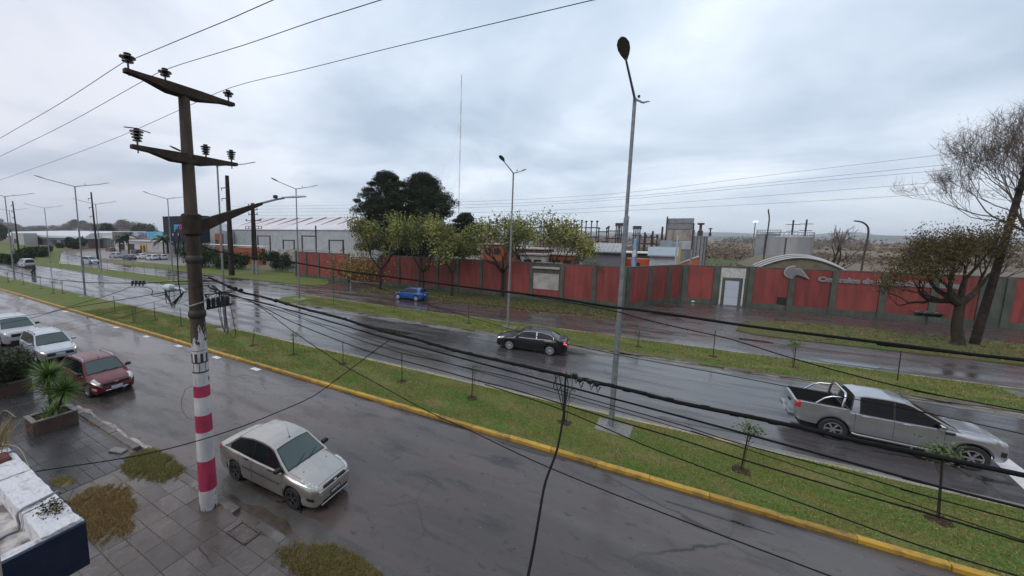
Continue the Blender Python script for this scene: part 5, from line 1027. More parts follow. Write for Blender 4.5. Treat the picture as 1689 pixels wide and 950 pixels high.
def spiky_head(root, c, n, L, w, m, seed):
    rg = np.random.default_rng(seed); V = []; F = []
    for i in range(n):
        az = rg.uniform(0, 2*math.pi); el = math.asin(rg.uniform(-.75, 1)); l = L*rg.uniform(.75,1.1); d = np.array([math.cos(az)*math.cos(el), math.sin(az)*math.cos(el), math.sin(el)]); sd = np.array([-math.sin(az), math.cos(az), 0])
        droop = rg.uniform(.0,.07) if el > -.2 else .2; pts = []
        for t in (0,.35,.7,1): p = d*l*t+np.array([0,0,-droop*l*t*t]); ww = w*(1-.15*t if t < .5 else (1-t)*1.6+.02); pts.append((p-sd*ww/2, p+sd*ww/2, p+np.array([0,0,-w*.25])))
        o = len(V); 
        for a_, b_, c_ in pts: V += [a_, c_, b_]
        for k in range(3):
            for j in range(2): F.append((o+k*3+j, o+k*3+j+1, o+k*3+3+j+1, o+k*3+3+j))
    o = np_mesh('spiky_leaves', np.array(V)+np.array(c), np.array(F), m, root, kind='stuff'); return o
yc = thing('yucca_plant', 'two-headed spiky yucca growing in the brick planter', 'plant', (-19.15,4.45,.55))
M_yuc = mat('yucca_leaf', (.075,.15,.025), .5, col2=(.15,.24,.05), scale=3, isl=.4); M_yd = mat('yucca_dead', (.05,.055,.03), .8, isl=.4)
b = MB(); b.tube(smoothpts([(-.12,0,0),(-.18,.02,.8),(-.14,.04,1.55)]), .05, 7); b.tube(smoothpts([(.10,.05,0),(.32,.16,.5),(.48,.25,1.0)]), .045, 7); b.obj('trunk', mat('yucca_trunk',(.09,.08,.05),.9), yc)
spiky_head(yc, (-.14,.04,1.55), 230, .82, .042, [M_yuc], 1); spiky_head(yc, (.50,.26,1.02), 230, .80, .042, [M_yuc], 2); spiky_head(yc, (-.16,.02,1.0), 80, .55, .034, [M_yd], 3); spiky_head(yc, (.15,.1,.35), 110, .50, .034, [M_yuc, M_yd], 4); spiky_head(yc, (.1,-.2,.15), 50, .35, .034, [M_yuc], 5)
planter(-25.1, 4.35, 1.5, 1.5, .55, 'brick planter overgrown by the round shrub at the left edge')
# ------------------------------------------------------------------ red wall with green pilasters
def red_mat():
    m = mat('wall_red', (.235,.045,.036), .62, col2=(.155,.030,.026), scale=.9, detail=9, lo=.38, hi=.68, bump=.2, bscale=8, stretch=(1,1,.35), coord='World'); t = m.node_tree; l = t.links.new; b = t.nodes['Principled BSDF']
    src = b.inputs['Base Color'].links[0].from_socket; oi = N(t,'ShaderNodeObjectInfo'); mr = N(t,'ShaderNodeMapRange'); mr.inputs[3].default_value=.84; mr.inputs[4].default_value=1.14; l(oi.outputs['Random'],mr.inputs[0])
    g = N(t,'ShaderNodeNewGeometry'); mp = N(t,'ShaderNodeMapping'); mp.inputs['Scale'].default_value=(1.6,1.6,.12); l(g.outputs['Position'],mp.inputs[0]); n = N(t,'ShaderNodeTexNoise',i_Scale=2.0,i_Detail=7.0); l(mp.outputs[0],n.inputs['Vector']); st = ramp(t,[(.48,(1,1,1)),(.66,(.60,.55,.52))]); l(n.outputs['Fac'],st.inputs[0])
    hs = N(t,'ShaderNodeHueSaturation'); l(src,hs.inputs['Color']); l(mr.outputs[0],hs.inputs['Value']); mu = N(t,'ShaderNodeMix',data_type='RGBA',blend_type='MULTIPLY'); mu.inputs[0].default_value=.75; l(hs.outputs[0],mu.inputs[6]); l(st.outputs[0],mu.inputs[7])
    sz = N(t,'ShaderNodeSeparateXYZ'); l(g.outputs['Position'],sz.inputs[0]); ms = N(t,'ShaderNodeMath',operation='MULTIPLY'); l(sz.outputs['Z'],ms.inputs[0]); ms.inputs[1].default_value=1/.62; fr = N(t,'ShaderNodeMath',operation='FRACT'); l(ms.outputs[0],fr.inputs[0]); ln = ramp(t,[(.0,(.62,.58,.56)),(.035,(1,1,1))]); l(fr.outputs[0],ln.inputs[0])
    m2 = N(t,'ShaderNodeMix',data_type='RGBA',blend_type='MULTIPLY'); m2.inputs[0].default_value=.55; l(mu.outputs[2],m2.inputs[6]); l(ln.outputs[0],m2.inputs[7]); l(m2.outputs[2],b.inputs['Base Color']); return m
M_red = red_mat(); M_grn = mat('wall_green', (.045,.058,.044), .6, col2=(.085,.095,.075), scale=1.8, detail=9, lo=.4, hi=.66, stretch=(1,1,.4), coord='World', bump=.2); M_cop = mat('wall_coping', (.05,.05,.042), .7, col2=(.09,.085,.07), scale=2, coord='World')
M_paledw = mat('pale_render', (.38,.37,.34), .7, col2=(.26,.25,.22), scale=1.2, coord='World')
def wall_run(name, label, A, Bp, pil, H, group=None, pw=.42, skip=(), green_panels=(), base=.55, sink=False):
    """A, Bp: end points on the ground; pil: distances along the run of the pilasters"""
    d = Vector((Bp[0]-A[0], Bp[1]-A[1], 0)); Lw = d.length; rz = math.atan2(d.y, d.x); t = thing(name, label, 'wall', (A[0], A[1], 0), rz)
    b = MB(); b.box2((0,.05,0),(Lw,.25,H-.12)); b.obj('core', M_grn, t)
    b = MB(); b.box2((0,-.02,H-.12),(Lw,.30,H+.02)); b.obj('coping', M_cop, t)
    b = MB(); b.box2((0,-.04,-.1),(Lw,.048,base)); b.obj('plinth', M_grn, t)
    P = sorted(pil)
    for p in P: b = MB(); b.cbox((p,-.03,(H-.12)/2),(pw,.20,H-.125),.02); b.obj('pilaster', M_grn, t)
    for i in range(len(P)-1):
        if i in skip: continue
        x0, x1 = P[i]+pw/2+.015, P[i+1]-pw/2-.015
        b = MB(); b.box2((x0,-.005,base+.004),(x1,.046,H-.13)); b.obj('panel', M_red if i not in green_panels else M_grn, t)
    return t
YW = 44.6
pL = [-53.1,-50.6,-47.6,-44.4]; 
wl = wall_run('boundary_wall', 'left stretch of the red boundary wall, beyond the left driveway', (-53.3,YW), (-40.9,YW), [p+53.3 for p in pL+[-41.1]], 4.42)
pM = [-34.5,-31.2,-27.8,-24.8,-21.7,-18.4,-15.3,-11.9,-8.4,-5.0,-2.1]
wm = wall_run('boundary_wall', 'middle stretch of the red boundary wall, behind the street trees', (-34.7,YW), (-1.9,YW), [p+34.7 for p in pM], 4.45, skip=(7,))
# pale shutter opening in one bay
b = MB(); b.box2((22.95,-.03,1.35),(25.95,.04,3.25)); b.obj('pale_shutter', M_paledw, wm)
b = MB(); b.box2((23.0,-.005,.56),(26.0,.045,1.33)); b.obj('panel', M_red, wm)
b = MB(); b.box2((22.85,-.10,3.3),(26.1,.10,3.75)); b.obj('canopy_beam', M_cop, wm); b = MB(); b.prism([(-.3,3.78),(.3,3.78),(1.4,4.35),(1.4,4.45),(-.3,3.9)], 22.9, 26.0, f=lambda a,z,l:(l,a,z)); b.obj('canopy_roof', M_paledw, wm)
# driveway gate between them
gt = thing('slatted_gate', 'brown sheet metal gate set back between the two red wall stretches', 'gate', (-40.9,YW+.6,0))
for k in range(6): b = MB(); b.cbox((.52+k*1.03,0,1.9),(1.01,.06,3.5),.01); b.obj('gate_panel', mat('gate_brown',(.16,.055,.03),.6,col2=(.12,.05,.03),scale=1.5), gt)
b = MB(); b.box2((0,-.1,3.75),(6.2,.15,3.9)); b.box2((-.02,-.15,0),(.0,.2,3.9)); b.obj('gate_frame', M_cop, gt)
C0 = (-1.9,YW); C1 = (3.6,53.4)
d_ = Vector((C1[0]-C0[0], C1[1]-C0[1])).length
wr1 = wall_run('boundary_wall', 'slanting red wall stretch leading back to the forecourt', C0, C1, [.35,d_*.40,d_*.74,d_-.1], 4.42, pw=.6)
wr2 = wall_run('boundary_wall', 'short red wall stretch left of the white gate', C1, (7.05,53.4), [.3,3.2], 4.42, pw=.5)
PR = [9.9,13.2,16.4,19.8,23.0,25.8,27.2,30.4,33.6,36.6,39.7,43,46.3,49.6]
wr3 = wall_run('boundary_wall', 'long right stretch of the red wall carrying the lettering', (9.55,53.4), (50,53.4), [p-9.55 for p in PR], 4.5, pw=.45, green_panels=(5,))
b = MB(); b.cbox((3.05,-.02,.98),(.75,.10,.80),.02); b.obj('dark_hatch', M_black, wr3)
# white gate with corrugated head and a pale blue door below
gr = thing('white_gate', 'white corrugated gate with a pale blue door between dark green posts', 'gate', (8.3,53.45,0))
for sx in (-1.18,1.18): b = MB(); b.cbox((sx,0,2.2),(.14,.16,4.4),.02); b.obj('gate_post', M_grn, gr)
M_cw = mat('corrugated_white', (.55,.56,.55), .5, col2=(.40,.40,.38), scale=3)
for k in range(11): b = MB(); b.cbox((-1.0+k*.2,-.02,3.75),(.10,.05,1.15),.02); b.obj('corrugation', M_cw, gr)
b = MB(); b.box2((-1.1,0,3.17),(1.1,.04,4.33)); b.obj('head_sheet', M_cw, gr)
for sx in (-.98,.98): b = MB(); b.cbox((sx,-.03,1.6),(.13,.08,3.1),.02); b.obj('white_jamb', M_cw, gr)
b = MB(); b.box2((-.90,-.01,0),(-.62,.06,3.1)); b.box2((.62,-.01,0),(.90,.06,3.1)); b.box2((-.62,-.01,2.85),(.62,.06,3.1)); b.obj('dark_frame', M_grn, gr)
for k in range(3): b = MB(); b.cbox((0,0,.5+k*.92),(1.22,.05,.90),.015); b.obj('door_panel', mat('pale_blue_door',(.42,.46,.54),.4), gr)
b = MB(); b.box2((-1.25,-.12,4.35),(1.25,.14,4.47)); b.obj('coping', M_cop, gr)
# emblem and letters on the wall
M_let = mat('letter_face', (.17,.17,.18), .5); M_edge = mat('letter_edge', (.33,.33,.35), .5)
lg = thing('wall_emblem', 'grey winged crest fixed high on the red wall, left of the lettering', 'emblem', (13.1,53.32,4.15))
def plate(name, poly, y0, y1, m, par): b = MB(); b.prism(poly, y0, y1, f=lambda a,z,h:(a,h,z)); return b.obj(name, m, par)
crest = [((u-110)/5.45*.074, -(v-110)/5.45*.064) for u,v in [(130,45),(105,47),(78,58),(55,78),(42,105),(43,135),(58,160),(82,173),(108,179),(124,179),(130,160),(134,145),(160,142),(190,150),(225,165),(262,180),(245,155),(222,125),(200,95),(188,78),(165,73),(145,74),(136,78),(135,60)]]
lg.scale = (.68,1,.88)
plate('crest_edge', [(x*1.0,z*1.0) for x,z in crest], -.10, -.02, M_edge, lg); cx_, cz_ = .30, -.1
plate('crest_face', [(cx_+(x-cx_)*.88, cz_+(z-cz_)*.86) for x,z in crest], -.14, -.098, M_let, lg)
for k in range(4): b = MB(); b.tube([(.45+k*.25,-.15,.30-k*.10),(.75+k*.30,-.15,-.42-k*.09)], .014, 4); b.obj('feather_line', M_edge, lg)
def text_mesh(body, size, ext_, off, m, name, parent, loc, rot, sx=1.0, align='LEFT'):
    cu = bpy.data.curves.new(name, 'FONT'); cu.body = body; cu.size = size; cu.extrude = ext_; cu.offset = off; cu.align_x = align; cu.resolution_u = 2
    o = bpy.data.objects.new(name, cu); COL.objects.link(o); bpy.context.view_layer.update(); me = bpy.data.meshes.new_from_object(o.evaluated_get(bpy.context.evaluated_depsgraph_get())); bpy.data.objects.remove(o)
    me.materials.clear(); me.materials.append(m); w = max(v.co.x for v in me.vertices)-min(v.co.x for v in me.vertices); o = link(name, me, parent, loc); o.rotation_euler = rot; o.scale = (sx,1,1); return o, w
T_ = pl(1350,459,53.3); T2 = pl(1520,470,53.3)
lt = thing('wall_lettering', 'raised grey lettering with white outline reading along the top of the red wall', 'lettering', (T_.x, 53.33, T_.z-.30))
o, w = text_mesh('Centrales de la Costa Atlántica', 1.0, .02, .075, M_edge, 'letter_outline', lt, (0,-.02,0), (R(90),0,0)); sc = 9.6/w; o.scale = (sc*1.0,.66,1)
o, w = text_mesh('Centrales de la Costa Atlántica', 1.0, .03, .022, M_let, 'letter_face', lt, (0,-.03,0), (R(90),0,0)); o.scale = (sc*1.0,.66,1)
# litter heap, waste basket on a post
p = gp(1088,504); b = MB(); b.lathe([(1.05,0),(.95,.12),(.6,.24),(.2,.30),(0,.31)], 16); o = b.obj('debris_heap', M_soil, None, (p.x+.3,p.y-.6,0), smooth=80); o.scale = (1,.45,1); tag(o, 'dark heap of wet leaves against the slanting wall foot', 'debris')
p = gp(1142,498); tag(MB().cbox((0,0,.12),(.35,.25,.22),.08).obj('litter_bag', M_ww, None, (p.x,p.y-.5,0), smooth=60), 'small white bag lying at the wall foot left of the white gate', 'litter')
p = gp(1523,560); wb_ = thing('waste_basket', 'raised dark waste basket on a post by the dark-trunked tree', 'waste basket', (p.x,p.y,.08), .1)
b = MB(); b.tube([(0,0,0),(0,0,1.75)], .045, 8); b.obj('post', M_cop, wb_)
b = MB(); b.box((0,0,1.78),(1.5,.7,.04)); b.obj('tray', M_black, wb_)
for s_ in (-1,1): b = MB(); b.tube([(-.8,s_*.38,2.0),(.8,s_*.38,2.0)], .02, 5); [b.tube([(x,s_*.35,1.78),(x,s_*.38,2.0)], .012, 4) for x in np.linspace(-.75,.75,9)]; b.obj('side_rail', M_black, wb_)
for x_, w_ in ((-.45,.3),(.05,.34),(.5,.26)): tag(MB().cbox((p.x+x_,p.y,2.02),(w_*1.4,.42,.32),.12).obj('rubbish_bag', mat('bag_dark',(.02,.02,.022),.25), smooth=70), {-.45:'left',.05:'middle, biggest',.5:'right'}[x_]+' dark rubbish bag in the raised waste basket', 'rubbish bag')
# ------------------------------------------------------------------ plant behind the wall
M_gm = mat('grey_metal', (.22,.235,.25), .5, col2=(.17,.18,.19), scale=1.2); M_gm2 = mat('blue_grey_metal', (.20,.26,.30), .5, col2=(.26,.31,.34), scale=.9)
M_rust = mat('rusty_panel', (.30,.28,.26), .7, col2=(.16,.065,.03), scale=.55, stretch=(1,1,.22), lo=.50, hi=.62); M_wp = mat('white_panel', (.42,.45,.48), .6, col2=(.34,.37,.40), scale=1.5); M_dk = mat('dark_steel', (.035,.028,.027), .7, col2=(.06,.045,.04), scale=2)
M_brk = mat('orange_brick', (.27,.085,.045), .8, col2=(.20,.065,.04), scale=1.5); M_roofw = mat('pale_roof', (.42,.41,.38), .7, col2=(.30,.28,.25), scale=.9)
def wbox(x0, x1, y0, y1, z0, z1): b = MB(); return b.box2((x0,y0,z0),(x1,y1,z1))
def pbox(name, px0, px1, py0, py1, Y, D, m, parent, z0=None):
    a = pl(px0, py0, Y); c = pl(px1, py1, Y); lo = a.loc if False else None
    zt_ = (a.z+pl(px1,py0,Y).z)/2; zb_ = c.z if z0 is None else z0
    b = MB(); b.cbox(((a.x+c.x)/2, Y+D/2, (zt_+zb_)/2), (abs(c.x-a.x), D, abs(zt_-zb_)), .03); return b.obj(name, m, parent)
tw = thing('filter_tower', 'rust-streaked grey process tower rising behind the wall', 'industrial tower', (0,0,0))
pbox('top_casing', 1101,1144.5,360,368.5, 95, 6, M_gm, tw); pbox('upper_casing', 1101.5,1144,369,378, 95.05, 5.9, M_gm, tw); pbox('rusty_casing', 1100,1145,378.7,396.5, 94.9, 6.2, M_rust, tw)
pbox('white_casing', 1120,1143,397.2,412, 94.8, 6, M_wp, tw); pbox('lower_casing', 1120,1142.5,412.6,430, 94.9, 5.9, M_gm, tw, z0=0)
for px in (1101,1144.6): a = pl(px,357 if px < 1110 else 368,94.7); b = MB(); b.tube([(a.x,a.y,a.z),(a.x,a.y,0)], .14, 6); b.obj('corner_post', M_dk, tw)
for k in range(4): a = pl(1104+k*12, 368.7, 94.6); c_ = pl(1104+k*12, 361, 94.6); b = MB(); b.tube([a,c_], .05, 4); b.obj('casing_rib', M_gm, tw)
tb = thing('blue_grey_tank', 'square blue grey tank in front of the rusty tower', 'tank', (0,0,0)); pbox('left_casing', 1089.5,1106,397,429, 84, 4, M_gm2, tb, z0=0); pbox('right_casing', 1106.5,1122,399,431, 84.4, 4, M_gm2, tb, z0=0); pbox('seam_band', 1089,1106.5,412.8,414, 83.9, 4.2, M_dk, tb)
for (px0, px1, py0, nm, lb) in ((1143,1168,389.5,'cylinder_tank','tall grey ribbed cylinder tank right of the rusty tower'),):
    a, c_ = pl(px0,py0,92), pl(px1,py0,92); r_ = (c_.x-a.x)/2*.93; t = thing(nm, lb, 'tank', ((a.x+c_.x)/2, 92, 0)); b = MB(); b.lathe([(r_,0),(r_,a.z-.1),(r_*1.03,a.z-.1),(r_*1.03,a.z),(0,a.z+.1)], 24); b.obj('shell', M_gm, t, smooth=40)
    for k in range(12): an = 2*math.pi*k/12; b = MB(); b.tube([(r_*math.cos(an),r_*math.sin(an),0),(r_*math.cos(an),r_*math.sin(an),a.z)], .06, 4); b.obj('rib', M_dk, t)
    for dx_, rr_, hh_ in ((-.1,.45,2.6),(1.5,.22,1.6)): b = MB(); b.lathe([(rr_,a.z),(rr_,a.z+hh_*.4),(rr_*.5,a.z+hh_*.45),(rr_*.5,a.z+hh_*.85),(rr_*1.3,a.z+hh_*.88),(rr_*1.3,a.z+hh_),(0,a.z+hh_)], 10, c=(dx_,0,0)); b.obj('vent_stack', M_dk, t)
t = thing('low_roof_building', 'low building with blue grey sloping roof just behind the slanting wall', 'building', (0,0,0)); a = pl(1067,434,62); c_ = pl(1120,438,62)
b = MB(); b.prism([(61.5,4.95),(66,6.1),(66,6.2),(61.5,5.1)], a.x, c_.x, f=lambda y,z,x:(x,y,z)); b.obj('roof', M_gm2, t); b = MB(); b.box2((a.x+.3,62,0),(c_.x-.3,65.5,4.9)); b.obj('wall', M_wp, t)
t = thing('orange_shed', 'orange red brick shed behind the wall corner by the tall lamp mast', 'building', (0,0,0)); pbox('wall', 1033,1072,427,440, 63, 3, mat('orange_wall',(.42,.08,.03),.7), t, z0=0); pbox('dark_doorway', 1047,1055,433,440, 62.95, .1, M_black, t, z0=0)
t = thing('white_roofed_shed', 'dark open shed with a flat white roof edge behind the orange shed', 'building', (0,0,0)); pbox('roof_slab', 1030,1080,416,419, 70, 5, mat('bright_roof',(.6,.6,.56),.6), t); pbox('wall', 1032,1076,419.3,430, 70.3, 4, mat('dark_green_wall',(.015,.025,.02),.7), t, z0=0)
t = thing('orange_gable', 'orange wall with a slanting top behind the red wall, right of the yellow post', 'building', (0,0,0)); a, c_, d2 = pl(1118,436,60), pl(1153,424,60), pl(1153,440,60); b = MB(); b.prism([(a.x,0),(c_.x,0),(c_.x,c_.z),(a.x,a.z-.1)], 60, 62.5, f=lambda x,z,y:(x,y,z)); b.obj('wall', MATS['orange_wall'], t); b = MB(); b.tube([(a.x,60,a.z),(c_.x,60,c_.z+.1)], .12, 6); b.obj('pale_edge', M_roofw, t)
for px, py0, m_, r_, lb in ((1118,388,M_wp,.10,'thin white post in front of the blue grey tank'),(1122,408,mat('yellow_pipe',(.40,.30,.10),.6),.14,'yellow vent pipe in front of the rusty tower'),(1141,412,M_gm,.10,'short grey post right of the yellow vent pipe')):
    a = pl(px,py0,58); tag(MB().tube([(0,0,0),(0,0,a.z)], r_, 8).obj('post', m_, None, (a.x,58,0)), lb, 'post')
fp = thing('flagpole', 'pole with a limp pale blue and white flag behind the corner of the wall', 'flagpole', (0,0,0)); a = pl(1053,383,57); fp.location = (a.x,57,0); b = MB(); b.tube([(0,0,0),(0,0,a.z)], .07, 8); b.obj('pole', M_galv, fp)
for i, (z0_, z1_, m_) in enumerate(((.42,.62,mat('flag_blue',(.25,.38,.62),.8)),(.62,.74,mat('flag_white',(.6,.62,.66),.8)),(.74,.92,MATS['flag_blue'] if 'flag_blue' in MATS else None))):
    vs = []; zz0, zz1 = a.z*z0_, a.z*z1_; 
    for j in range(7): 
        z = zz0+(zz1-zz0)*j/6
        for k in range(5): vs.append((-.08-.11*k+.05*math.sin(j*1.2+i), .10*math.sin(k*2.2+j*.5), z-.06*k))
    b = MB(); b.add(vs, [(j*5+k,j*5+k+1,j*5+5+k+1,j*5+5+k) for j in range(6) for k in range(4)]); b.obj('flag', m_ or M_wp, fp, smooth=80)
# striped-roof shed, brick buildings
t = thing('striped_roof_shed', 'grey shed with ribbed corrugated roof behind the wall left of the tall mast', 'building', (0,0,0)); a, c_ = pl(958,424,58), pl(1030,424,58)
b = MB(); b.box2((a.x+.2,58.3,0),(c_.x-.2,62.5,5.35)); b.obj('wall', mat('shed_grey',(.12,.13,.15),.7), t); b = MB(); b.prism([(57.8,5.35),(63.2,6.45),(63.2,6.55),(57.8,5.45)], a.x, c_.x, f=lambda y,z,x:(x,y,z)); b.obj('roof', M_gm, t)
nr = 22
for k in range(nr): x = a.x+(c_.x-a.x)*(k+.5)/nr; b = MB(); b.prism([(57.75,5.47),(63.22,6.57),(63.22,6.66),(57.75,5.56)], x-.09, x+.09, f=lambda y,z,x_:(x_,y,z)); b.obj('roof_rib', M_roofw if k%2 else M_wp, t)
for (px0,px1,py0,Y,D,m_,lb,rf) in ((905,950,420,52,3,M_brk,'orange brick building behind the bare pruned tree',0),(858,900,420,50,2.5,M_roofw,'mottled pale building behind the leafy middle tree',.2),(796,830,403,60,3,M_brk,'brick building with an opening behind the left yellow trees',0),(838,903,410,58,4,mat('dull_brick',(.15,.065,.05),.8,col2=(.10,.055,.045),scale=1.2),'dull brick building behind the mast of the far median lamp',0)):
    t = thing('brick_building', lb, 'building', (0,0,0)); pbox('wall', px0,px1,py0,440, Y, D, m_, t, z0=0); a, c_ = pl(px0,py0,Y), pl(px1,py0,Y); b = MB(); b.box2((a.x-.2,Y-.2,a.z-.0),(c_.x+.2,Y+D+.2,a.z+.18)); b.obj('roof_edge', M_roofw, t)
    for k in range(2): x = a.x+(c_.x-a.x)*(.3+.4*k); b = MB(); b.box2((x-.5,Y-.04,a.z-1.6),(x+.5,Y-.005,a.z-.6)); b.obj('window', M_black, t)
# switchyard: posts and gantries
def gantry(px0, px1, pyt, Y, label, beams=(0,.18), posts=2, fat=.22, legs=False):
    a, c_ = pl(px0,pyt,Y), pl(px1,pyt,Y); t = thing('switchyard_gantry', label, 'gantry', (a.x,Y,0), 0, 'gantries of the switchyard'); w = c_.x-a.x
    for k in range(posts): x = w*k/max(1,posts-1); b = MB(); b.box2((x-fat/2,-fat/2,0),(x+fat/2,fat/2,a.z)); b.obj('post', M_dk, t); b = MB(); b.lathe([(.12,a.z),(.3,a.z+.2),(.3,a.z+.3),(.12,a.z+.45)], 8, c=(x,0,0)); b.obj('insulator', M_dk, t)
    for f_ in beams: b = MB(); b.box2((-.3,-.15,a.z*(1-f_)-.25),(w+.3,.15,a.z*(1-f_))); b.obj('beam', M_dk, t)
    return t
G = [(967,985,367,96,'tall switchyard gantry right of the yellow trees',(.10,.3),3),(988,1001,378,100,'narrow low switchyard gantry beside the tall one',(.05,.3),2),(1004,1022,376,98,'switchyard gantry with two beams left of the mast',(.06,.24),2),(1017,1026,371,92,'braced switchyard gantry just left of the mast',(0,.2,.45),4),(1046,1056,376,92,'dark braced gantry right of the tall mast',(0,.15,.4),4),(1056,1084,390,104,'low switchyard gantry with a long beam by the rusty tower',(.0,.2),4),
     (795,833,364,100,'switchyard gantry behind the left yellow trees',(.12,.35),4),(840,893,368,100,'long switchyard gantry behind the middle yellow trees',(.10,.3),5),(898,960,366,104,'longest switchyard gantry behind the right yellow trees',(.12,.3),6),(934,951,372,92,'close-set switchyard gantry behind the tree fringe',(.05,.3),3)]
for px0,px1,py,Y,lb,bm_,ps in G: gantry(px0,px1,py,Y,lb,bm_,ps)
for (px, py, lb) in ((1077,381,'single dark post left of the rusty tower'),(1064,383,'single dark post between gantry and tower'),(1093,374,'dark post touching the left side of the rusty tower')):
    a = pl(px,py,98); tag(MB().tube([(0,0,0),(0,0,a.z)], .22, 6).obj('steel_post', M_dk, None, (a.x,98,0)), lb, 'post')
for (px,py,Y,w_,lb) in ((963,404,80,2.6,'pale transformer cabinet at the yellow tree edge'),(1003,406,84,2.2,'pale transformer cabinet in the switchyard'),(868,396,90,3,'grey transformer behind the middle trees')):
    a = pl(px,py,Y); t = thing('transformer', lb, 'transformer', (a.x,Y,0)); b = MB(); b.cbox((0,0,a.z/2),(w_,1.6,a.z),.05); b.obj('tank', M_wp, t)
    for k in range(6): b = MB(); b.box((-w_/2+.3+k*(w_-.6)/5,-.9,a.z*.45),(.08,.2,a.z*.6)); b.obj('cooling_fin', M_gm, t)
# dark portal frames left, in front of the warehouse
for px0,px1,py,Y,lb in ((425,445,388,62,'dark portal frame nearest the twin poles'),(467,485,395,60,'low dark portal frame behind the wall end'),(498,521,388,60,'dark portal frame with one tall leg'),(543,566,395,60,'dark portal frame beside the yellow tree')):
    a, c_ = pl(px0,py,Y), pl(px1,py,Y); t = thing('portal_frame', lb, 'portal frame', (a.x,Y,0), 0, 'portal frames behind the wall'); w = c_.x-a.x
    for x, h_ in ((0,a.z),(w,a.z+(2.2 if px0 == 498 else 0))): b = MB(); b.box2((x-.12,-.12,0),(x+.12,.12,h_)); b.obj('post', M_dk, t)
    b = MB(); b.box2((-.12,-.1,a.z-.3),(w+.12,.1,a.z-.05)); b.obj('beam', M_dk, t)
t = thing('brick_hut', 'orange brick hut behind the hedge left of the twin poles', 'building', (0,0,0)); pbox('wall', 354,366,385,415, 68, .8, M_brk, t, z0=0); pbox('window', 355,360,395,404, 67.95, .1, M_black, t)
t = thing('long_brick_building', 'low long brick building with a pale roof edge behind the twin poles', 'building', (0,0,0)); pbox('wall', 380,433,409,424, 56, .8, M_brk, t, z0=0); pbox('roof_edge', 334,434,404,407, 55.6, 1.5, mat('bright_roof'), t)
t = thing('beige_wall', 'stained beige wall between the brick building and the red wall', 'wall', (0,0,0)); pbox('wall', 460,487,411,440, 49, .4, M_paledw, t, z0=0); pbox('coping', 478,545,412,415, 47.5, .5, mat('tan_coping',(.30,.25,.18),.8), t)
# storage tanks and small masts at the right
def tank(px0, px1, pyt, Y, label, m_, rail=True):
    a, c_ = pl(px0,pyt,Y), pl(px1,pyt,Y); r_ = (c_.x-a.x)/2*.95; t = thing('storage_tank', label, 'tank', ((a.x+c_.x)/2, Y+r_*.3, 0), 0, 'storage tanks'); H_ = a.z
    b = MB(); b.lathe([(r_,0),(r_,H_),(r_*1.01,H_),(r_*1.01,H_+.15),(0,H_+.7)], 48); b.obj('shell', m_, t, smooth=30)
    if rail:
        b = MB(); k = 30; [b.tube([(r_*math.cos(2*math.pi*i/k),r_*math.sin(2*math.pi*i/k),H_+.1),(r_*math.cos(2*math.pi*i/k),r_*math.sin(2*math.pi*i/k),H_+1.2)], .035, 4) for i in range(k)]
        for zz in (.65,1.2): b.tube([(r_*math.cos(2*math.pi*i/k),r_*math.sin(2*math.pi*i/k),H_+zz) for i in range(k+1)], .035, 4)
        b.obj('rail', M_gm, t)
    b = MB(); b.tube([(-r_*.4,-r_*.93,0),(-r_*.4,-r_*.93,H_)], .12, 5); b.obj('downpipe', M_dk, t); return t
M_tk = mat('tank_shell', (.30,.31,.32), .6, col2=(.20,.20,.19), scale=.35, stretch=(1,1,.12), lo=.4, hi=.65); M_tk2 = mat('tank_shell_grey', (.20,.22,.24), .6, col2=(.26,.28,.30), scale=.3)
tank(1248,1290,387,128,'darker grey storage tank, half hidden behind the pale one', M_tk2); tank(1268,1347,392,112,'pale streaked storage tank with a railing, right of the dark one', M_tk)
for px,pyt,lb in ((1309,363,'lattice mast with side plates behind the tanks, left of two'),(1331,362,'mast with three crossarms behind the tanks, right of two')):
    a = pl(px,pyt,140); t = thing('tank_mast', lb, 'utility pole', (a.x,140,0)); b = MB(); b.tube([(0,0,0),(0,0,a.z)], .20, 6); b.obj('shaft', M_dk, t)
    for k in range(3): b = MB(); b.box((0,0,a.z-1.2-k*1.8),(2.8-k*.3,.2,.16)); b.obj('crossarm', M_dk, t)
lm = thing('lit_floodlight', 'slim mast with a glowing white floodlight left of the tanks', 'floodlight', (0,0,0)); a = pl(1246,366,96); lm.location = (a.x,96,0); b = MB(); b.tube([(0,0,0),(0,0,a.z)], [.13,.08], 7); b.obj('mast', M_galv, lm)
b = MB(); b.cbox((0,-.1,a.z+.05),(.7,.4,.22),.06); b.obj('lamp_head', mat('floodlight_on',(.85,.95,1),.3,emit=1.6), lm)
for px,pyt,pyb,Y,cv,lb in ((1268,345,430,75,0,'slender dark curved mast in front of the tanks'),(1432,364,425,85,-1.6,'hooked brown lamp mast standing in the marsh')):
    a = pl(px,pyt,Y); tag(MB().tube(smoothpts([(0,0,0),(.1,0,a.z*.5),(.2,0,a.z*.85),(cv*.3,0,a.z*.97),(cv,0,a.z)]), [.09 if cv == 0 else .12]*16+[.05], 6).obj('curved_mast', M_dk, None, (a.x,Y,0)), lb, 'mast')
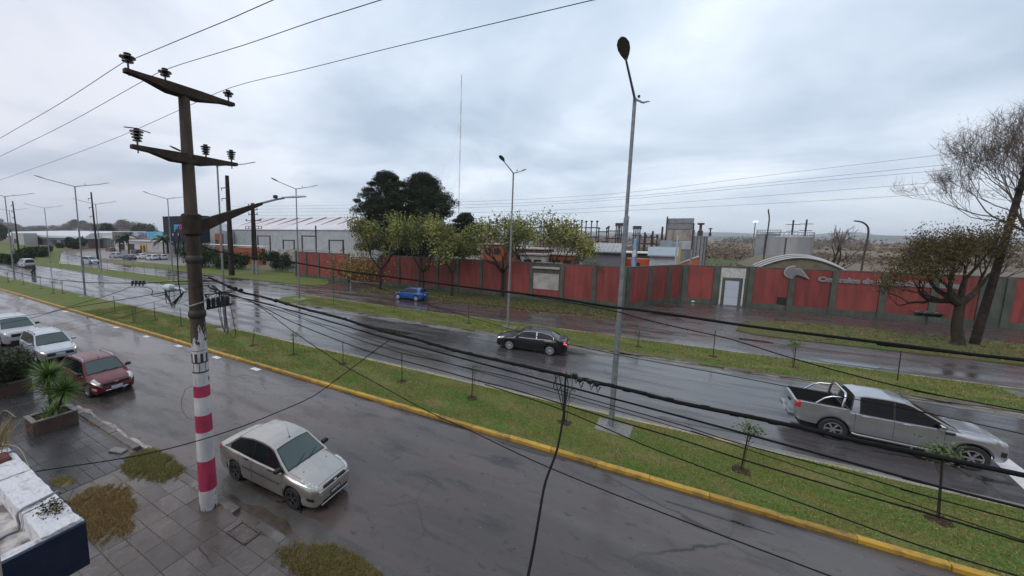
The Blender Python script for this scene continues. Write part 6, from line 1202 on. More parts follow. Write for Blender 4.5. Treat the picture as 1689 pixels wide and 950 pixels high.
# vaulted roof
a, c_ = pl(1248,437,68), pl(1402,440,68); w = c_.x-a.x; vt = thing('vaulted_roof_hall', 'low hall with tan vaulted roof and white rim behind the emblem', 'building', (a.x,68,0)); zt_ = pl(1310,426,68).z; zb_ = a.z-.6
arcp = [(w*i/24, zb_+(zt_-zb_)*math.sin(math.pi*i/24)**.9) for i in range(25)]
b = MB(); b.prism(arcp+[(w,0),(0,0)], .3, 14, f=lambda x,z,y:(x,y,z)); b.obj('tan_shell', mat('tan_membrane',(.16,.145,.10),.8,col2=(.12,.11,.075),scale=1.5), vt)
for k in range(3): b = MB(); b.tube([(x,.15+k*.9,z+.10+k*.16) for x,z in arcp], .13, 6); b.obj('white_rim', mat('rim_grey',(.40,.41,.42),.6), vt, smooth=60)
# radio mast
ms = thing('radio_mast', 'very tall thin guyed radio mast far behind the dark trees', 'radio mast', (0,0,0)); a = pl(761.5,123,200); ms.location = (a.x,200,0); M_mr = mat('mast_red',(.36,.10,.09),.7); M_mw = mat('mast_white',(.5,.5,.52),.7)
nseg = 14
for k in range(nseg):
    z0_, z1_ = a.z*k/nseg, a.z*(k+1)/nseg; b = MB()
    for i in range(3): an = 2*math.pi*i/3; b.tube([(.28*math.cos(an),.28*math.sin(an),z0_),(.28*math.cos(an),.28*math.sin(an),z1_-.02)], .055, 4)
    for j in range(6):
        zz = z0_+(z1_-z0_)*j/6; an = 2*math.pi*(j%3)/3; an2 = an+2*math.pi/3; b.tube([(.28*math.cos(an),.28*math.sin(an),zz),(.28*math.cos(an2),.28*math.sin(an2),zz+1.1)], .035, 3)
    b.obj('mast_section', M_mr if k%2 else M_mw, ms)
for h_ in (.45,.75):
    for i in range(3): an = 2*math.pi*i/3+.4; b = MB(); b.tube([(0,0,a.z*h_),(38*math.cos(an),38*math.sin(an),0)], .02, 3); b.obj('guy_wire', M_gm, ms)
# ------------------------------------------------------------------ shops and sheds at the left
bs = thing('black_shop', 'black box-shaped shop with a blue and red sign and small square windows', 'shop', (0,0,0)); M_bl = mat('shop_black',(.008,.010,.017),.6,col2=(.014,.016,.024),scale=.4,spec=.2); YB = 66
a, c_ = pl(268,357,YB), pl(328,357,YB); zb_ = pl(300,399,YB).z; b = MB(); b.cbox(((a.x+c_.x)/2, YB+1.6, (a.z+zb_)/2),(c_.x-a.x,3.2,a.z-zb_),.05); b.obj('upper_box', M_bl, bs)
b = MB(); b.box2((a.x+2.5,YB+1.5,0),(c_.x-1,YB+3.1,zb_-.02)); b.obj('ground_floor', mat('shop_grey',(.10,.11,.13),.5), bs)
for k in range(5): x = a.x+1+(c_.x-a.x-2)*k/4; b = MB(); b.box2((x-.2,YB+.3,0),(x+.2,YB+.7,zb_-.02)); b.obj('column', M_bl, bs)
for px in (285.5,294.5,305.5,309,324): q = pl(px,386.8,YB); b = MB(); b.cbox((q.x,YB-.03,q.z),(.62,.06,.75),.01); b.obj('window', mat('window_pale',(.38,.39,.44),.3), bs)
for px in (286,294,302,309): q = pl(px,403.5,YB+.2); b = MB(); b.cbox((q.x,YB+1.45,q.z-.3),(1.0,.06,.5),.01); b.obj('shop_window', MATS['window_pale'], bs)
s0, s1 = pl(288,378,YB), pl(324,378,YB); sw = s1.x-s0.x; cur = 0; M_sb = mat('sign_blue',(.07,.30,.60),.4); M_sr = mat('sign_red',(.50,.05,.12),.4)
LTS = (('p',M_sb,.92),('r',M_sb,.92),('o',M_sr,.92),('D',M_sb,1.15),('i',M_sb,.92),('e',M_sb,.92),('s',M_sb,.92))
for txt, m_, sz in LTS:
    o, w = text_mesh(txt, sz*1.0, .03, .015, m_, 'sign_letter', bs, (s0.x+cur, YB-.10, s0.z), (R(90),0,0)); o.scale = (sw/3.7,)*3; cur += (w+.07)*sw/3.7
print('sign w', cur, sw)
# warehouse
YH = 82; wh = thing('warehouse', 'long grey corrugated warehouse with a pale streaked pitched roof', 'warehouse', (0,0,0)); M_cor = mat('corrugated_grey',(.40,.43,.45),.6,col2=(.33,.36,.38),scale=.6); M_rf = mat('streaked_roof',(.60,.60,.62),.6,col2=(.48,.44,.45),scale=.25,stretch=(1.6,.2,1))
x0_, x1_ = pl(362,379,YH).x, pl(640,381,YH).x; ze = pl(450,379,YH).z; zr_ = pl(450,361,YH+16).z
b = MB(); b.box2((x0_,YH,0),(x1_,YH+32,ze)); b.obj('wall', M_cor, wh)
b = MB(); b.prism([(YH-.3,ze-.05),(YH+16,zr_),(YH+32.3,ze-.05),(YH+32.3,ze+.15),(YH+16,zr_+.2),(YH-.3,ze+.15)], x0_-.3, x1_, f=lambda y,z,x:(x,y,z)); b.obj('roof', M_rf, wh)
for k in range(11): x = x0_+4+(x1_-x0_)*k/11; b = MB(); b.prism([(YH+1,ze+.30),(YH+15,zr_+.13),(YH+15,zr_+.22),(YH+1,ze+.36)], x, x+.9, f=lambda y,z,x_:(x_,y,z)); b.obj('roof_light', mat('roof_stain',(.20,.13,.13),.7), wh)
n_ = 110; b = MB()
for k in range(n_): x = x0_+(x1_-x0_)*(k+.5)/n_; b.box2((x-.12,YH-.06,0),(x+.12,YH-.002,ze-.1))
b.obj('wall_ribs', M_cor, wh, kind='stuff')
wg = thing('gabled_annex', 'grey gabled annex with a sloping top between black shop and warehouse', 'warehouse', (0,0,0)); q = [pl(332,362,78),pl(348,360,78),pl(368,381,78)]; b = MB(); b.prism([(q[0].x-3,0),(q[2].x+.5,0),(q[2].x+.5,q[2].z),(q[1].x,q[1].z),(q[0].x-3,q[0].z-1)], 78, 81.5, f=lambda x,z,y:(x,y,z)); b.obj('wall', M_cor, wg)
# sign-fronted shops
YS = 68; sh = thing('sign_fronted_shops', 'row of low shops with picture and blue billboards and an orange fascia', 'shop', (0,0,0))
def sgn(nm, px0, px1, py0, py1, m_, dy=-.5): 
    a, c_ = pl(px0,py0,YS), pl(px1,py1,YS); b = MB(); b.box2((a.x,YS+dy,min(a.z,c_.z)),(c_.x,YS+dy+.4,max(a.z,c_.z))); return b.obj(nm, m_, sh)
a, c_ = pl(188,396,YS), pl(272,396,YS); b = MB(); b.box2((a.x,YS,0),(c_.x,YS+10,a.z)); b.obj('wall', mat('shop_white',(.42,.40,.40),.6), sh)
sgn('dark_billboard',187,208,382,393,mat('board_dark',(.06,.06,.065),.5,col2=(.16,.15,.15),scale=.5)); sgn('picture_billboard',208.3,243.7,382,393,mat('board_picture',(.36,.38,.46),.5,col2=(.07,.08,.14),scale=.35,stretch=(.6,1,1.2),lo=.46,hi=.56)); sgn('blue_billboard',244,271,382,393,mat('board_blue',(.05,.30,.50),.5,col2=(.20,.44,.56),scale=.4)); sgn('fascia',214,272,393.4,397,mat('fascia_orange',(.42,.20,.13),.6),-.9); sgn('pale_fascia',187,213.6,393.4,395.5,mat('shop_white'),-.9)
for px0,px1,m_ in ((231,243,mat('yellow_surround',(.42,.27,.09),.6)),): sgn('door_surround',px0,px1,402.5,417,m_,-.2)
for px0,px1 in ((232.5,236),(237.3,241)): sgn('door',px0,px1,405,417,mat('dark_brown_door',(.05,.02,.012),.5),-.25)
sgn('window',252,262,402,410,MATS['window_pale'],-.15); sgn('window',196,206,402,412,M_black,-.15); sgn('window',212,222,402,412,M_black,-.15)
gw = thing('dark_grey_shop', 'dark grey shop wall with a bright white roof edge behind the wine red car', 'shop', (0,0,0)); a, c_ = pl(159,391,72), pl(186,391,72); b = MB(); b.box2((a.x,72,0),(c_.x,84,a.z-.35)); b.obj('wall', mat('wall_dark_grey',(.13,.135,.15),.6), gw); b = MB(); b.box2((a.x-.3,71.6,a.z-.33),(c_.x+.3,84.4,a.z+.5)); b.obj('roof_edge', mat('bright_roof'), gw)
for k in range(6): x = a.x+(c_.x-a.x)*(k+.5)/6; b = MB(); b.box2((x-.12,71.85,0),(x+.12,71.99,a.z-.36)); b.obj('wall_rib', MATS['wall_dark_grey'], gw)
ww = thing('white_shed', 'white shed with a low pitched roof left of the dark grey shop', 'shed', (0,0,0)); a, c_ = pl(138,386,80), pl(157,386,80); b = MB(); b.prism([(a.x,0),(c_.x,0),(c_.x,a.z+1.2),(c_.x-4,a.z+1.5),(a.x,a.z)], 80, 90, f=lambda x,z,y:(x,y,z)); b.obj('wall', mat('dull_white',(.34,.35,.36),.7), ww); b = MB(); b.tube([(a.x,79.9,a.z+.1),(c_.x-4,79.9,a.z+1.6)], .3, 6); b.obj('roof_edge', mat('bright_roof'), ww); b = MB(); b.box2((a.x+2,79.8,0),(a.x+7,79.99,3.5)); b.obj('doorway', M_dk, ww)
lb_ = thing('long_white_building', 'very long white-roofed commercial building with dark storefronts at the far left', 'building', (0,0,0)); YL = 66; a, c_ = pl(12,382,YL), pl(139,383,YL); zt_ = a.z; zb_ = pl(60,391,YL).z
b = MB(); b.box2((a.x,YL+1,0),(c_.x,YL+25,zb_)); b.obj('wall', mat('storefront_dark',(.10,.07,.08),.6,col2=(.16,.13,.15),scale=.15), lb_); b = MB(); b.prism([(YL,zb_),(YL+26,zb_),(YL+26,zt_+1),(YL+2,zt_),(YL,zt_-1.5)], a.x-1, c_.x+1, f=lambda y,z,x:(x,y,z)); b.obj('roof', mat('bright_roof_far',(.52,.54,.56),.6), lb_)
rnd = random.Random(12)
for k in range(16): x = a.x+10+k*(c_.x-a.x-20)/15; b = MB(); b.box2((x-2.2,YL+.85,.3),(x+2.2,YL+.98,zb_-1.2)); b.obj('shop_window', rnd.choice([mat('window_pale'),M_black,mat('shop_violet',(.10,.07,.12),.6),mat('shop_teal',(.08,.16,.17),.6)]), lb_)
b = MB(); b.box2((a.x,YL-.4,zb_-.9),(c_.x,YL+.98,zb_-.5)); b.obj('awning', mat('shop_teal'), lb_)
wv_ = thing('white_house', 'white house wall at the left end of the long building, behind the distant pole', 'building', (0,0,0)); a, c_ = pl(18,384,60), pl(38,384,60); b = MB(); b.box2((a.x,60,0),(c_.x,65,a.z)); b.obj('wall', mat('dull_white'), wv_); b = MB(); b.box2((a.x+4,59.9,.5),(a.x+8,59.99,3)); b.obj('window', M_black, wv_)
# ------------------------------------------------------------------ the row of houses the camera looks out from (behind and beside it, unseen; added to block sky light and darken reflections)
M_h = [mat('house_cream',(.34,.30,.24),.8,col2=(.27,.24,.2),scale=.6), mat('house_grey',(.22,.22,.22),.8,col2=(.28,.27,.26),scale=.6), mat('house_brick',(.20,.09,.06),.85,col2=(.15,.07,.05),scale=1.2)]
for i, (xa, xb, h_, yf) in enumerate(((-62,-48.3,4.2,-2.6),(-48,-34.3,6.4,-2.6),(-34,-20.3,4.4,-2.4),(-20,-11.2,3.9,-2.2),(-2.2,9,9.6,-1.4),(9.3,24,6.2,-2.6),(24.3,44,4.6,-2.4))):
    t = thing('unseen_house', ['cream','grey','brick'][i%3]+' house in the unseen near row, '+['outermost on the left','second from the left','third from the left','beside the white parapet','tallest of all, three storeys','next right of the tallest house','rightmost of the row'][i], 'house', (xa, yf, 0)); w = xb-xa
    b = MB(); b.box2((0,-9,0),(w,0,h_)); b.obj('wall', M_h[i%3], t); b = MB(); b.box2((-.1,-9.1,h_),(w+.1,.25,h_+.18)); b.obj('roof', M_cop, t)
    for k in range(max(2,int(w/3.5))):
        for fl in range(1 if h_ < 5 else (2 if h_ < 8 else 3)):
            x = w*(k+.5)/max(2,int(w/3.5)); b = MB(); b.box2((x-.6,-.02,1.0+fl*3),(x+.6,.03,2.3+fl*3)); b.obj('window', M_glass, t); b = MB(); b.box2((x-.7,-.01,.9+fl*3),(x+.7,.10,.99+fl*3)); b.obj('window_sill', M_conc, t)
# ------------------------------------------------------------------ trees
M_bark = mat('bark_dark', (.028,.022,.016), .9, col2=(.05,.042,.03), scale=5, bump=.8, bscale=14); M_barkg = mat('bark_grey', (.07,.062,.05), .9, col2=(.11,.10,.08), scale=4, bump=.6); M_twig = mat('twig_brown', (.13,.10,.08), .9)
def grow(rg, p, d, L, r, depth, segs, tips, spread=.6, up=.15, shrink=.72, kids=(2,3), curl=.18, minr=.012):
    n = 3; pts = [p.copy()]; rs = [r]; q = p.copy(); dd = d.copy()
    for i in range(n):
        dd = (dd+Vector(rg.normal(size=3))*curl+Vector((0,0,up*.3))).normalized(); q = q+dd*(L/n); pts.append(q.copy()); rs.append(r*(1-(1-.66)*(i+1)/n))
    segs.append((pts, rs, depth))
    if depth == 0: tips.append(q); return
    for k in range(int(rg.integers(kids[0], kids[1]+1))):
        a = Vector(rg.normal(size=3)); a = (a-dd*a.dot(dd)).normalized(); nd = (dd*math.cos(spread)+a*math.sin(spread*rg.uniform(.7,1.2))+Vector((0,0,up))).normalized()
        st = q if k < 2 else pts[2]; grow(rg, st, nd, L*shrink*rg.uniform(.8,1.15), max(minr, rs[-1]*.72), depth-1, segs, tips, spread, up, shrink, kids, curl, minr)
def tree(label, base, h, seed, trunk_h, trunk_r, depth, L, spread=.6, up=.2, cat='tree', kids=(2,3), bark=None, twig=None, group=None, lean=(0,0), name='tree', first=None, minr=.012, shrink=.72, curl=.18):
    rg = np.random.default_rng(seed); t = thing(name, label, cat, base, 0, group); segs, tips = [], []
    top = Vector((lean[0]*trunk_h, lean[1]*trunk_h, trunk_h)); tp_ = [Vector((0,0,0)), Vector((0,0,trunk_h*.12)), top*.5+Vector(rg.normal(size=3))*trunk_h*.03, top]; rs = [trunk_r*1.35, trunk_r, trunk_r*.85, trunk_r*.75]
    b = MB(); b.tube(smoothpts(tp_,3), [float(np.interp(i/9, [0,.33,.66,1], rs)) for i in range(10)], 10); b.obj('trunk', bark or M_bark, t, smooth=60)
    dirs = first or [(math.cos(a), math.sin(a), .9) for a in rg.uniform(0, 6.28, 4)]
    for d in dirs: grow(rg, top.copy(), Vector(d).normalized(), L, trunk_r*.6, depth, segs, tips, spread, up, shrink, kids, curl, minr)
    big = MB(); sm = MB()
    for pts, r_, dp in segs: (big if dp >= depth-1 else sm).tube(pts, r_, 6 if dp >= depth-1 else (4 if dp > 0 else 3), cap=False)
    big.obj('limbs', bark or M_bark, t, smooth=60); sm.obj('branches', twig or bark or M_bark, t)
    return t, tips
def foliage(t, tips, n, sig, size, mats, w=None, name='foliage', zcut=None, **kw):
    T = np.array([tuple(v) for v in tips]); i = RNG.integers(0, len(T), n); C = T[i]+RNG.normal(size=(n,3))*np.array(sig)
    if zcut is not None: C = C[C[:,2] > zcut]
    mi = None
    if len(mats) > 1: q = (np.sin(T[:,0]*1.3+T[:,2]*.9)+RNG.normal(size=len(T))*.7)[i][:len(C)]; mi = np.clip(((q+1.6)/3.2*len(mats)).astype(int), 0, len(mats)-1)
    return leaves(name, C, size, mats, t, mi=mi, **kw)
# dark conifers behind the wall
M_cyp = mat('conifer_leaf', (.018,.032,.014), .8, col2=(.032,.045,.018), scale=.5, isl=.5); M_cyp2 = mat('conifer_leaf_dark', (.011,.020,.010), .85, isl=.5)
def conifer(label, px0, px1, pyt, pyb, Y, seed, n, lop=0, ub=.55):
    a, c_ = pl(px0,pyt,Y), pl(px1,pyt,Y); zt_ = a.z; zb_ = pl(px0,pyb,Y).z; rx = (c_.x-a.x)/2; cx_ = (a.x+c_.x)/2; rg = np.random.default_rng(seed); t = thing('conifer', label, 'tree', (cx_, Y, 0)); K = 190; cl = []
    for k in range(K):
        u = rg.uniform(0,1); z = zb_+(zt_-zb_)*u; w_ = rx*(.98 if u < ub else .98*(1-((u-ub)/(1-ub))**(1.8 if ub > .5 else 1.1)*.88)); an = rg.uniform(0,6.28); q = math.sqrt(rg.uniform(.12,1))*rg.uniform(.85,1.12); cl.append((w_*q*math.cos(an)*.85+lop*u, w_*q*math.sin(an)*.8, z-rx*.12, rx*rg.uniform(.09,.22)))
    b = MB(); b.tube([(0,0,0),(.2,0,zt_*.5),(lop*.8,0,zt_*.93)], [.55,.4,.12], 9)
    b.obj('trunk', M_bark, t); b = MB(); [b.tube([(lop*.5*(z/zt_),0,z*.78),(x*.5,y*.5,z*.93),(x,y,z)], [.12,.08,.04], 4) for x,y,z,r_ in cl]; b.obj('limbs', M_bark, t)
    i = rg.integers(0,K,n); cl = np.array(cl); d = rg.normal(size=(n,3)); d /= np.linalg.norm(d,axis=1)[:,None]; C = cl[i,:3]+d*(cl[i,3]*rg.uniform(.25,1.1,n))[:,None]*np.array([1.25,1.2,.62]); leaves('foliage', C, .36, [M_cyp, M_cyp2], t, mi=(rg.uniform(0,1,n) < .35).astype(int), aspect=.20)
conifer('large dark spreading conifer behind the wall, left of the pair', 592,684,284,402,76, 21, 75000, .3, .66)
conifer('large dark conifer with a pointed top, right of the pair', 646,772,286,412,80, 22, 95000, -1.6, .50)
conifer('small dark round-topped conifer right of the big pair', 738,794,350,416,74, 23, 26000, .4)
# yellowing street trees on the leafy verge
M_ly = [mat('leaf_yellow',(.25,.24,.05),.7,isl=.4), mat('leaf_lime',(.17,.19,.045),.7,isl=.4), mat('leaf_green',(.075,.105,.028),.7,isl=.4), mat('leaf_olive',(.12,.12,.03),.7,isl=.4)]; M_lo = [mat('leaf_orange',(.22,.10,.03),.7,isl=.4), M_ly[0]]
def street_tree(label, px, py, pyt, seed, n, wd=1.0, mats=M_ly, depth=4, trunk=2.6, tr=.20, sz=.145, sig=(.42,.42,.5), up=.28):
    p = gp(px, py); h = pl(px, pyt, p.y).z; L = (h-trunk)*.33; t, tips = tree(label, (p.x,p.y,0), h, seed, trunk, tr, depth, L, spread=.55*wd, up=up, kids=(2,3), twig=M_barkg, group='street trees on the leafy verge'); zz = max(q.z for q in tips)
    tips = [q for i_, q in enumerate(tips) if (i_*7+seed)%10 < 6]; foliage(t, tips, n, sig, sz, mats)
    t.scale = (1,1,min(1.25,max(.75,h/(zz+.4)))); return t
street_tree('yellow-green street tree at the left end, beside the driveway', 627,478,356,31,5200,1.3)
street_tree('broad yellow-green street tree behind the blue hatchback', 697,482,354,32,6200,1.35)
street_tree('slender street tree with few leaves right of the blue hatchback', 745,489,380,33,2000,1.15,sig=.5)
street_tree('yellow street tree left of the far median lamp', 828,490,358,34,3200,1.15)
street_tree('upright yellow street tree in front of the pale shutter', 897,494,352,35,4600,1.2)
street_tree('yellow street tree behind the others near the switchyard', 868,482,356,37,2600,1.15)
t, tips = tree('bare pruned street tree with two thick arms near the wall corner', tuple(gp(962,500)), 6, 36, 2.0, .20, 4, 1.5, spread=.5, up=.22, first=[(-.35,0,1),(.5,0,1)], group='street trees on the leafy verge', twig=M_twig, kids=(3,4), shrink=.66)
foliage(t, tips, 300, .3, .07, [M_ly[1], M_ly[0]])
# bronze-leaved bush by the driveway, leaning over
n = 3200; C = RNG.normal(size=(n,3))*(2.6,.8,1.0)+(-38.0,43.2,2.6); o = leaves('orange_creeper', C[C[:,2] > .2], .13, M_lo, mi=(RNG.uniform(0,1,(C[:,2] > .2).sum()) < .4).astype(int)); tag(o, 'orange and yellow leafy creeper hanging by the brown gate', 'creeper')
# dark-trunked spreading tree on the right verge
M_ac = [mat('acacia_brown',(.085,.052,.028),.8,isl=.4), mat('acacia_olive',(.080,.062,.025),.8,isl=.4), mat('acacia_tan',(.12,.085,.045),.8,isl=.4), mat('acacia_lime',(.10,.095,.028),.8,isl=.4)]
p = gp(1579,570); t, tips = tree('dark-trunked spreading tree with brownish fine foliage on the right verge', (p.x,p.y,0), 8, 41, 2.4, .36, 5, 1.55, spread=.58, up=.26, first=[(-1.2,-.2,.75),(-.8,.4,1.0),(.5,.3,.9),(.0,-.4,1.2),(-1.3,.5,.45),(-1.0,-.6,.9)], twig=M_bark, kids=(2,3), shrink=.74, lean=(-.10,0), minr=.010)
T = np.array([tuple(v) for v in tips]); print('acacia', T.min(0), T.max(0)); foliage(t, tips, 20000, .32, .060, M_ac, zcut=2.6); t.scale = (.88,.88,1.24)
# big bare tree at the right edge
def bare(label, base, seed, trunk_h, r_, depth, L, first, **kw): t, tips = tree(label, base, 0, seed, trunk_h, r_, depth, L, first=first, bark=M_bark, twig=M_twig, name='bare_tree', **kw); return t, tips
p = pl(1802,470,57)
t, tips = bare('huge bare winter tree filling the right edge of the sky', (p.x,57,0), 52, 4.5, .42, 6, 4.7, [(-.75,-.2,1.2),(-.25,.3,1.5),(.2,-.3,1.5),(-.85,.2,.95),(-.55,.1,1.5),(-.15,-.1,1.6),(.8,.2,1.2)], spread=.40, up=.20, kids=(3,3), shrink=.76, minr=.011, curl=.11)
T = np.array([tuple(v) for v in tips]); print('bare', T.min(0), T.max(0), len(T))
b = MB(); rg = np.random.default_rng(4); V = []; F = []
for q in tips:
    for k in range(4):
        d = rg.normal(size=3)*.55+np.array([0,0,.5]); d /= np.linalg.norm(d); e = np.array(q)+d*rg.uniform(.6,1.5); s_ = np.cross(d, rg.normal(size=3)); s_ /= np.linalg.norm(s_); o_ = len(V); V += [np.array(q)-s_*.010, np.array(q)+s_*.010, e]; F.append((o_,o_+1,o_+2))
np_mesh('twigs', np.array(V), np.array(F), M_twig, t, kind='stuff'); foliage(t, tips, 900, .5, .06, [M_ac[0]], name='last_leaves')
p = pl(1391,425,80); t, tips = bare('small bare forked tree standing in the marsh', (p.x-.5,80,0), 55, 2.6, .28, 4, 2.5, [(-.9,0,1.2),(.25,0,1.4),(-.3,.5,1.2)], spread=.4, up=.22, kids=(2,3), shrink=.72, minr=.03, lean=(-.15,0))
for i, (px, Y) in enumerate([(1375,95),(1640,90),(1560,100)]):
    p = pl(px,420,Y); bare(['bare shrub tree left of the forked marsh tree','bare tree beyond the right wall, behind the leaning pole','bare tree beyond the wall above the spreading tree'][i], (p.x,Y,0), 60+i, 1.5, .2, 4, 1.9, None, spread=.5, up=.2, minr=.03)
# hedges, shrubs, palms on the left
def shrub(label, x, y, rx, ry, h, n, mats, sz=.12, name='shrub', z0=0, seed=0):
    rg = np.random.default_rng(seed+5); t = thing(name, label, 'shrub', (x,y,z0)); K = 26; cl = np.stack([rg.uniform(-1,1,K)*rx*.75, rg.uniform(-1,1,K)*ry*.7, rg.uniform(.25,.85,K)*h, rg.uniform(.22,.36,K)*min(max(rx,ry),h)], 1); cl[:,2] *= 1-.35*(cl[:,0]/rx)**2
    i = rg.integers(0,K,n); d = rg.normal(size=(n,3)); d /= np.linalg.norm(d,axis=1)[:,None]; C = cl[i,:3]+d*(cl[i,3]*rg.uniform(.3,1.1,n))[:,None]; C[:,2] = np.abs(C[:,2]); leaves('foliage', C, sz, mats, t, mi=(rg.uniform(0,1,n)*len(mats)).astype(int))
    b = MB(); [b.tube([(cl[k,0]*.2,cl[k,1]*.2,0),(cl[k,0]*.6,cl[k,1]*.6,cl[k,2]*.5),tuple(cl[k,:3])], .02*h/1.5, 4) for k in range(12)]; b.obj('stems', M_bark, t); return t
M_hd = [mat('hedge_dark',(.020,.036,.014),.8,isl=.4), mat('hedge_mid',(.035,.058,.018),.8,isl=.4)]
p = gp(300,441); shrub('dark green hedge block left of the striped pole, beyond the service road', p.x+2, p.y+3, 5.5, 3, 4.6, 7000, M_hd, .2, 'hedge', seed=1)
p = gp(420,449); shrub('long dark hedge right of the striped pole behind the twin poles', p.x+5, p.y+5, 9, 2.5, 4.2, 9000, M_hd, .2, 'hedge', seed=2)
p = gp(355,446); shrub('dark shrubs behind the thick brown pole', p.x, p.y+3.5, 5, 2.5, 4.0, 6000, M_hd, .2, 'hedge', seed=3)
for i, (px, py, rx, h) in enumerate([(4,431,3,1.7),(20,433,3,1.8),(57,424,6.0,3.0),(74,419,4,2.4),(38,429,3,1.6)]):
    p = gp(px, py); shrub(['low dark bush at the left frame edge','dark bush below the distant pole','biggest dark bush on the left turf','tall dark bush near the branch road','small dark bush beside the white estate car'][i], p.x, p.y, rx, rx*.6, h, 3500, M_hd, .3, seed=10+i)
shrub('round shrub overflowing the planter at the left edge', -25.1, 4.4, 1.35, 1.15, 1.7, 16000, [mat('shrub_leaf',(.022,.035,.012),.6,isl=.5), mat('shrub_leaf_two',(.045,.06,.02),.6,isl=.5)], .05, z0=.5, seed=30)
def palm(label, px, py, Y, h, s, seed):
    p = pl(px, py, Y); rg = np.random.default_rng(seed); t = thing('palm_tree', label, 'palm', (p.x,Y,0)); b = MB(); b.tube([(0,0,0),(.05,0,h)], [.28,.22], 8); b.obj('trunk', M_barkg, t); V = []; F = []
    for i in range(26):
        an = rg.uniform(0,6.28); el = rg.uniform(-.2,1.2); d0 = np.array([math.cos(an),math.sin(an),0]); sd = np.array([-math.sin(an),math.cos(an),0]); prev = None
        for k in range(7):
            u = k/6; c_ = np.array([0,0,h])+d0*s*u*math.cos(el)+np.array([0,0,1])*(s*u*math.sin(el)-s*.75*u*u); w_ = s*.16*math.sin(math.pi*min(1,u+.12))
            o_ = len(V); V += [c_-sd*w_-np.array([0,0,w_*.4]), c_, c_+sd*w_-np.array([0,0,w_*.4])]
            if prev is not None: F += [(prev,prev+1,o_+1,o_),(prev+1,prev+2,o_+2,o_+1)]
            prev = o_
    np_mesh('fronds', np.array(V), np.array(F), mat('palm_frond',(.03,.05,.022),.7,isl=.4), t, kind='stuff')
palm('palm in front of the picture billboard', 212,410,58,6.2,4.4,1); palm('palm between the billboards and the black shop', 270,410,58,5.6,4.2,2); palm('small palm left of the first palm', 198,412,60,5.0,3.6,3)
shrub('clump of trees in front of the long white building', gp(118,410).x, 61, 13, 3, 4.5, 6000, M_hd, .45, 'tree_clump', seed=40)
shrub('dark tree crown at the left frame edge above the roofs', pl(-2,385,72).x, 72, 9, 6, 12, 7000, M_hd, .6, 'tree_clump', seed=41)
shrub('dark round tree behind the dark grey shop', pl(172,380,100).x, 100, 7, 5, 12.5, 5000, M_hd, .6, 'tree_clump', seed=42)
shrub('dark dense tree crown on the green slope', pl(235,380,190).x, 190, 18, 10, 14, 5000, M_hd, 1.0, 'tree_clump', seed=43)
# far wood on the left: hill and leafless crowns
def ridge(name, xs, hs, Y, D, m, seed=0):
    xs = np.array(xs); V = []; F = []; n = 60; rg = np.random.default_rng(seed); X = np.linspace(xs[0], xs[-1], n); H_ = np.interp(X, xs, hs)
    for j, (dy_, k) in enumerate(((0,0),(D*.3,.6),(D*.6,1),(D,.8),(D*1.6,0))):
        for i in range(n): V.append((X[i], Y+dy_, max(0,H_[i]*k*(1+.05*rg.normal()))-.05))
    for j in range(4):
        for i in range(n-1): F.append((j*n+i, j*n+i+1, (j+1)*n+i+1, (j+1)*n+i))
    return np_mesh(name, np.array(V), np.array(F), m, smooth=True, kind='structure')
M_hill = mat('hill_green',(.05,.06,.022),.9,col2=(.065,.05,.03),scale=.02)
hx = [(-90,376),(0,374),(40,380),(90,380),(120,374),(170,380),(215,370),(250,379),(300,392)]
Yh = 240; ridge('wooded_hill', [pl(px,py,Yh+40).x for px,py in hx], [pl(px,py+12,Yh+40).z for px,py in hx], Yh, 80, M_hill, 1)
M_wd = [mat('wood_brown',(.15,.112,.098),.95,isl=.35), mat('wood_grey',(.20,.17,.16),.95,isl=.35), mat('wood_olive',(.08,.088,.035),.95,isl=.35)]
V = []; rg = np.random.default_rng(8); C = []; MI = []
for k in range(420):
    px = rg.uniform(-60,268); Y = rg.uniform(205,300); pyt = float(np.interp(px,[-60,0,20,40,60,100,125,150,185,205,240,272],[362,360,368,374,372,371,361,368,368,360,369,386]))+rg.uniform(-1,9); q = pl(px, pyt, Y); h_ = max(5,q.z)
    m_ = rg.choice([0,0,1,1,2]); n = 170; r_ = rg.uniform(4,7); d = rg.normal(size=(n,3)); d /= np.linalg.norm(d,axis=1)[:,None]; c_ = np.array([q.x,Y,h_-r_*.8])+d*(r_*rg.uniform(.5,1.05,n))[:,None]*np.array([1,1,.8]); C.append(c_); MI += [m_]*n
    n = 40; C.append(np.stack([q.x+rg.normal(size=n)*3, Y+rg.normal(size=n)*3, rg.uniform(0,max(1,h_-r_),n)],1)); MI += [0]*n
leaves('far_wood', np.concatenate(C), 1.1, M_wd, mi=np.array(MI), aspect=.28, kind='stuff')
# marsh behind the wall: scrub bands, fence, green strip, far hills
sheet('green_strip', [(v.x,v.y) for v in (gp(1150,437),gp(1200,437),gp(1245,437),gp(1245,420),gp(1232,411),gp(1205,408.5),gp(1170,410),gp(1150,420))], .0, mat('marsh_green',(.05,.085,.018),.9,col2=(.075,.085,.03),scale=.15,coord='World'))
def scrub(name, n, xr, yr, h, mats, sz, seed):
    rg = np.random.default_rng(seed); X = rg.uniform(*xr,n); Y = rg.uniform(*yr,n); f = np.sin(X*.05)+np.sin(Y*.03+X*.02)+rg.normal(size=n)*.5; k = f > 0; X, Y = X[k], Y[k]; m_ = 14
    C = np.stack([np.repeat(X,m_),np.repeat(Y,m_),np.zeros(len(X)*m_)],1)+np.abs(rg.normal(size=(len(X)*m_,3)))*np.array([h*.9,h*.9,h*.5]); leaves(name, C, sz, mats, mi=(rg.uniform(0,1,len(C))*len(mats)).astype(int), kind='stuff')
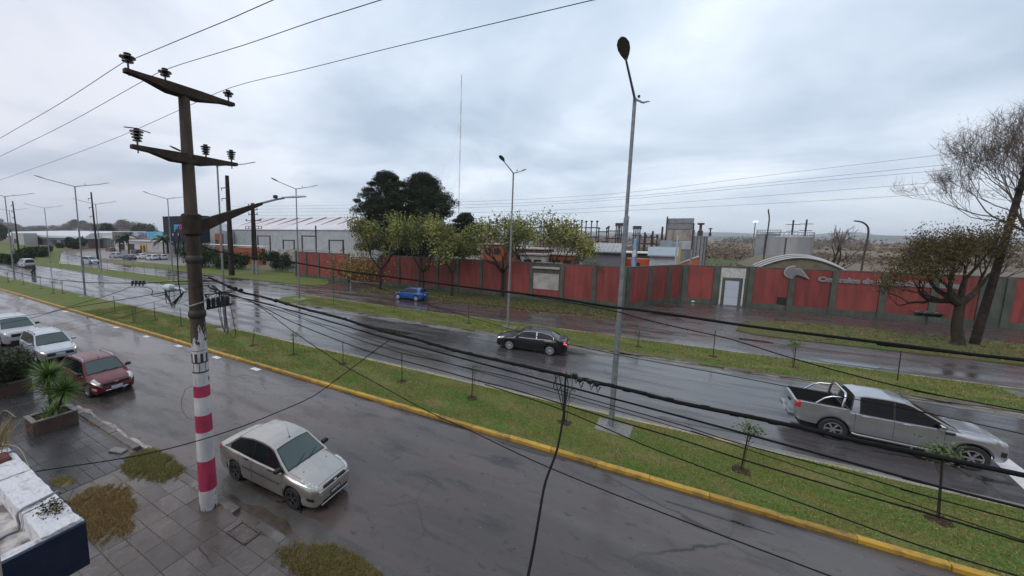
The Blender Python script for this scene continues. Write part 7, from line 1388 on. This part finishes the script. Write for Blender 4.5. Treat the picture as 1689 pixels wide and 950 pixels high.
M_sc = [mat('scrub_brown',(.165,.12,.09),.95,isl=.12), mat('scrub_dark',(.14,.11,.08),.95,isl=.12), mat('scrub_tan',(.20,.16,.105),.95,isl=.12)]
scrub('marsh_scrub', 5500, (-140,420), (165,330), 1.4, M_sc[:2]+[M_sc[0]], .55, 3); scrub('reed_bed', 5000, (-300,900), (330,800), 2.6, [M_sc[0],M_sc[2]], 1.3, 4); scrub('near_scrub', 500, (-20,120), (100,160), 1.1, M_sc, .25, 5)
scrub('dark_treeline', 1300, (-200,1600), (900,1000), 8, [M_sc[1]], 3, 6)
fn = thing('wire_fence', 'post and wire fence on the marsh beyond the vaulted hall', 'fence', (28,92,0))
for k in range(12): b = MB(); b.tube([(k*2.6,k*.4,0),(k*2.6,k*.4,1.7)], .07, 5); b.obj('fence_post', M_dk, fn)
b = MB(); [b.tube([(0,0,z),(11*2.6,4.4,z)], .02, 3) for z in (.5,1,1.5)]; b.obj('fence_wire', M_gm, fn)
M_far = mat('far_hill',(.05,.06,.05),.95)
ridge('far_hills', [pl(x,390,5000).x for x in (560,700,860,1000,1100,1180,1250,1330,1400,1450,1500,1600,1800)], [60,70,95,80,60,85,70,40,75,95,60,45,50], 5000, 900, M_far, 3)
ridge('far_hills', [pl(x,390,3200).x for x in (300,560,800,1100,1180,1300,1420,1500,1689,1900)], [25,30,30,22,28,22,30,45,30,30], 3200, 400, M_far, 5)
# ------------------------------------------------------------------ thin rainy haze round everything
hm_ = bpy.data.materials.new('haze_air'); hm_.use_nodes = True; t_ = hm_.node_tree; t_.nodes.clear(); pv = N(t_, 'ShaderNodeVolumePrincipled'); pv.inputs['Color'].default_value = (.86,.92,1,1); pv.inputs['Density'].default_value = .00016; pv.inputs['Anisotropy'].default_value = 0
ou = N(t_, 'ShaderNodeOutputMaterial'); t_.links.new(pv.outputs[0], ou.inputs['Volume'])
b = MB(); b.box2((-6500,-305,-1.2),(6500,6500,112)); o = b.obj('haze', hm_); o['kind'] = 'stuff'
print('objects', len(bpy.data.objects), 'tris', sum(len(o.data.polygons) for o in bpy.data.objects if o.type == 'MESH'))
